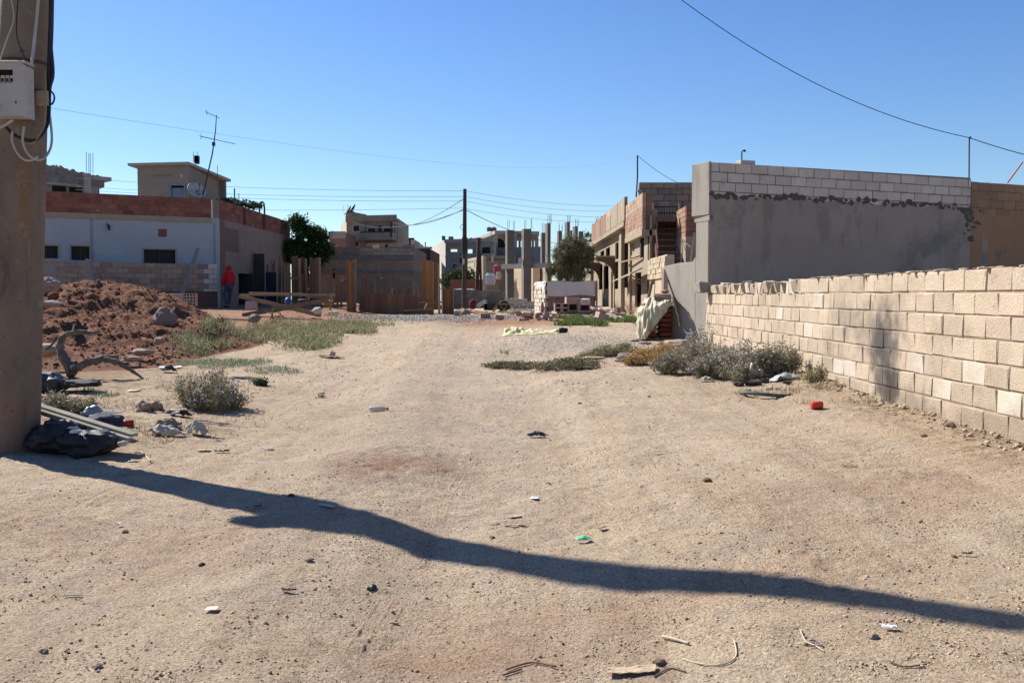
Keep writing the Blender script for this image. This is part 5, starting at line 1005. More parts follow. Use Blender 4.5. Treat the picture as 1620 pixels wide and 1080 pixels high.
b = MB(); b.tube([c + Vector((0, -.05, 0)), c + Vector((0, .05, 0))], .13, 10); cart.part('hub', b, m_rust)
b = MB(); b.beam(at(785, 481, jY), at(813, 481, jY), .4, .06); cart.part('plank', b, m_wood)
b = MB(); b.bc(at(788, 484, jY + .1), (.25, .5, .3)); b.beam(at(790, 482, jY), at(791, 492, jY), .05, .05); b.beam(at(806, 482, jY), at(806, 491, jY), .05, .05); cart.part('chassis', b, m_black)
b = MB(); p = [at(*q_, 45) for q_ in ((754, 483), (768, 474), (769, 477), (756, 486))]; b.beam(p[0], p[1], .08, .08); b.beam(p[2], p[3], .08, .08); b.beam(p[0], p[3], .08, .08); b.beam(p[1], p[2], .08, .08); solo('empty_panel', 'tilted empty white rectangular frame among the junk at the lane end', 'frame', b, mat('white_frame_paint', (.7, .7, .68), bump=0), p[3])
b = MB(); b.bc(at(774, 485, 44), (.5, .4, .35)); b.bc(at(774, 479, 44), (.35, .3, .12)); solo('engine_box', 'dark boxy machine with a rounded top beside the white frame', 'machine', b, m_black, at(774, 490, 44), bevel=.03)
b = MB(); b.bc(at(769, 485, 43.9), (.16, .2, .34)); solo('white_canister', 'small whitish canister before the dark machine', 'canister', b, m_whs, at(769, 490, 43.9), bevel=.02)
board('pale board sloping down to the ground left of the cart', [(786, 484), (778, 496)], 42, .12, .04, m_wood); board('long board lying across the stones left of the dark hollow block', [(752, 494), (775, 498)], 36, .16, .05, m_wood, Y2=35); 
b = MB(); b.lump(at(748, 481, 45), (.18, .15, .25), 2, .3); solo('dark_red_sack', 'small dark red sack left of the white frame', 'sack', b, mat('dark_red_cloth', (.12, .02, .02)), at(748, 486, 45), True)
# ================================================================== CONCRETE FRAME (columns with starter bars)
cY = 60
cf = T('unfinished_structure', 'bare concrete frame of columns and a beam with starter bars, left of the olive tree', 'concrete frame', (xat(835, cY), cY, .6))
def column(t, pl, pm, pr_, ty, by, Y, bars=4, parent=None):
    """column seen from its corner: lit left face pl-pm, shaded face pm-pr"""
    x0, x1 = xat(pm, Y), xat(pr_, Y); dy = min(.55, abs((pm - pl) / FPX * Y) * 7 + .25); xl = xat(pl, Y + dy); z1 = zat(ty, Y); z0 = max(zat(by, Y), .4); b = MB()
    b.quadbox([Vector((x0, Y, z)) if k == 0 else (Vector((x1, Y, z)) if k == 1 else (Vector((x1 + xl - x0 , Y + dy, z)) if k == 2 else Vector((xl, Y + dy, z)))) for z in (z0, z1) for k in range(4)]); o = t.part('column', b, m_conc2)
    b = MB()
    for i in range(bars): xx = x0 + (x1 - x0) * (.1 + .8 * (i % 2) + rnd.uniform(-.05, .05)) + (.0 if i < 2 else .08); b.tube([(xx, Y + .1 + .25 * (i // 2), z1), (xx + rnd.uniform(-.04, .04), Y + .1 + .25 * (i // 2), z1 + rnd.uniform(.45, .7))], .016, 4)
    if bars: t.part('starter_bars', b, m_rust)
m_conc2 = mat('young_concrete', (.175, .16, .14), (.135, .125, .108), 2, .9, .25, 14, .01)
column(cf, 799.5, 802.5, 813, 364, 477, cY); column(cf, 825, 828.5, 840.5, 362, 478, cY - 2); column(cf, 855, 857, 862.5, 368, 420, cY + 6); column(cf, 862.5, 866, 871, 353, 480, cY - 1)
b = MB(); F = Fr((xat(795, cY + .2), cY + .2), (xat(866, cY - 2.4), cY - 2.4)); b.fb(F, 0, F.len, -.1, .2, zat(424.5, cY - 1), zat(417, cY - 1)); b.fb(F, 2.1, F.len, .25, 3.5, zat(420, cY - 1), zat(417.5, cY - 1)); cf.part('beam', b, mat('pale_concrete', (.44, .42, .38), (.36, .345, .31), 2))
b = MB(); b.bc(at(823, 413, cY - 1.8), (.22, .15, .35)); solo('white_canister', 'small white canister standing on the beam of the concrete frame', 'canister', b, m_whs, at(823, 416, cY - 1.8), bevel=.02)
# second frame behind the olive tree
cg = T('concrete_columns', 'group of tall bare concrete columns with starter bars rising behind the olive tree', 'concrete frame', (xat(905, 76), 76, .7))
for a, m_, c, t, Y in ((881, 883.5, 889, 365, 76), (893, 897, 901.5, 351, 75), (901.5, 902, 905, 364.5, 78), (905.5, 909.5, 914, 358, 76), (914.5, 915.5, 922.5, 366, 79), (939, 942, 946, 354.5, 78)): column(cg, a, m_, c, t, 470, Y, 0 if c in (905, 922.5) else 4)
# ================================================================== FAR BUILDINGS
def fbuild(name, label, cat, Y, x0, x1, top, bt, depth, m, wins=(), left=None, ms=None, ang=0, open_back=(), frame=None, roof=True):
    """box building facing the lane; windows given as picture rectangles; left = picture x where its visible left side ends"""
    p0 = Vector((xat(x0, Y), Y)); p1 = Vector((xat(x1, Y + ang), Y + ang)); F = Fr(p0[:], p1[:]); z1 = F.uv(x0, top)[1]; z0 = max(.3, F.uv(x0, bt)[1]) if bt else .3
    t = T(name, label, cat, ((p0.x + p1.x) / 2, Y + depth / 2, z0)); hs_ = []
    for wx0, wx1, wy0, wy1 in wins: ua, za = F.uv(wx0, wy0); ub, zb_ = F.uv(wx1, wy1); hs_.append((ua, ub, zb_, za))
    b = MB(); b.wall(F, 0, F.len, z0, z1, 0, .25, hs_); t.part('wall', b, m)
    for k, h in enumerate(hs_):
        b = MB(); b.wall(F, h[0] - .08, h[1] + .08, h[2] - .08, h[3] + .08, -.04, .03, [(h[0] + .02, h[1] - .02, h[2] + .02, h[3] - .02)]); fo = t.part('window', b, frame or m)
        if k not in open_back: b = MB(); b.fb(F, h[0] + .02, h[1] - .02, .12, .16, h[2] + .02, h[3] - .02); t.part('pane', b, MATS['dark_glass'], parent=fo)
    sx = 0
    if left is not None: sx = xat(left, Y + depth) - p0.x
    b = MB(); q0 = p0 + Vector((0, .26)); q1 = Vector((p0.x + sx, Y + depth)); L_ = Fr(q0[:], q1[:]); b.quadbox([(q0.x, q0.y, z0), (q0.x + .25, q0.y, z0), (q1.x + .25, q1.y, z0), (q1.x, q1.y, z0), (q0.x, q0.y, z1), (q0.x + .25, q0.y, z1), (q1.x + .25, q1.y, z1), (q1.x, q1.y, z1)]); t.part('side_wall', b, ms or m)
    b = MB(); b.box(p1.x - .25 + sx, p1.x + sx * .0, Y + max(ang, 0) + .26, Y + depth, z0, z1 - .01) if not open_back else b.box(p1.x - .25, p1.x, Y + max(ang, 0) + .26, Y + depth, z0, z1 - .01)
    if not open_back: b.box(p0.x + sx + .26, p1.x - .26, Y + depth - .25, Y + depth, z0, z1 - .01)
    t.part('rear_wall', b, m)
    if roof: b = MB(); b.quadbox([(p0.x + .26, Y + .26 + max(ang, 0), z1 - .3), (p1.x - .26, Y + .26 + max(ang, 0), z1 - .3), (p1.x - .26, Y + depth - .26, z1 - .3), (p0.x + sx + .26, Y + depth - .26, z1 - .3)] + [(p0.x + .26, Y + .26 + max(ang, 0), z1 - .12), (p1.x - .26, Y + .26 + max(ang, 0), z1 - .12), (p1.x - .26, Y + depth - .26, z1 - .12), (p0.x + sx + .26, Y + depth - .26, z1 - .12)]); t.part('roof', b, m_conc)
    return t, F, z0, z1
bt = MATS['dark_glass']
bx_ = brickx((1, 0), .4, .2, (.62, .6, .58))
m_bh = mat('block_house_wall', (.26, .215, .165), (.21, .17, .135), .9, .93, .4, 14, .012, c3=(.17, .155, .14), s3=.6, t3=.58, extra=bx_)
t, F, z0, z1 = fbuild('block_house', 'long block house with two dark bands, behind the form boards at the lane end', 'house', 54, 505, 655, 391, 492, 8, m_bh, [(526, 531, 425, 445)])
m_band = mat('dark_band', (.12, .12, .115), (.16, .155, .145), 1.5)
for a, c in ((404.5, 411.5), (427.5, 431.5)):
    b = MB(); b.fb(F, 0, F.len, -.06, -.003, F.uv(540, c)[1], F.uv(540, a)[1]); t.part('concrete_band', b, m_band)
m_bp = mat('proud_block', (.31, .26, .20), (.25, .21, .165), 2, .93, .3, 30, .008, rand=.2); mesB = [blockmesh('block', .388, .188, .06, m_bp, .006, jag=.004, seed=170 + i) for i in range(3)]
courses(t, F, 'block', mesB, 2.3, F.len, F.uv(540, 403.5)[1], 2, .4, .2, -.03, .014, jv=.012)
for k in range(14): u = rnd.uniform(2.3, F.len); t.piece('block', mesB[k % 3], F.P(u, .02, z1), rz=F.ang + math.pi * F.flip, scale=(rnd.uniform(.4, .95), 2, 1))
for px, py, s in ((595, 391, .35), (604, 440, .15)): b = MB(); b.bc(at(px, py, 53.9), (s, .2, s * .5)); solo('white_lump', 'whitish block lying on the ragged top of the block house' if py < 400 else 'tiny pale block fixed on the block house wall under its lower band', 'block', b, m_whs, at(px, py, 53.9), bevel=.02)
for px in (600, 627): b = MB(); b.fb(F, F.U(px) - .1, F.U(px) + .1, -.05, -.002, .5, F.uv(px, 412)[1]); t.part('pilaster', b, m_bh)
# hooks of orange ornamental grilles in the shade left of it
for i, (px, wd) in enumerate(((507, 6), (517, 8), (540, 12))):
    Y = 44; p = at(px, 440, Y); b = MB(); r_ = wd / FPX * Y / 2
    for k in range(7): a = k * .9; c = p + Vector((math.cos(a) * r_ * .5, 0, math.sin(a) * r_ * .5)); b.tube([c + Vector((math.cos(s) * r_ * .32, 0, math.sin(s) * r_ * .32)) for s in [x * .7 for x in range(10)]], .018, 4)
    b.tube([p + Vector((-r_, 0, -r_)), Vector((p.x - r_, Y, .7))], .015, 4); solo('ornamental_grille', ['small curled orange grille, left of three in the shade under the tree', 'curled orange grille, middle of three in the shade under the tree', 'larger curled orange grille, right of three, nearest the orange form'][i], 'grille', b, mat('orange_rust', (.42, .22, .10), bump=0), p)
b = MB()
for k in range(6): x = 483 + k * 2.2; b.tube([at(x, 462, 43.8), at(x + rnd.uniform(-.5, .5), 436, 43.8)], .02, 4)
solo('rusty_bars', 'cluster of upright rust-orange bars between the forms under the tree', 'bars', b, MATS['orange_rust'], at(488, 462, 43.8))
m_dr = mat('dark_red_house', (.13, .06, .05), (.10, .05, .042), 1.2, .93, .2, 12, .006, extra=brickx((1, 0), .4, .2, (.7, .65, .6)))
t, F, z0, z1 = fbuild('dark_red_house', 'dark red brick house squeezed behind the widest orange form', 'house', 62, 655, 681, 393.5, 492, 8, m_dr)
b = MB(); b.fb(F, -.2, F.len + .1, -.15, .3, z1, z1 + .12); t.part('roof_slab', b, m_conc)
for px, py in ((661, 402), (657.5, 407)): b = MB(); b.lump(F.P(F.U(px), -.1, F.uv(px, py)[1]), (.16, .1, .13), 1, .3); t.part('wall_lamp', b, m_whs)
# three-storey house
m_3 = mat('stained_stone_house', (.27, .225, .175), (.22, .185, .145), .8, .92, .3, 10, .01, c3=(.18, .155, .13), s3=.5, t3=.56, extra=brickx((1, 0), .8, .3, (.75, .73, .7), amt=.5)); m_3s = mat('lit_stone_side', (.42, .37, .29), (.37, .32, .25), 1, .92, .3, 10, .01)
m_fr = mat('pale_frame', (.33, .32, .30), bump=0)
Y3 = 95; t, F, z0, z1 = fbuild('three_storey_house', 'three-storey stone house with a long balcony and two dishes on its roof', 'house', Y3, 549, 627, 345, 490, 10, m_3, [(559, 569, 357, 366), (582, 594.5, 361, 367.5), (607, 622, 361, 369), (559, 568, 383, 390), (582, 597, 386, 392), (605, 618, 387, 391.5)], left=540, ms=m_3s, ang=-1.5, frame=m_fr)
def FB(F, a, c, t_, b_, v0, v1): u0, zz1 = F.uv(a, t_); u1, zz0 = F.uv(c, b_); bb = MB(); bb.fb(F, u0, u1, v0, v1, zz0, zz1); return bb
t.part('roof_edge', FB(F, 549, 628, 342, 350, -.35, -.003), m_3); t.part('stair_turret', FB(F, 545, 560, 336, 342, .3, 3), m_3); t.part('balcony', FB(F, 577, 627, 369.5, 380, -1.0, -.005), m_3); t.part('balcony_rail', FB(F, 577, 627, 367.5, 369, -1.0, -.94), m_black); t.part('floor_band', FB(F, 549, 627, 380.5, 382, -.1, -.004), mat('red_band', (.2, .09, .075)))
t.part('door', FB(F, 599, 603, 357, 369, -.03, -.002), m_dark); t.part('canopy', FB(F, 607, 625, 357.5, 359.5, -.3, -.003), m_fr); t.part('pilaster', FB(F, 576, 578, 350, 392, -.12, -.004), m_3)
t.part('drain_curtain', FB(F, 624.5, 627, 352, 376, -1.1, -1.02), m_black)
b = MB(); b.bc(at(554, 338, Y3 + 3), (.8, .5, .5)); solo('rooftop_clutter', 'reddish clutter on the roof of the three-storey house under the dishes', 'clutter', b, mat('red_clutter', (.3, .08, .07)), at(554, 340, Y3 + 3), bevel=.05)
dish('dark dish on the three-storey house roof, left of two', 550.5, 333, Y3 + 2, .6, R(200), 342, m=m_black); dish('dark dish on the three-storey house roof, right and higher of two', 557.5, 330.5, Y3 + 2, .6, R(190), 342, m=m_black)
t, F, z0, z1 = fbuild('low_red_house', 'low reddish house with a grey roof line, half hidden right of the dark tree', 'house', 88, 522, 547, 367, 492, 6, mat('red_grey_house', (.24, .13, .11), (.2, .12, .1), 1)); t.part('roof_band', FB(F, 520, 547, 366, 377, -.06, -.003), m_conc)
t, F, z0, z1 = fbuild('pale_flat_house', 'pale flat-roofed house behind, right of the three-storey house', 'house', 112, 628, 655, 378, 470, 8, mat('pale_house', (.38, .37, .35), (.33, .32, .3), 1)); t.part('coping', FB(F, 627, 655.5, 376.5, 379, -.2, -.003), m_dark)
fbuild('pale_annex', 'small pale stepped annex at the right end of the pale flat-roofed house', 'house', 113, 655, 663, 384, 470, 6, MATS['pale_house']); 
b = MB(); b.tube([at(648.5, 470, 100), at(648.5, 377, 100)], .09, 5); solo('thin_post', 'thin dark post in front of the pale flat-roofed house', 'post', b, m_black, at(648.5, 470, 100)); b = MB(); b.tube([at(673, 394, 100), at(673, 383, 100)], .06, 5); solo('roof_rod', 'short rod above the dark red house', 'rod', b, m_black, at(673, 394, 100))
# grey two-storey house
m_g2 = mat('grey_cement_house', (.27, .265, .25), (.22, .215, .205), .6, .92, .3, 8, .012, c3=(.19, .185, .175), s3=.45, t3=.56, extra=brickx((1, 0), .4, .4, (.8, .8, .8), amt=.35)); m_g2s = mat('grey_cement_lit_side', (.47, .455, .42), (.42, .40, .37), .8, .92, .3, 8, .012)  # side copy is lighter: sunlight put into its colour
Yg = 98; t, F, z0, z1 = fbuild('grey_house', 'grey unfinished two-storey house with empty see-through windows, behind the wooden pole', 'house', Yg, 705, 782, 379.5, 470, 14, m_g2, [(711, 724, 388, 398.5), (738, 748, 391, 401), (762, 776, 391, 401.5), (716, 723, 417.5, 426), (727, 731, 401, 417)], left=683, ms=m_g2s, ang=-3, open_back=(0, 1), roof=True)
b = MB(); u0, u1 = F.U(705), F.U(782)
b.wall(F, .3, F.len, z0, z1 - .4, 9.7, 9.9, [(F.uv(713, 400, 9.7)[0], F.uv(720, 400, 9.7)[0], F.uv(715, 398, 9.7)[1], F.uv(715, 391, 9.7)[1]), (F.uv(739, 400, 9.7)[0], F.uv(744, 400, 9.7)[0], F.uv(741, 400, 9.7)[1], F.uv(741, 393, 9.7)[1])]); t.part('far_wall', b, m_g2)
t.part('floor_band', FB(F, 705, 782, 404, 407, -.08, -.003), m_g2); t.part('coping', FB(F, 704.5, 782, 379, 382, -.2, -.004), m_conc); t.part('balcony', FB(F, 748, 782, 402, 404, -.6, -.09), m_g2)
for i, (x0, x1, a, c) in enumerate(((699, 704, 373, 380), (709.5, 717, 374, 380))): b = MB(); p = at(x0, c, Yg + 3 - i); q_ = at(x1, a, Yg + 3 - i); b.box(p.x, q_.x, p.y, p.y + .6, p.z, q_.z); solo('roof_tank', ['smaller dark square tank on the left roof edge of the grey house', 'larger blue-grey square tank on the roof of the grey house'][i], 'tank', b, mat('tank_grey', (.12, .14, .16), bump=0), p, bevel=.03)
b = MB()
for k in range(7): b.lump(at(745 + k * 2.2, 378.5 + rnd.uniform(-1, 1), Yg - 1.5), (.18, .12, .13), 2, .35, 2, k)
solo('pink_laundry', 'pink cloth hung over the roof edge of the grey house', 'cloth', b, mat('pink_cloth', (.55, .09, .20), rough=.8), at(750, 380, Yg - 1.5), True)
# open slab frame behind
Yo = 108; of = T('open_frame_building', 'roofed open concrete frame building with slim columns, behind the grey house', 'building', (xat(805, Yo), Yo + 5, .8)); m_of = mat('frame_concrete', (.34, .30, .25), (.29, .25, .21), 1.5, .9, .2, 12)
zt = zat(366, Yo); p = [(xat(783, Yo), Yo), (xat(853, Yo + 1.5), Yo + 1.5), (xat(849, Yo + 14), Yo + 14), (xat(755, Yo + 14), Yo + 14)]
b = MB(); b.quadbox([Vector((a, c, z)) for z in (zt - .28, zt + .1) for a, c in p]); of.part('roof', b, m_of)
zf = zat(396, Yo); b = MB(); b.quadbox([Vector((a, c, z)) for z in (zf - .35, zf) for a, c in p]); of.part('floor_slab', b, m_of)
for px, Y in ((784.5, Yo + .3), (802, Yo + .6), (815, Yo + .8), (828, Yo + 1), (849, Yo + 1.8), (757, Yo + 13.6), (766, Yo + 10), (773, Yo + 7), (779, Yo + 3.5), (790, Yo + 13), (797, Yo + 13), (806, Yo + 13.3), (811, Yo + 13), (822, Yo + 13.2), (834, Yo + 13.2), (843, Yo + 13.3)):
    w_ = .42 if Y < Yo + 3 else .3; b = MB(); b.box(xat(px, Y) - w_ / 2, xat(px, Y) + w_ / 2, Y, Y + w_, zf, zt - .28); of.part('column', b, m_of)
b = MB(); F = Fr(p[0], p[1]); b.fb(F, .3, F.len, .4, .6, .5, zf - .36); of.part('lower_wall', b, m_of)
for a, c, tt_, bb_ in ((758, 800, 404, 460), (800, 846, 402, 460), (830, 862, 398, 430)): b = MB(); p0 = at(a, bb_, Yo - 3); p1 = at(c, tt_, Yo - 3); b.box(p0.x, p1.x, Yo - 3, Yo - 2.7, .5, p1.z); of.part('annex_wall', b, m_of)
b = MB(); b.lump(at(788, 393, Yo + 2), (.9, .6, 1.2), 2, .3); solo('covered_heap', 'dark heap on the upper floor of the open frame building', 'heap', b, m_dark, at(788, 396, Yo + 2), True)
for i, (x, c) in enumerate(((774, 'grey'), (781.5, 'pink'))): b = MB(); q_ = at(x, 366, Yo + 3); b.tube([q_, at(x, 360, Yo + 3)], .3, 12); b.tube([at(x, 360, Yo + 3), at(x, 359, Yo + 3)], .12, 8); solo('roof_tank', ['grey round tank on the roof of the open frame building', 'pink-red round tank beside the grey one on the open frame roof'][i], 'tank', b, MATS['tank_grey'] if i == 0 else mat('pink_tank', (.42, .07, .11), bump=0), q_)
# tan block house and beige wall
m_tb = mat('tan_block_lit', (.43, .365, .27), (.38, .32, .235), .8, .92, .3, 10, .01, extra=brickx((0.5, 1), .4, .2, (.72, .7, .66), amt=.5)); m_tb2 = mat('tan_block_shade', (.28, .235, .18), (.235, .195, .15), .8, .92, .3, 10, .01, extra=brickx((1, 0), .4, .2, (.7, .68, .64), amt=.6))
Yt = 78; p0, p1, p2 = (xat(740, Yt + 7), Yt + 7), (xat(764.5, Yt), Yt), (xat(801, Yt + .5), Yt + .5); tt_ = T('tan_block_house', 'low tan block house with one sunlit side, behind the pair of thin posts', 'house', (xat(770, Yt), Yt + 3, .7)); zt = zat(404.5, Yt)
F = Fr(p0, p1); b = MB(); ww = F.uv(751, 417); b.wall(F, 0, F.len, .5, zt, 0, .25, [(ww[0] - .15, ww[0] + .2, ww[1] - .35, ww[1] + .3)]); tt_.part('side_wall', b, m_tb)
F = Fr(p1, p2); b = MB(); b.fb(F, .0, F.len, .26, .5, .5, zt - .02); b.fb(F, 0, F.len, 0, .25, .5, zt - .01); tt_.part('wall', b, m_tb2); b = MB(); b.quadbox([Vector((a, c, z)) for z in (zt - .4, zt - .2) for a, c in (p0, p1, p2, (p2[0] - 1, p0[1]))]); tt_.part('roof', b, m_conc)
b = MB(); b.bc(at(779, 409, Yt - .2), (.18, .1, .5)); tt_.part('chimney', b, m_whs)
m_bw = mat('beige_sunny_wall', (.46, .36, .24), (.42, .33, .22), .8, .92, .25, 10, .008, extra=brickx((1, .3), .5, .22, (.8, .78, .74), amt=.5))
Yw = 70; F = Fr((xat(790, Yw + 10), Yw + 10), (xat(868, Yw), Yw)); bw = T('beige_wall', 'high sunny beige block wall seen between the columns of the concrete frame', 'wall', (xat(825, Yw + 5), Yw + 5, .7)); b = MB(); b.wall(F, 0, F.len, .5, zat(419, Yw + 4), 0, .25, [(F.uv(852, 440)[0], F.uv(857, 440)[0], .5, F.uv(855, 424)[1])]); bw.part('wall', b, m_bw)
b = MB(); b.fb(F, F.uv(846, 440)[0], F.uv(857, 440)[0], -.15, -.01, .5, F.uv(850, 424)[1]); bw.part('brown_door', b, mat('brown_leaf', (.16, .085, .05)))
# red brick low wall, grey low wall, bushes, tanks, posts
m_rl = mat('old_red_wall', (.27, .12, .08), (.21, .10, .07), 1.5, .92, .3, 14, .008, extra=brickx((1, 0), .4, .2, (.7, .66, .62))); F = Fr((xat(712, 74), 74), (xat(764, 74), 74)); b = MB(); b.fb(F, 0, F.len, 0, .2, .4, zat(442, 74)); solo('red_brick_wall', 'low red brick wall beyond the grey block wall, behind the wooden pole', 'wall', b, m_rl, (xat(738, 74), 74, .5))
Yl = 56; F = Fr((xat(716, Yl), Yl), (xat(800, Yl + 2), Yl + 2)); m_lw = mat('grey_low_wall', (.20, .19, .17), (.16, .15, .135), 1.5, .93, .3, 20, .01, c3=(.14, .13, .12), s3=.8, t3=.56); lo = T('grey_low_wall', 'low grey block wall crossing behind the wooden pole at the lane end', 'wall', (xat(758, Yl), Yl, .6)); b = MB(); b.fb(F, 0, F.len, .03, .2, .3, zat(460, Yl)); lo.part('core', b, m_lw)
mesL = [blockmesh('block', .385, .19, .06, mat('grey_low_block', (.23, .215, .19), (.18, .17, .155), 2, .93, .3, 30, .008, rand=.2), .008, jag=.004, seed=180 + i) for i in range(3)]; courses(lo, F, 'block', mesL, 0, F.len, zat(460, Yl) - .8, 4, .4, .2, 0, .014)
b = MB()
for k in range(16): b.lump(at(rnd.uniform(716, 750), 458.5, Yl + .3), (rnd.uniform(.1, .25), .12, .07), 1, .3, 2, k)
solo('bleached_rags', 'bleached bluish rags and stones along the top of the grey low wall', 'rags', b, mat('bleached', (.45, .47, .48)), at(730, 460, Yl + .3))
Yk = 64; tk = T('water_tank', 'white square plastic water tank on a low block base', 'water tank', (xat(776, Yk), Yk + .4, zat(460, Yk)))
b = MB(); b.box(xat(768, Yk), xat(783.5, Yk), Yk, Yk + .8, zat(450.5, Yk), zat(433, Yk)); tk.part('tank', b, mat('white_plastic', (.62, .63, .65), (.56, .57, .6), 2, .6, bump=0), bevel=.08)
b = MB(); b.tube([at(775, 433, Yk + .3), at(775, 431.7, Yk + .3)], .2, 10); tk.part('lid', b, MATS['white_plastic'])
b = MB(); b.box(xat(765, Yk), xat(791, Yk), Yk - .1, Yk + 1.3, .5, zat(458, Yk)); b.box(xat(769, Yk), xat(788, Yk), Yk + .1, Yk + 1, zat(458, Yk), zat(450.8, Yk)); tk.part('base', b, m_bw)
b = MB(); b.tube([at(786, 430, Yk + 1.6), at(786, 421, Yk + 1.6)], .24, 12); b.tube([at(786, 421, Yk + 1.6), at(786, 418.5, Yk + 1.6)], [.24, .08], 12); b.beam(at(786, 445, Yk + 1.6), at(786, 430, Yk + 1.6), .3, .3); solo('red_tank', 'dark pink barrel tank on a stand right above the white water tank', 'tank', b, MATS['pink_tank'], at(786, 445, Yk + 1.6))
b = MB(); b.bc(at(789, 436, Yk + 1.2), (.36, .3, .5)); solo('white_canister', 'white canister right of the water tank below the pink barrel', 'canister', b, m_whs, at(790, 441, Yk + 1.2), bevel=.05)
for i, (a, c) in enumerate((((754.5, 458), (757.8, 376)), ((761, 460), (759.5, 400)))): b = MB(); b.tube([at(*a, 60), at(*c, 60)], .12 if i == 0 else .08, 6); solo('thin_post', ['dark thin post leaning slightly right, before the tan block house', 'second, shorter thin post right beside the leaning one'][i], 'post', b, m_rust, at(*a, 60))
# wooden power pole
Yp = 50; pz = .62; pp = T('power_pole', 'tall dark wooden power pole standing at the far end of the lane', 'power pole', (xat(734, Yp), Yp, pz))
b = MB(); b.tube([(xat(734, Yp), Yp, pz - .3), at(735, 380, Yp), at(735.5, 299, Yp)], [.13, .115, .09], 10); pp.part('shaft', b, mat('dark_wood_pole', (.075, .06, .05), (.05, .04, .035), 4, stretch=(1, 1, .1)))
b = MB(); b.tube([at(735, 399, Yp), at(735.2, 376, Yp)], .16, 10); pp.part('collar', b, m_black); b = MB()
for k in range(3): b.lump(at(733.5, 411 + k * 3, Yp - .15), (.06, .05, .07), 1, .1)
pp.part('insulator', b, m_whs)
c = at(731.5, 359.5, Yp - .1); b = MB(); b.tube([c + Vector((math.cos(a) * .11, 0, math.sin(a) * .13)) for a in [k * .5 for k in range(14)]], .012, 5, False); pp.part('wire_coil', b, m_black)
# ================================================================== WIRES
def wire(label, a, b_, sag, r=.012, m=None, n=24, group='overhead wires'):
    a = Vector(a); b_ = Vector(b_); pts = [a.lerp(b_, i / n) - Vector((0, 0, sag * 4 * (i / n) * (1 - i / n))) for i in range(n + 1)]; b = MB(); b.tube(pts, r, 5); solo('overhead_wire', label, 'wire', b, m or m_wire, a, True, group)
m_wg = mat('wire_pale', (.22, .26, .32), rough=.8, bump=0)
wire('high black wire dropping from the top edge to the mast on the right walls', at(1020, -45, 21.5), MASTR, .55, .009)
wire('wire running on from the mast on the right walls out of the right edge', MASTR, at(1700, 262, 20.5), .05, .011)
wire('faint long wire from the concrete pole to the mast on the right house', at(79, 171, 8.3), MAST2, .55, .0016, mat('wire_faint', (.35, .42, .5), bump=0)); wire('faint wire sloping down right from the roof mast behind the tall building', MAST2, at(1110, 302, 44), .25, .012, m_wg)
for i, (ly, ry, sg) in enumerate(((286, 302, .2), (299, 311, .2), (304, 318, .2), (331, 329, .15))):
    wire('pale far wire crossing left of the wooden pole, number %s from the top' % ['one', 'two', 'three', 'four'][i], at(120, ly - 4, 52), at(735.5, ry, Yp), sg, .0085, m_wg)
for i, (ry, ly, sg) in enumerate(((302, 326, .25), (311, 333, .3), (318, 343, .3), (330, 350, .3))):
    wire('pale far wire crossing right of the wooden pole, number %s from the top' % ['one', 'two', 'three', 'four'][i], at(735.5, ry, Yp), at(1000, ly, 62), sg, .0085, m_wg)
wire('black service wire from the upper pole down left to the three-storey house', at(735.5, 313, Yp), at(622, 358, 90), .5, .018); wire('black service wire from the pole to the three-storey house, lower one', at(735.5, 330, Yp), at(622, 352, 90), .5, .02); wire('doubled black wire just beside the lower service wire of the pole', at(735.5, 331.5, Yp), at(560, 352, 90), .7, .015)
wire('black wire from the wooden pole sloping down right past the open frame', at(735.5, 331, Yp), at(905, 388, 70), .4, .017)
# ================================================================== TREES
m_bark = mat('bark', (.12, .09, .065), (.08, .06, .045), 8, .95, .5, 20, .02)
def tree(name, label, base, H_, crown, m, nl, size, seed, trunk=.16, clumps=46, asp=.5, limbs=7, solid=.75):
    """crown = list of (centre, radii) lobes"""
    q = random.Random(seed); t = T(name, label, 'tree', base); b = MB(); base = Vector(base); cc = sum((Vector(c) for c, r in crown), Vector()) / len(crown)
    fork = base.lerp(Vector((cc.x, cc.y, base.z)), .3) + Vector((0, 0, H_ * .3)); b.tube([base - Vector((0, 0, .3)), base.lerp(fork, .5) + Vector((.06, 0, 0)), fork], [trunk * 1.3, trunk, trunk * .85], 10, jit=.08); t.part('trunk', b, m_bark, True)
    ends = []; P = []
    for c, r in crown:
        k = max(5, int(clumps / len(crown)))
        for i in range(k):
            d = Vector((q.gauss(0, 1), q.gauss(0, 1), q.gauss(0, 1))).normalized() * q.uniform(.45, 1) ** .6; e = Vector(c) + Vector((d.x * r[0], d.y * r[1], d.z * r[2])); ends.append(e)
    for i in range(limbs):
        e = ends[int(i * len(ends) / limbs)]; m_ = fork.lerp(e, .5) + Vector((q.uniform(-.15, .15), q.uniform(-.15, .15), .15)); b = MB(); b.tube([fork - Vector((0, 0, .05)), m_, e], [trunk * .55, trunk * .3, trunk * .08], 6); t.part('limb', b, m_bark, True)
    for e in ends:
        n = int(nl / len(ends) * q.uniform(.6, 1.4)); rr = q.uniform(.6, 1.2) * (crown[0][1][0] / 2.1); g = rng.normal(size=(n, 3)); g /= np.linalg.norm(g, axis=1)[:, None]; g *= np.abs(rng.normal(size=(n, 1))) * .62 * rr * np.array([1, 1, .8]); P.append(g + np.array(e))
    V, Fq = leaves(np.concatenate(P), size, asp); me = npmesh('crown', V - np.array(base), Fq, m, 4); o = link('crown', me, (0, 0, 0), t.e); return t
m_dkleaf = mat('dark_green_leaves', (.045, .082, .02), (.028, .055, .015), 2.2, .6, bump=0, isl=.5, trans=.22)
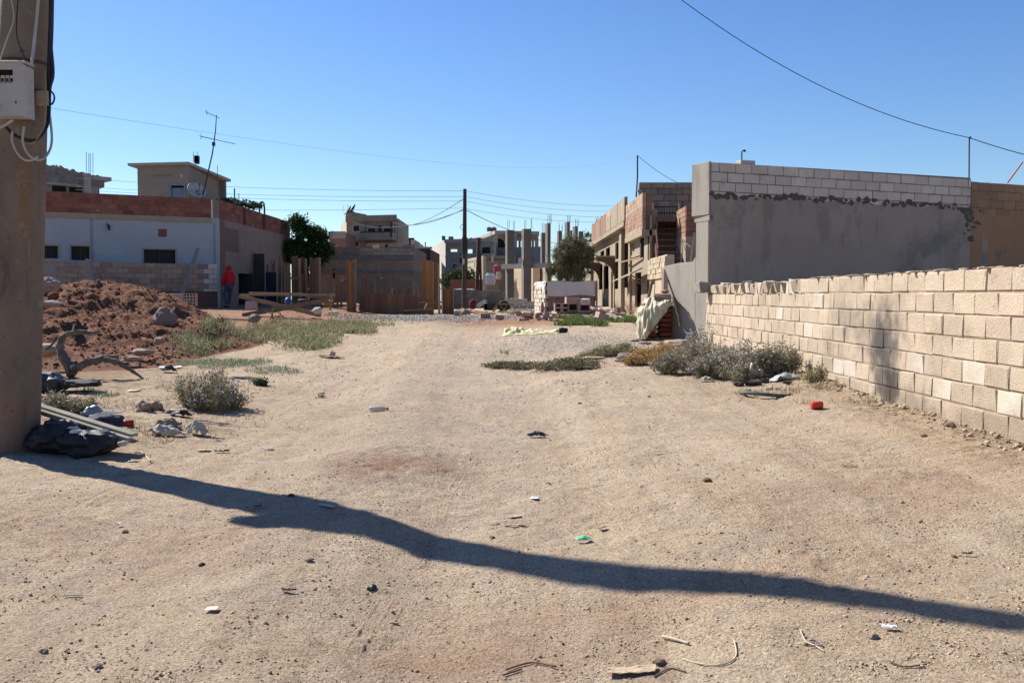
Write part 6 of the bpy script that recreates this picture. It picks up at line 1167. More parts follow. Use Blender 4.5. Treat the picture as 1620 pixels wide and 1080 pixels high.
m_olive = mat('olive_leaves', (.19, .19, .115), (.12, .135, .07), 1.0, .7, bump=0, isl=.45, trans=.2, c3=(.22, .20, .135), s3=1.6, t3=.54)
Yd = 51; S = Yd / FPX
tree('dark_tree', 'dense dark green tree between the white house and the block house', (xat(492, Yd), Yd, .7), 3.4, [((xat(483, Yd), Yd, zat(375, Yd)), (.72, .8, .72)), ((xat(503, Yd), Yd + .3, zat(378, Yd)), (.72, .8, .75)), ((xat(488, Yd), Yd, zat(400, Yd)), (1.0, .9, .6)), ((xat(500, Yd), Yd, zat(412, Yd)), (.8, .8, .5)), ((xat(493, Yd), Yd - .2, zat(384, Yd)), (.9, .7, .8)), ((xat(470, Yd), Yd, zat(352, Yd)), (.32, .4, .28)), ((xat(513, Yd), Yd, zat(392, Yd)), (.5, .6, .6)), ((xat(465, Yd), Yd - .4, zat(398, Yd)), (.3, .4, .6))], m_dkleaf, 34000, .07, 3, clumps=104)
Ye = 58
tree('olive_tree', 'grey-green feathery olive tree growing beside the right house', (xat(905, Ye), Ye, .65), 3.2, [((xat(898, Ye), Ye, zat(405, Ye)), (.95, .9, .9)), ((xat(915, Ye), Ye + .3, zat(398, Ye)), (.9, .9, .85)), ((xat(888, Ye), Ye, zat(425, Ye)), (.65, .8, .7)), ((xat(918, Ye), Ye, zat(425, Ye)), (.9, .9, .7)), ((xat(905, Ye), Ye, zat(388, Ye)), (.7, .7, .5)), ((xat(903, Ye), Ye, zat(440, Ye)), (1.2, .8, .6)), ((xat(884, Ye), Ye, zat(415, Ye)), (.7, .8, .8)), ((xat(926, Ye), Ye, zat(408, Ye)), (.8, .8, .9)), ((xat(906, Ye), Ye - .3, zat(405, Ye)), (1.1, .8, 1.0))], m_olive, 44000, .055, 5, clumps=130, asp=.3)
tree('bright_tree', 'small brighter green tree behind the olive tree, touching the right house', (xat(936, 66), 66, .65), 4, [((xat(935, 66), 66, zat(385, 66)), (.65, .8, .8)), ((xat(938, 66), 66.3, zat(402, 66)), (.7, .8, .9))], mat('fresh_leaves', (.075, .12, .028), (.05, .09, .02), 1.2, .6, bump=0, isl=.4, trans=.25), 6000, .07, 8, clumps=30)
def shrub(label, lobes, m, nl, size, base, name='shrub', cat='shrub', group=None, asp=.5):
    P = []; 
    for c, r in lobes:
        n = nl // len(lobes); g = rng.normal(size=(n, 3)); g /= np.linalg.norm(g, axis=1)[:, None]; g *= rng.random((n, 1)) ** .4; P.append(g * np.array(r) * (1 + .35 * np.sin(g[:, :1] * 9 + g[:, 2:] * 7)) + np.array(c))
    V, Fq = leaves(np.concatenate(P), size, asp); t = T(name, label, cat, base, group); me = npmesh('foliage', V - np.array(base), Fq, m, 4); link('foliage', me, (0, 0, 0), t.e)
    b = MB()
    for c, r in lobes: b.tube([Vector(base), Vector(c)], [.03, .008], 5)
    t.part('stem', b, m_bark); return t
m_shr = mat('shrub_leaves', (.055, .085, .03), (.035, .06, .022), 1.5, .7, bump=0, isl=.45, trans=.15)
shrub('green shrubbery growing below the grey cement house, left of the wooden pole', [(at(728, 440, 82), (1.2, 1, .8)), (at(718, 438, 82), (.7, .8, .7)), (at(740, 437, 82), (.8, .8, .7)), (at(708, 446, 82), (.8, .8, .6))], m_shr, 5000, .09, (xat(725, 82), 82, .8))
shrub('greenery spilling over the side parapet roof of the white house', [(at(362, 319, 48), (.5, .5, .18)), (at(385, 323, 49), (.7, .5, .2)), (at(400, 326, 50), (.5, .5, .15))], m_shr, 1800, .07, at(380, 335, 48))
# ================================================================== PLANTS
def gpt(px, py): return gp(px, py)
def cover(name, label, quads, n, h, wd, m, lean=.6, kind='stuff', dens=None, cat=None):
    """blades of grass spread over picture-derived patches (cx,cy,rx,ry on the ground)"""
    P = []; tot = sum(q[2] * q[3] for q in quads)
    for cx, cy, rx, ry, *hh in quads:
        k = int(n * rx * ry / tot); a = rng.uniform(0, 6.283, k); r = rng.random(k) ** .6; x = cx + np.cos(a) * r * rx; y = cy + np.sin(a) * r * ry
        ok = fbm(x, y, 1.7, 4, 44) > -.2 + .38 * r; x, y = x[ok], y[ok]; P.append(np.stack([x, y, gz(x, y) - .01], -1))
    P = np.concatenate(P); V, F_ = blades(P, h * (0.6 + .8 * np.clip(fbm(P[:, 0], P[:, 1], 1.2, 2, 12) + .5, 0, 1)), wd, lean); return tag(link(name, npmesh(name, V, F_, m, 3)), label, cat, kind=kind)
m_gr = mat('grey_green_grass', (.24, .255, .125), (.33, .30, .17), 1.3, .85, bump=0, isl=.4, trans=.2, c3=(.38, .28, .17), s3=1.5, t3=.55)
m_gr2 = mat('bluish_ground_cover', (.22, .27, .17), (.27, .28, .17), 2, .85, bump=0, isl=.35, trans=.2)
m_gg = mat('fresh_green_grass', (.10, .16, .035), (.13, .17, .05), 1.5, .8, bump=0, isl=.35, trans=.25)
m_dry = mat('dry_yellow_weed', (.46, .30, .12), (.36, .24, .11), 3, .9, bump=0, isl=.35, trans=.2)
m_straw = mat('straw', (.46, .36, .21), (.33, .25, .15), 4, .9, bump=0, isl=.4)
def gq(px, py, rpx, rpy): p = gp(px, py); a = gp(px, py - rpy); b_ = gp(px, py + rpy); return (p.x, (a.y + b_.y) / 2, rpx / FPX * p.y, max(.15, (a.y - b_.y) / 2))
q_ = [gq(*a) for a in ((520, 522, 60, 12), (575, 518, 45, 7), (460, 530, 70, 16), (400, 540, 80, 18), (340, 545, 60, 16), (480, 548, 45, 12), (310, 555, 45, 12), (430, 520, 40, 8), (550, 528, 45, 8))]
cover('grass', 'rough grey-green grass band between the earth mound and the track', q_, 27000, .23, .016, m_gr, 1.0)
cover('dry_stalks', 'dry yellowish stalks standing in the grass band left of the track', q_, 1500, .42, .009, m_straw, .7)
P = []
for cx, cy, rx, ry in q_:
    k = 1900; a = rng.uniform(0, 6.283, k); r = rng.random(k) ** .6; x = cx + np.cos(a) * r * rx; y = cy + np.sin(a) * r * ry; ok = fbm(x, y, 2.2, 3, 46) > -.02; x, y = x[ok], y[ok]; P.append(np.stack([x, y, gz(x, y) + rng.random(len(x)) ** 1.5 * .24], -1))
V, F_ = leaves(np.concatenate(P), .028, .35); tag(link('undergrowth', npmesh('undergrowth', V, F_, m_gr, 4)), 'low leafy weeds mixed into the grass band left of the track', kind='stuff')
q_ = [gq(*a) for a in ((400, 575, 35, 8), (345, 578, 45, 9), (430, 588, 45, 8), (390, 600, 30, 5), (300, 575, 30, 8), (480, 575, 20, 5), (150, 618, 40, 6), (180, 625, 25, 5))]
cover('ground_cover', 'bluish green creeping ground cover at the left edge of the track', q_, 6500, .08, .013, m_gr2, 2.0)
cover('green_grass', 'fresh green grass before the tarp shed and the right house', [gq(*a) for a in ((912, 509, 34, 7), (935, 513, 24, 5), (895, 515, 20, 3), (990, 508, 28, 7), (1010, 512, 16, 6))], 16000, .17, .02, m_gg, .8)
cover('weeds', 'greenish weeds at the foot of the low pale wall left of the shed', [gq(*a) for a in ((812, 493, 24, 3), (838, 494, 16, 2), (800, 560, 8, 2))], 2500, .16, .025, m_gr, .8)
cover('dry_litter', 'dry stalks and straw lying along the foot of the block wall', [(3.75, 7.2, .3, 2.2), (3.7, 10.2, .3, 2.0), (3.2, 11.0, .6, .8), (3.8, 13.0, .3, 1.8), (3.85, 8.5, .14, 3.5)], 8000, .10, .008, m_straw, 3.0)
cover('straw_litter', 'straw and dry stalks strewn round the rubbish on the left', [(-3.4, 9.6, .9, .8), (-2.9, 10.4, .8, .7), (-4.2, 11.5, 1.2, 1.2), (-3.9, 8.8, .8, .5), (-4.4, 13, 1.2, 1)], 5000, .09, .007, m_straw, 3.5)
def bush(label, base, lobes, nb, nl, m_leaf, m_flow=None, nf=0, lsz=.018, name='bush', cat='bush', stemc=None, hstem=None):
    """twiggy plant: many thin stems fanning from the base, small leaves and flower specks along them"""
    base = Vector(base); t = T(name, label, cat, base); S = []; L_ = []; Fl = []
    for (cx, cy, r, h) in lobes:
        c = Vector((base.x + cx, base.y + cy, 0)); c.z = Gm(c.x, c.y) - .02
        for i in range(nb):
            a = rnd.uniform(0, 6.283); rr = r * rnd.random() ** .6; e = Vector((c.x + math.cos(a) * rr, c.y + math.sin(a) * rr * .8, c.z + h * (1 - .55 * (rr / r) ** 2) * rnd.uniform(.6, 1.1))); S.append((c + Vector((math.cos(a) * rr * .15, math.sin(a) * rr * .15, 0)), e))
    b = MB()
    for p, e in S: m_ = p.lerp(e, .5) + Vector((0, 0, .03)); b.tube([p, m_, e], [.004, .003, .0015], 3, False)
    t.part('stems', b, stemc or m_straw, kind='stuff')
    per = max(1, nl // len(S)); Sa = np.array([list(p) + list(e) for p, e in S]); k = rng.integers(0, len(S), nl); s = rng.random(nl) ** .55; C = Sa[k, :3] * (1 - s[:, None]) + Sa[k, 3:] * s[:, None] + rng.normal(size=(nl, 3)) * .022 + np.array([0, 0, .02])
    V, F_ = leaves(C, lsz, .4); o = link('foliage', npmesh('foliage', V - np.array(base), F_, m_leaf, 4), (0, 0, 0), t.e); o['kind'] = 'stuff'
    if nf:
        k = rng.integers(0, len(S), nf); s = rng.uniform(.85, 1.05, nf); C = Sa[k, :3] * (1 - s[:, None]) + Sa[k, 3:] * s[:, None] + rng.normal(size=(nf, 3)) * .015 + np.array([0, 0, .02]); V, F_ = leaves(C, .011, .8)
        o = link('flowers', npmesh('flowers', V - np.array(base), F_, m_flow, 4), (0, 0, 0), t.e); o['kind'] = 'stuff'
    return t
m_lav = mat('grey_green_bush_leaves', (.30, .275, .15), (.22, .20, .11), 6, .85, bump=0, isl=.45, trans=.15)
m_lav2 = mat('dark_bush_leaves', (.31, .285, .185), (.21, .20, .125), 4, .85, bump=0, isl=.45, trans=.15, c3=(.33, .28, .17), s3=3, t3=.56)
m_fl = mat('lilac_flowers', (.58, .52, .72), (.48, .42, .64), 8, .8, bump=0, isl=.2, trans=.2)
p = gp(330, 650); bush('lilac-flowered grey-green bush standing alone left of the track', p, [(0, .1, .24, .52), (.26, .15, .22, .34), (-.27, .1, .22, .42), (.02, .35, .24, .46), (.12, -.1, .2, .28), (-.1, -.1, .2, .25)], 80, 4300, m_lav, m_fl, 420)
p = gp(97, 655); bush('small low flowering bush behind the black rubbish bags beside the pole', p, [(0, 0, .22, .22), (.2, .1, .2, .17), (-.15, .1, .2, .2)], 50, 2600, m_lav, m_fl, 160)
p = gp(1110, 600); bush('big dark flowering bush against the low wall, left part of the clump', p, [(0, .5, .42, .52), (.25, 1.0, .5, .66), (-.35, .6, .3, .32), (.1, .1, .3, .34)], 95, 11000, m_lav2, m_fl, 700)
p = gp(1175, 606); bush('bushy dark flowering plant with many lilac flowers, middle of the clump at the low wall', p, [(0, .5, .45, .50), (.2, .9, .4, .50), (.0, .1, .32, .28), (.38, .4, .25, .42)], 90, 9000, m_lav2, m_fl, 650)
p = gp(1238, 594); bush('upright dry-stemmed bush at the right end of the clump, against the low wall', p, [(0, .2, .25, .46), (.12, .05, .2, .38), (-.15, .3, .25, .44)], 70, 5000, m_lav2, m_fl, 120)
p = gp(1283, 607); bush('little weed growing at the wall foot right of the big bushes', p, [(0, 0, .14, .18), (.12, .05, .1, .24)], 35, 700, m_lav, name='weed', cat='weed')
p = gp(1030, 578); bush('dry golden-yellow weed clump below the stack of bags', p, [(0, .3, .38, .30), (.25, .5, .35, .34), (-.25, .1, .25, .16), (.1, .0, .3, .2)], 130, 7500, m_dry, stemc=m_dry, name='dry_weed', cat='weed')
p = gp(965, 566); bush('low tan-green tuft left of the golden weed clump', p, [(0, .3, .4, .22), (.3, .4, .3, .24), (-.3, .1, .3, .13)], 110, 5500, mat('tan_green', (.30, .26, .13), (.24, .22, .12), 4, bump=0, isl=.35, trans=.2), name='dry_tuft', cat='weed')
p = gp(885, 585); bush('flat spreading grey-green weed patch in the middle of the track', p, [(-.1, .2, .55, .11), (.3, 0, .4, .12), (-.55, .9, .45, .10), (-.9, 1.3, .4, .08), (.3, .6, .5, .09)], 190, 11000, mat('brown_green', (.19, .165, .09), (.15, .14, .08), 5, bump=0, isl=.4, trans=.1), name='weed_patch', cat='weed')
p = gp(413, 612); bush('tiny bright dark-green plant at the left edge of the track', p, [(0, 0, .11, .09)], 30, 700, m_dkleaf, name='small_plant', cat='plant')
p = gp(350 , 612) if False else gp(508, 630); bush('thin little seedling tuft on the bare track, left of centre', p, [(0, 0, .07, .07)], 14, 60, m_lav, name='seedling', cat='plant')
p = gp(930, 500); p = gp(1000, 498); bush('dry reddish stalks growing at the foot of the right house door', p, [(0, .3, .5, .75), (-.6, .6, .4, .6)], 45, 800, mat('reddish_dry', (.30, .15, .09), bump=0, isl=.3), name='dry_stalks', cat='weed', stemc=mat('reddish_stem', (.28, .15, .09), bump=0))
# ================================================================== ROOTS, ROCKS ON THE MOUND
m_drift = mat('bleached_root', (.20, .165, .13), (.12, .095, .075), 8, .95, 1.0, 30, .03, c3=(.07, .052, .042), s3=9, t3=.54)
dw = T('tree_root', 'big bleached root with two curved arms lying at the foot of the earth mound', 'root', at(112, 590, 13.6))
def rt(name, pxs, Y, rs, parent=None):
    P = [at(a, c, Y + (k * .06)) for k, (a, c) in enumerate(pxs)]; b = MB(); out = []; ro = []
    for i in range(len(P) - 1):
        p0 = P[max(i - 1, 0)]; p1 = P[i]; p2 = P[i + 1]; p3 = P[min(i + 2, len(P) - 1)]
        for k in range(5): t = k / 5; out.append(.5 * ((2 * p1) + (p2 - p0) * t + (2 * p0 - 5 * p1 + 4 * p2 - p3) * t * t + (3 * p1 - p0 - 3 * p2 + p3) * t ** 3)); ro.append(rs[i] * (1 - t) + rs[i + 1] * t)
    out.append(P[-1]); ro.append(rs[-1]); b.tube(out, [q * .85 * rnd.uniform(.86, 1.14) for q in ro], 9, jit=.16); return dw.part(name, b, m_drift, True)
rt('trunk', [(114, 592), (108, 578), (98, 562), (95, 542), (103, 530), (118, 527)], 13.6, [.09, .085, .075, .06, .05, .045]); rt('branch', [(112, 527), (128, 525), (142, 527), (157, 525)], 13.7, [.045, .04, .038, .032]); rt('branch', [(113, 584), (125, 580), (145, 571), (166, 566), (188, 565)], 13.5, [.075, .065, .06, .052, .045]); rt('branch', [(164, 568), (185, 573), (205, 584), (228, 600)], 13.45, [.05, .045, .035, .012]); rt('branch', [(118, 527), (117, 518), (119, 512)], 13.7, [.03, .02, .01]); rt('branch', [(72, 552), (82, 545), (88, 533)], 13.8, [.03, .022, .012])
m_rock = mat('pinkish_rock', (.33, .245, .215), (.26, .19, .165), 3, .92, .5, 18, .02, c3=(.40, .33, .29), s3=3, t3=.56); m_rockt = mat('tan_rock', (.36, .27, .19), (.28, .21, .15), 4, .93, .6, 18, .02)
def rock(label, px, py, Y, r, m=m_rock, seed=0, rot=0, name='rock', cat='rock', rough=.28):
    p = at(px, py, Y); b = MB(); b.lump(p + Vector((0, 0, r[2] * .5)), r, 3, rough, 1.2, seed, rot); return solo(name, label, cat, b, m, p, False)
rock('large pinkish boulder on the right slope of the earth mound, lit from the left', 262, 515, 19.4, (.22, .2, .24), seed=2, rot=.4, m=mat('mound_boulder', (.24, .165, .14), (.19, .13, .11), 3, bump=.5)); rock('pale pinkish boulder on top of the mound right beside the pole', 76, 456, 18.5, (.24, .2, .15), seed=5, rot=-.5); rock('long pale stone lying below the boulder beside the pole', 80, 483, 17.2, (.22, .1, .06), seed=7); rock('round brown stone above the long pale one near the pole', 84, 473, 17.8, (.10, .1, .09), MATS['red_earth'], 8)
rock('grey lumpy stone behind the root, touching the pole', 76, 558, 14.4, (.22, .16, .10), m_rockt, 9); rock('flat tan stone low on the right foot of the mound', 225, 560, 15.6, (.18, .12, .06), m_rockt, 10); rock('second flat tan stone left of the straw heap, lower on the mound foot', 208, 570, 15, (.16, .1, .05), m_rockt, 11); rock('small tan stone above the flat tan stones on the mound foot', 253, 542, 17, (.1, .09, .07), m_rockt, 12); rock('small white stone shining high on the mound slope', 211, 516, 18.6, (.05, .04, .03), m_whs, 13)
rock('dark rough rock at the left edge of the golden weed clump', 990, 572, 15.4, (.17, .14, .10), mat('grey_rock', (.24, .20, .17), (.17, .14, .12), 5, .93, .6, 20, .02), 14); rock('flat pale slab stone left of the dark rough rock', 938, 567, 15.9, (.2, .1, .025), m_rockt, 15); rock('grey lump before the wall corner, right of the golden weeds', 1075, 553, 17.2, (.3, .25, .12), m_rockt, 16)
for i, (x, y) in enumerate(((1004, 541), (1020, 545), (1047, 546), (985, 548), (1108, 552), (1095, 556))): g = gp(x, y); rock(['grey stone left of the sheeted stack', 'flat grey slab just below the yellow sheet', 'dark stone under the front edge of the bags', 'small stone further left of the sheeted stack', 'flat stone at the foot of the rendered corner', 'grey stone left of the flat one at the rendered corner'][i], x, y, g.y, (.10 + .04 * (i % 2), .08, .045), MATS['grey_rock'], 30 + i)
for i, (x, y, s, m, lab) in enumerate(((917, 641, .028, m_rockt, 'small tan stone in the open track right of centre'), (1027, 630, .026, mat('dark_lump', (.06, .05, .045)), 'small dark lump on the track right of the tan stone'), (990, 637, .018, m_rockt, 'very small stone between the tan and black ones'), (1119, 762, .032, mat('brown_stone', (.16, .11, .08), bump=.4), 'brown stone on the right half of the track'), (588, 932, .026, mat('greenish_dark', (.035, .05, .045), rough=.5), 'dark greenish lump on the near track, left of centre'), (319, 896, .022, MATS['dark_lump'], 'dark angular pebble on the near left track'), (461, 789, .024, mat('dark_red_lump', (.07, .03, .025)), 'dark red lump just above the pole shadow'), (1427, 798, .018, m_rockt, 'pale pebble in the right foreground'), (1509, 884, .018, mat('reddish_stone', (.20, .09, .05)), 'reddish pebble above the shadow at the far right'), (198, 846, .022, MATS['reddish_stone'], 'reddish clod on the near left ground'), (489, 894, .024, MATS['grey_rock'], 'grey flat pebble in the near left foreground'), (779, 853, .022, MATS['brown_stone'], 'brown clod left of the cardboard strips'), (868, 768, .02, MATS['dark_lump'], 'dark pebble right above the cardboard piece'), (1382, 1012, .022, MATS['grey_rock'], 'dark grey pebble left of the white scrap'), (1362, 590, .03, m_rockt, 'stone at the foot of the sooty wall'), (1503, 676, .05, MATS['brown_stone'], 'brown stone among the dry stalks at the wall foot'), (1462, 694, .03, MATS['brown_stone'], 'small brown stone left of the larger one at the wall foot'), (155, 1060, .02, MATS['grey_rock'], 'grey pebble at the bottom left corner'), (69, 1034, .022, MATS['grey_rock'], 'round grey pebble at the lower left edge'), (1043, 1062, .028, MATS['brown_stone'], 'brown pebble beside the cardboard at the bottom edge'))):
    s *= .78; g = gp(x, y); b = MB(); b.lump(g + Vector((0, 0, s * .35)), (s * 1.3, s, s * .75), 2, .35, 1.6, i + 50, i); solo('stone', lab, 'stone', b, m, g)
# ================================================================== RUBBISH
def sheet(label, px, py, w_, d, amp, m, rot=0, seed=0, name='paper_scrap', cat='paper', fold=0, n=12, lift=.004, bag=False, edge=.15, thick=.0015):
    g = gp(px, py); t = Vector((g.x, g.y, 0)); b = MB(); c, s = math.cos(rot), math.sin(rot)
    for i in range(n + 1):
        for j in range(n + 1):
            u, v = i / n - .5, j / n - .5; k = 1 - edge * (.5 + mn.noise(Vector((u * 5 + seed, v * 5, seed * 2.1)))) * (abs(u) + abs(v)); x, y = u * w_ * k, v * d * k
            X_, Y_ = t.x + x * c - y * s, t.y + x * s + y * c; h = abs(mn.fractal(Vector((u * 3.2 + seed * 3, v * 3.2, seed)), 1.0, 2.1, 3)) * amp + fold * max(0, abs(u) - .25) + (amp * 1.2 * (1 - 4 * u * u) * (1 - 4 * v * v) if bag else 0)
            b.v.append((X_, Y_, Gm(X_, Y_) + lift + .012 + h))
    for i in range(n):
        for j in range(n): b.f.append((i * (n + 1) + j, (i + 1) * (n + 1) + j, (i + 1) * (n + 1) + j + 1, i * (n + 1) + j + 1))
    o = solo(name, label, cat, b, m, g, amp > .008)
    if amp > .02: ss = o.modifiers.new('u', 'SUBSURF'); ss.levels = ss.render_levels = 1
    sm = o.modifiers.new('t', 'SOLIDIFY'); sm.thickness = thick; return o
m_card = mat('cardboard', (.48, .36, .25), (.42, .31, .21), 4, .9, .15, 30, .002); m_wp = mat('white_paper', (.68, .68, .68), (.60, .60, .61), 5, .8, bump=.1); m_blkp = mat('black_plastic_bag', (.012, .012, .014), (.03, .026, .024), 7, .5, .6, 14, .03, spec=.35); m_whp = mat('whitish_plastic_bag', (.60, .55, .46), (.50, .44, .35), 5, .6, .5, 16, .012, trans=.25); m_navy = mat('navy_rag', (.045, .05, .075), (.03, .03, .045), 8, .8, .4, 30, .005)
sheet('square cardboard piece lying flat near the middle of the track', 814, 822, .085, .055, .006, m_card, .1, 1, 'cardboard', 'cardboard', thick=.006); sheet('narrow torn cardboard strip just below the square cardboard piece', 816, 836, .15, .022, .006, m_card, -.15, 2, 'cardboard', 'cardboard', thick=.004, n=8); sheet('short torn cardboard strip left of the square cardboard piece', 778, 832, .09, .02, .005, m_card, .1, 3, 'cardboard', 'cardboard', thick=.003, n=8)
sheet('big torn pale cardboard sheet cut off by the bottom edge of the picture', 1000, 1072, .19, .06, .008, m_card, .0, 4, 'cardboard', 'cardboard', thick=.003)
sheet('crumpled green plastic bag lying in the middle right of the track', 922, 858, .085, .06, .014, mat('mint_green_plastic', (.16, .47, .27), (.12, .38, .22), 14, .5, .4, 30, .004), .2, 5, 'plastic_bag', 'plastic bag', bag=True)
sheet('dark navy rag lying on the track right of centre', 850, 692, .22, .10, .035, m_navy, -.1, 6, 'rag', 'rag', bag=True, edge=.9); sheet('white paper scrap with a turned-up corner above the cardboard', 846, 793, .06, .035, .012, m_wp, -.5, 7); sheet('bright white scrap in the right foreground below the shadow', 1408, 1002, .062, .035, .01, mat('white_scrap', (.78, .80, .88), bump=.1), -.2, 8, edge=.5)
sheet('square cream paper lying flat in the left foreground', 335, 971, .055, .05, .001, mat('cream_paper', (.58, .52, .42), bump=.05), 0, 9, n=4, edge=0); sheet('flat bluish paper lying inside the pole shadow', 517, 803, .11, .05, .004, mat('shaded_paper', (.45, .45, .45), bump=.05), -.3, 10, n=6); sheet('small dark red scrap at the edge of the pole shadow', 408, 805, .045, .04, .014, mat('dark_red_plastic', (.25, .02, .02), rough=.5), 0, 11, 'plastic_scrap', 'plastic'); sheet('small white litter piece on the left near ground', 188, 833, .03, .025, .012, m_wp, 0, 12); sheet('grey crumpled paper left of the track below the bush', 424, 713, .10, .06, .02, mat('grey_paper', (.42, .42, .42), bump=.2), .1, 13); sheet('pale bluish scrap right of the navy rag', 1039, 720, .07, .03, .015, mat('bluish_scrap', (.34, .38, .42), bump=.2), .2, 14)
sheet('dark oblong leaf-like flap right of the cardboard', 953, 842, .055, .03, .01, mat('grey_flap', (.17, .16, .15)), .6, 15, 'rubber_flap', 'scrap'); sheet('twisted dark strip of rubber on the near track left of centre', 455, 946, .07, .03, .012, mat('rubber', (.07, .065, .06)), 0, 16, 'rubber_strip', 'rubber', edge=.8); sheet('flattened curled brown piece at the right end of the track', 1530, 881, .05, .02, .015, MATS['brown_stone'], -.2, 17, 'bark_piece', 'bark')
sheet('white and grey plastic flapping at the edge of the weed patch on the track', 829, 578, .12, .1, .06, m_wp, .3, 18, 'plastic_scrap', 'plastic', edge=.8); sheet('dark rag with a tan card flap lying on the track below the grass band', 522, 566, .55, .35, .05, mat('dark_rag_brown', (.06, .035, .025), (.42, .33, .24), 7, bump=.3), 0, 19, 'rag', 'rag', edge=.8); b = MB(); g = gp(526, 566); b.bc(g + Vector((0, 0, .05)), (.1, .03, .13), (.2, .4, .1)); solo('card_flap', 'upright tan card flap on the dark rag', 'cardboard', b, m_card, g)
# yellow sheet on the ground
g = gp(840, 529)
b = MB(); n1, n2 = 50, 16; Lx, Ly = 1.45, .75
for i in range(n1 + 1):
    for j in range(n2 + 1):
        u, v = i / n1, j / n2 - .5; wv = .55 + .45 * math.sin(math.pi * min(1, u * 1.15 + .05)); x = g.x + (u - .5) * Lx; y = g.y + .2 + v * Ly * wv; n_ = mn.fractal(Vector((u * 9, v * 6, 5)), .9, 2.1, 5); b.v.append((x, y, Gm(x, y) + .01 + max(0, (.10 + .05 * math.sin(u * 5 + 1)) * (1 - (2 * v) ** 2) * (1 + .9 * n_)) * (1 if .02 < u < .98 else .1) + .03 * abs(mn.noise(Vector((u * 30, v * 18, 1))))))
for i in range(n1):
    for j in range(n2): b.f.append((i * (n2 + 1) + j, (i + 1) * (n2 + 1) + j, (i + 1) * (n2 + 1) + j + 1, i * (n2 + 1) + j + 1))
o = solo('crumpled_sheet', 'crumpled pale yellow plastic sheet lying on the ground at the end of the track', 'plastic sheet', b, mat('pale_yellow_plastic', (.78, .72, .42), (.74, .66, .32), 5, .55, .3, 20, .01, trans=.12), g, True); b = MB(); g2 = gp(889, 527); b.lump(g2 + Vector((0, 0, .05)), (.14, .1, .08), 3, .5, 2.5, 3); solo('black_bag', 'small black plastic bundle at the right end of the yellow sheet on the ground', 'plastic bag', b, m_blkp, g2, True)
# bottle, cans, tyre ring
def can(label, px, py, r, L_, ang, m, name='can', cat='can', mt=None):
    g = gp(px, py); d = Vector((math.cos(ang), math.sin(ang), 0)); c = g + Vector((0, 0, r)); t = T(name, label, cat, g); b = MB(); b.tube([c - d * L_ / 2, c - d * L_ * .47, c + d * L_ * .47, c + d * L_ / 2], [r * .82, r, r, r * .82], 16); t.part('body', b, m, True); b = MB(); b.tube([c - d * (L_ / 2 + .002), c - d * (L_ / 2 - .004)], r * .72, 14); b.tube([c + d * (L_ / 2 - .004), c + d * (L_ / 2 + .002)], r * .72, 14); t.part('ends', b, mt or mat('dull_aluminium', (.4, .4, .4), rough=.4, metal=.7, bump=0), kind='stuff')
m_redc = mat('red_can_paint', (.50, .06, .035), (.42, .05, .03), 20, .4, bump=.05)
can('orange-red can lying on the ground near the foot of the low wall', 1292, 647, .042, .12, .05, m_redc, mt=m_redc); can('red can lying on the rubbish beside the pole', 201, 677, .036, .13, .25, mat('dark_red_can', (.42, .03, .03), (.3, .02, .02), 20, .35, bump=.05))
g = gp(602, 651); t = T('plastic_bottle', 'clear crushed plastic bottle with a red cap lying on the track', 'bottle', g); m_clear = mat('clear_plastic', (.62, .58, .54), (.55, .5, .45), 6, .15, .1, 20, .002, trans=.35, spec=.6)
b = MB(); c = g + Vector((0, 0, .028)); b.tube([c + Vector((x, x * .1, 0)) for x in (-.12, -.115, -.06, -.02, .03, .05, .065)], [.02, .03, .028, .03, .028, .016, .012], 12, jit=.06); t.part('body', b, m_clear, True); b = MB(); b.tube([c + Vector((.066, .0066, 0)), c + Vector((.088, .0088, 0))], .016, 12); t.part('cap', b, mat('red_cap', (.6, .03, .02), rough=.4, bump=0))
g = gp(1218, 627); b = MB(); pts = []
for k in range(26): a = k / 25 * 5.6 + 2.0; pts.append(Vector((g.x + math.cos(a) * .29, g.y + .15 + math.sin(a) * .30, Gm(g.x, g.y) + .03 + .015 * math.sin(a * 2))))
b.tube(pts, .022, 8); solo('tyre_ring', 'worn ring of old tyre rubber lying below the bushes at the wall', 'tyre', b, mat('weathered_rubber', (.14, .15, .14), (.05, .05, .05), 6, .8), g, True)
# burnt heap below the bushes
b = MB(); q = random.Random(11)
for k in range(26): g = gp(q.uniform(1165, 1250), q.uniform(598, 612)); b.lump(g + Vector((0, 0, .03)), (q.uniform(.03, .09), q.uniform(.03, .06), q.uniform(.02, .06)), 1, .5, 2, k)
tag(link('burnt_rubbish', mesh('burnt_rubbish', b, mat('charred', (.025, .022, .02), (.08, .06, .05), 9, .8))), 'charred black rubbish heaped below the bushes at the wall', kind='stuff')
b = MB(); g = gp(1190, 604); b.tube([g, g + Vector((.02, 0, .1)), g + Vector((-.02, 0, .17)), g + Vector((0, 0, .25))], [.022, .02, .016, .02], 7); b.lump(g + Vector((.0, 0, .02)), (.05, .04, .04), 2, .3, 2, 2); solo('bone', 'white bone-like stick standing upright in the charred rubbish', 'bone', b, mat('bone_white', (.68, .63, .55), bump=.1), g, True)
b = MB(); g = gp(1205, 604); b.quadbox([g + Vector(v) for v in ((0, 0, 0), (.2, .02, 0), (.22, .05, .01), (.02, .05, 0), (.07, 0, .13), (.12, .02, .15), (.13, .04, .15), (.08, .03, .13))]); solo('charred_flap', 'black upright charred flap right of the white stick', 'scrap', b, m_black, g)
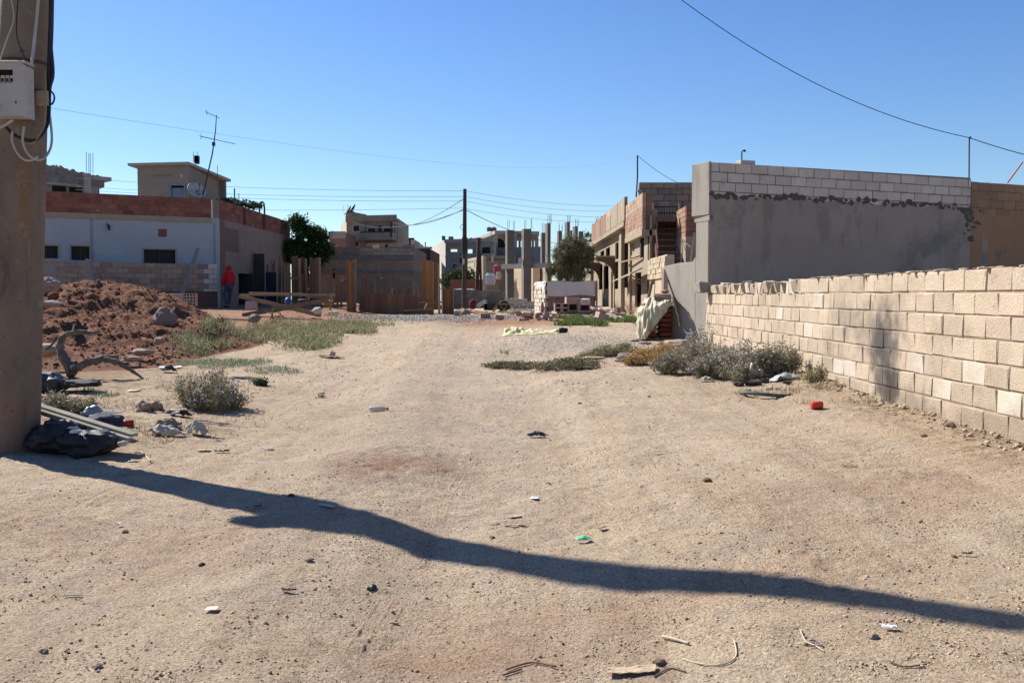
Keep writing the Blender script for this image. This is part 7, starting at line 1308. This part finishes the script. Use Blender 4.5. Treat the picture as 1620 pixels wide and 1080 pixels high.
sheet('crumpled bluish-white plastic under the right end of the bushes', 1240, 602, .42, .25, .05, mat('blue_grey_plastic', (.36, .39, .41), rough=.5, bump=.3), .1, 21, 'plastic_bag', 'plastic bag', bag=True, edge=.5); sheet('white plastic wrapper at the left foot of the dark bushes', 1118, 604, .24, .12, .04, m_whp, .1, 22, 'wrapper', 'wrapper', bag=True, edge=.6)
# rubbish beside the pole
def lumpbag(label, px, py, Y, r, m, seed, rot=0, name='rubbish_bag', rough=.35):
    p = at(px, py, Y); b = MB(); b.lump(p, r, 4, rough, 1.7, seed, rot); return solo(name, label, 'rubbish bag', b, m, p, True)
lumpbag('big shiny black rubbish bag slumped against the foot of the concrete pole', 92, 692, 8.15, (.23, .22, .15), m_blkp, 3); lumpbag('second black rubbish bag right of the big one, under the long boards', 140, 700, 8.1, (.24, .2, .12), m_blkp, 8); lumpbag('black torn bag heaped behind the boards beside the red can', 165, 668, 8.9, (.17, .15, .09), m_navy, 12); lumpbag('dark crumpled bag lying behind, next to the pole and the root', 80, 606, 12.2, (.22, .25, .14), mat('dark_grey_green_plastic', (.06, .075, .075), (.03, .035, .035), 6, .5, .3), 15)
lumpbag('flat dark rags trailing right of the bag near the root', 125, 606, 12.3, (.3, .2, .05), mat('dark_rags', (.10, .09, .08), (.05, .05, .05), 7), 17, name='rags')
sheet('light blue-grey plastic bag on top of the rubbish behind the boards', 147, 660, .28, .16, .07, mat('blue_plastic_film', (.30, .34, .38), (.2, .23, .27), 6, .4, .3, 15, trans=.15), .3, 23, 'plastic_bag', 'plastic bag', bag=True, edge=.6)
for i, (a, c, w_, hh, dz) in enumerate((((60, 641), (213, 688), .09, .025, 0), ((60, 650), (205, 696), .05, .04, -.0))):
    p, q2 = at(a[0], a[1], 8.55 - .1 * i), at(c[0], c[1], 8.25 - .1 * i); b = MB(); b.beam(p, q2, w_, hh); solo('long_board', ['long weathered wooden board lying across the rubbish bags, upper of two', 'narrow batten lying along the lower edge of the long board on the rubbish'][i], 'board', b, mat('weathered_board', (.30, .27, .21), (.2, .18, .14), 5, .85, .3, 30, stretch=(1, 1, 1)), p, bevel=.004)
for i, (px, py, s, m) in enumerate(((195, 701, (.045, .03, .025), m_whs), (120, 682, (.05, .012, .02), m_wp), (178, 652, (.09, .012, .012), m_wp), (115, 676, (.04, .01, .01), m_whs))): p = at(px, py, 8.0 - .0 * i); b = MB(); b.lump(p, s, 2, .3, 2, i, .4); solo('litter_piece', ['cream plastic cup lying in front of the black bags', 'white strip gleaming on the black bag', 'white plastic stick pointing up right behind the boards', 'small pale strip above the white one on the bag'][i], 'litter', b, m, p)
b = MB(); g = gp(235, 652)
for k, (dx, dy, r) in enumerate(((-.06, 0, .085), (.05, .04, .08), (.12, .02, .04))): b.lump(g + Vector((dx, dy, r * .6)), (r, r * .8, r * .85), 3, .35, 1.5, k + 4)
rock('angular pale concrete lump, left of two, above the white bags', 227, 652, gp(227, 652).y, (.10, .08, .09), m_rockt, 4, name='concrete_lump', cat='concrete lump', rough=.45); rock('rounded concrete lump with a hollow, right of the angular one', 247, 650, gp(247, 650).y, (.075, .07, .085), m_rockt, 6, name='concrete_lump', cat='concrete lump', rough=.4)
sheet('long torn black plastic lying from the lumps towards the flowering bush', 282, 660, .42, .12, .05, m_blkp, -.25, 24, 'black_plastic', 'plastic', bag=True, edge=.8); sheet('black thin rag trailing right under the flowering bush', 335, 672, .5, .07, .015, m_navy, -.1, 25, 'rag', 'rag', edge=.9)
sheet('big crumpled whitish plastic bag lying right of the red can', 262, 692, .42, .17, .06, m_whp, -.15, 26, 'plastic_bag', 'plastic bag', bag=True, edge=.5, n=24); sheet('grey mottled cloth behind the big whitish bag', 268, 678, .3, .14, .06, mat('mottled_cloth', (.25, .22, .17), (.14, .13, .10), 14, .9), 0, 27, 'cloth', 'cloth', bag=True, edge=.5, n=18); sheet('upright peaked translucent bag right of the big whitish bag', 312, 690, .26, .14, .09, m_whp, -.3, 28, 'plastic_bag', 'plastic bag', bag=True, edge=.6, n=20)
sheet('twisted black strip right of the peaked translucent bag', 345, 697, .16, .04, .03, m_blkp, 0, 29, 'black_plastic', 'plastic', edge=.9); sheet('dark brown curled bark piece below the bags', 352, 718, .14, .06, .03, mat('dark_bark', (.10, .06, .045)), .3, 30, 'bark_piece', 'bark', edge=.6); sheet('flat pale card below the bags, left of the bark piece', 322, 715, .12, .07, .006, m_card, 0, 31, 'cardboard', 'cardboard')
sheet('pale sheet lying by the straw on the mound foot', 268, 584, .38, .3, .04, m_wp, .1, 32, 'plastic_scrap', 'plastic', edge=.5); sheet('square whitish plastic lying on the ground above the concrete lumps', 212, 620, .16, .12, .01, m_whp, 0, 33, 'plastic_scrap', 'plastic', n=6); sheet('dark brown lump beside the pale sheet on the mound foot', 268, 590, .3, .12, .06, MATS['dark_bark'], 0, 34, 'dark_rag', 'rag', bag=True, edge=.6); sheet('long black rag lying right of the flowering bush top', 385, 600, .55, .16, .02, m_navy, 0, 35, 'rag', 'rag', edge=.9)
def stick(label, pxs, r, m, name='stick', cat='stick'):
    P = [gp(a, c) + Vector((0, 0, r + .006)) for a, c in pxs]; out = []
    for i in range(len(P) - 1):
        p0 = P[max(i - 1, 0)]; p1 = P[i]; p2 = P[i + 1]; p3 = P[min(i + 2, len(P) - 1)]
        for k in range(5): t = k / 5; out.append(.5 * ((2 * p1) + (p2 - p0) * t + (2 * p0 - 5 * p1 + 4 * p2 - p3) * t * t + (3 * p1 - p0 - 3 * p2 + p3) * t ** 3))
    out.append(P[-1]); b = MB(); b.tube(out, r, 6); solo(name, label, cat, b, m, P[0], True)
m_twig = mat('pale_twig', (.52, .44, .32), (.42, .35, .25), 8, bump=0)
stick('curved pale twig bent like a hook in the right foreground', [(1080, 1052), (1100, 1060), (1130, 1062), (1155, 1052), (1165, 1040), (1161, 1022)], .003, m_twig); stick('flat pale wooden stick left of the hooked twig', [(1048, 1016), (1070, 1022), (1090, 1028)], .006, m_twig); stick('bent pale stalk lying below the boards on the left', [(212, 718), (226, 722), (238, 732)], .006, m_twig); stick('brown straight twig at the bottom edge, left of the big cardboard', [(800, 1063), (840, 1060), (880, 1058)], .004, mat('brown_twig', (.2, .12, .08), bump=0)); stick('second brown twig crossing towards the bottom edge', [(795, 1076), (825, 1068)], .004, MATS['brown_twig']); stick('thin brown twig right of the big cardboard at the bottom edge', [(1035, 1074), (1060, 1070), (1085, 1070)], .003, MATS['brown_twig']); stick('thin pale twig on the ground at the upper right', [(1330, 740), (1345, 741), (1357, 742)], .004, MATS['brown_twig']); stick('short white stub beside the tyre tracks', [(617, 990), (631, 994)], .006, m_twig); stick('thin forked dry stem left of the white scrap', [(1266, 1004), (1275, 1020), (1290, 1028), (1304, 1038)], .0025, m_twig); stick('loop of thin dark wire beside the forked dry stem', [(1280, 1022), (1290, 1018), (1300, 1024), (1292, 1030), (1281, 1026)], .003, mat('dull_wire', (.2, .17, .17), bump=0), 'wire_loop', 'wire')
stick('pale curved stalk on the left near ground', [(100, 946), (115, 948), (130, 948)], .003, m_twig); stick('thin brown twig on the right side of the track', [(1405, 1056), (1430, 1058), (1455, 1062)], .003, MATS['brown_twig'])
# planks on the grass edge beside the trestle
b = MB(); b.beam(at(342, 504, 24), at(392, 506, 24.4), .22, .05); solo('pale_plank', 'pale sunlit plank lying on the ground between the mound and the grass', 'plank', b, mat('sunlit_plank', (.46, .38, .28), bump=.2), at(342, 504, 24), bevel=.005)
b = MB(); q = random.Random(9)
for k in range(9): g = gp(437 + q.uniform(-5, 5), 512); b.tube([g, g + Vector((q.uniform(-.25, .3), 0, q.uniform(.1, .3))), g + Vector((q.uniform(-.4, .4), .1, q.uniform(.15, .55)))], [.03, .02, .008], 5)
solo('uprooted_stump', 'small uprooted tangle of roots standing in the grass before the trestle', 'stump', b, MATS['brown_twig'], gp(437, 512))
rock('grey boulder lying under the left half of the trestle', 402, 508, 27, (.2, .16, .14), MATS['grey_rock'], 70); rock('pale stone at the right foot of the trestle', 502, 494, 29, (.14, .12, .11), m_whs, 71); rock('flat whitish stone right of the pale stone near the trestle', 527, 496, 29.5, (.2, .12, .06), m_whs, 72)
b = MB(); b.beam(at(640, 491, 36.5), at(683, 489, 36), .16, .03); b2 = MB(); b2.beam(at(671, 489, 36), at(675, 480, 36), .1, .04); solo('flat_board', 'pale board lying flat on the gravel crest before the widest orange form', 'board', b, m_wood, at(640, 491, 36.5)); solo('upright_chip', 'small pale board end sticking up on the gravel crest', 'board', b2, m_whs, at(671, 489, 36))
# ================================================================== PERSON in a red hooded top, walking away on the left
PY = 38.0; pxx = xat(362, PY); pzz = zat(487, PY); Hh = 1.70
def S(x, y, z): return Vector((pxx + x, PY + y, pzz + z))
pn = T('person', 'person in a red hooded top and dark jeans walking beside the white house', 'person', (pxx, PY, pzz))
def skin(name, verts, edges, rad, m, root=0, sub=2, parent=None):
    me = bpy.data.meshes.new(name); me.from_pydata([tuple(v - pn.loc) for v in verts], edges, []); me.materials.append(m); o = link(name, me, (0, 0, 0), parent or pn.e)
    sk = o.modifiers.new('s', 'SKIN'); 
    for i, r in enumerate(rad): me.skin_vertices[0].data[i].radius = (r, r) if not hasattr(r, '__len__') else r
    for i in range(len(rad)): me.skin_vertices[0].data[i].use_root = (i == root)
    ss = o.modifiers.new('d', 'SUBSURF'); ss.levels = ss.render_levels = sub
    return o
m_skin = mat('skin', (.34, .19, .12), bump=0, rough=.6); m_hood = mat('red_hoodie', (.42, .012, .018), (.34, .01, .015), 6, .85, .3, 12, .01); m_jean = mat('dark_jeans', (.055, .07, .09), (.035, .045, .06), 6, .85, .3, 12, .01, c3=(.16, .19, .21), s3=5, t3=.58); m_shoe = mat('dark_shoes', (.03, .022, .02), bump=0)
J = dict(pel=S(0, 0, .92), wai=S(0, -.01, 1.08), che=S(0, -.02, 1.28), nk=S(.0, -.01, 1.45), hd=S(.01, .0, 1.53), hd2=S(.01, .01, 1.62),
         shL=S(-.17, 0, 1.37), elL=S(-.23, .03, 1.10), wrL=S(-.20, .10, .88), shR=S(.17, 0, 1.37), elR=S(.22, -.05, 1.11), wrR=S(.20, .06, .89),
         hiL=S(-.09, 0, .87), knL=S(-.12, .10, .50), anL=S(-.14, -.10, .10), ftL=S(-.15, .04, .04), hiR=S(.09, 0, .87), knR=S(.10, .06, .49), anR=S(.07, .16, .09), ftR=S(.07, .31, .04))
K = list(J); E_ = [('pel', 'wai'), ('wai', 'che'), ('che', 'nk'), ('nk', 'hd'), ('hd', 'hd2'), ('che', 'shL'), ('shL', 'elL'), ('elL', 'wrL'), ('che', 'shR'), ('shR', 'elR'), ('elR', 'wrR'), ('pel', 'hiL'), ('hiL', 'knL'), ('knL', 'anL'), ('anL', 'ftL'), ('pel', 'hiR'), ('hiR', 'knR'), ('knR', 'anR'), ('anR', 'ftR')]
RD = dict(pel=.13, wai=.12, che=.135, nk=.055, hd=.085, hd2=.085, shL=.06, elL=.045, wrL=.032, shR=.06, elR=.045, wrR=.032, hiL=.085, knL=.058, anL=.04, ftL=.035, hiR=.085, knR=.058, anR=.04, ftR=.035)
V_ = [J[k] for k in K]; Ed = [(K.index(a), K.index(c)) for a, c in E_]; Rr = [RD[k] for k in K]
for side, sg in (('wrL', -1), ('wrR', 1)):                                       # palm, four fingers and thumb grown from the wrist
    w0 = J[side]; palm = w0 + Vector((0, .02, -.075)); V_.append(palm); Rr.append(.028); Ed.append((K.index(side), len(V_) - 1)); pi = len(V_) - 1
    for f, (dy, L_) in enumerate(((-.030, .065), (-.010, .078), (.010, .074), (.028, .06))):
        a = palm + Vector((0, dy, -.03)); c = a + Vector((-sg * .008, 0, -L_ * .5)); d = c + Vector((-sg * .018, .004, -L_ * .45)); n0 = len(V_); V_ += [a, c, d]; Rr += [.010, .009, .008]; Ed += [(pi, n0), (n0, n0 + 1), (n0 + 1, n0 + 2)]
    a = palm + Vector((-sg * .01, .035, .0)); c = a + Vector((-sg * .012, .02, -.035)); n0 = len(V_); V_ += [a, c]; Rr += [.011, .009]; Ed += [(pi, n0), (n0, n0 + 1)]
skin('body', V_, Ed, Rr, m_skin, 0, 1)
skin('hooded_top', [J['pel'] + Vector((0, 0, -.02)), J['wai'], J['che'], J['nk'] + Vector((0, 0, -.02)), J['shL'], J['elL'], J['wrL'] + Vector((0, 0, .02)), J['shR'], J['elR'], J['wrR'] + Vector((0, 0, .02))], [(0, 1), (1, 2), (2, 3), (2, 4), (4, 5), (5, 6), (2, 7), (7, 8), (8, 9)], [.175, .17, .18, .10, .09, .075, .06, .09, .075, .06], m_hood)
skin('hood', [J['nk'] + Vector((0, .0, .0)), J['hd'] + Vector((0, .0, .02)), J['hd2'] + Vector((0, -.015, .01)), J['hd2'] + Vector((0, .02, .055))], [(0, 1), (1, 2), (2, 3)], [.135, .14, .135, .085], m_hood)
skin('jeans', [J['pel'], J['hiL'], J['knL'], J['anL'] + Vector((0, 0, .02)), J['hiR'], J['knR'], J['anR'] + Vector((0, 0, .02))], [(0, 1), (1, 2), (2, 3), (0, 4), (4, 5), (5, 6)], [.15, .105, .08, .065, .105, .08, .065], m_jean)
for k, f in (('anL', 'ftL'), ('anR', 'ftR')): skin('shoe', [J[k] + Vector((0, -.04, -.04)), J[k] + Vector((0, .03, -.04)), J[f] + Vector((0, .05, -.005))], [(0, 1), (1, 2)], [.05, .05, .04], m_shoe)
b = MB(); hc = J['hd2'] + Vector((-.005, .1, -.01))
b.lump(hc + Vector((0, .015, -.01)), (.014, .022, .022), 2, .05); pn.part('nose', b, m_skin, True)
for sx in (-.032, .032): b = MB(); b.lump(hc + Vector((sx, -.0, .025)), (.013, .01, .008), 2, 0); pn.part('eye', b, m_black, True)
b = MB(); b.lump(hc + Vector((0, -.002, -.05)), (.025, .01, .006), 2, 0); pn.part('mouth', b, mat('lips', (.2, .07, .06), bump=0), True)

pn.e.rotation_euler = (0, 0, .9)
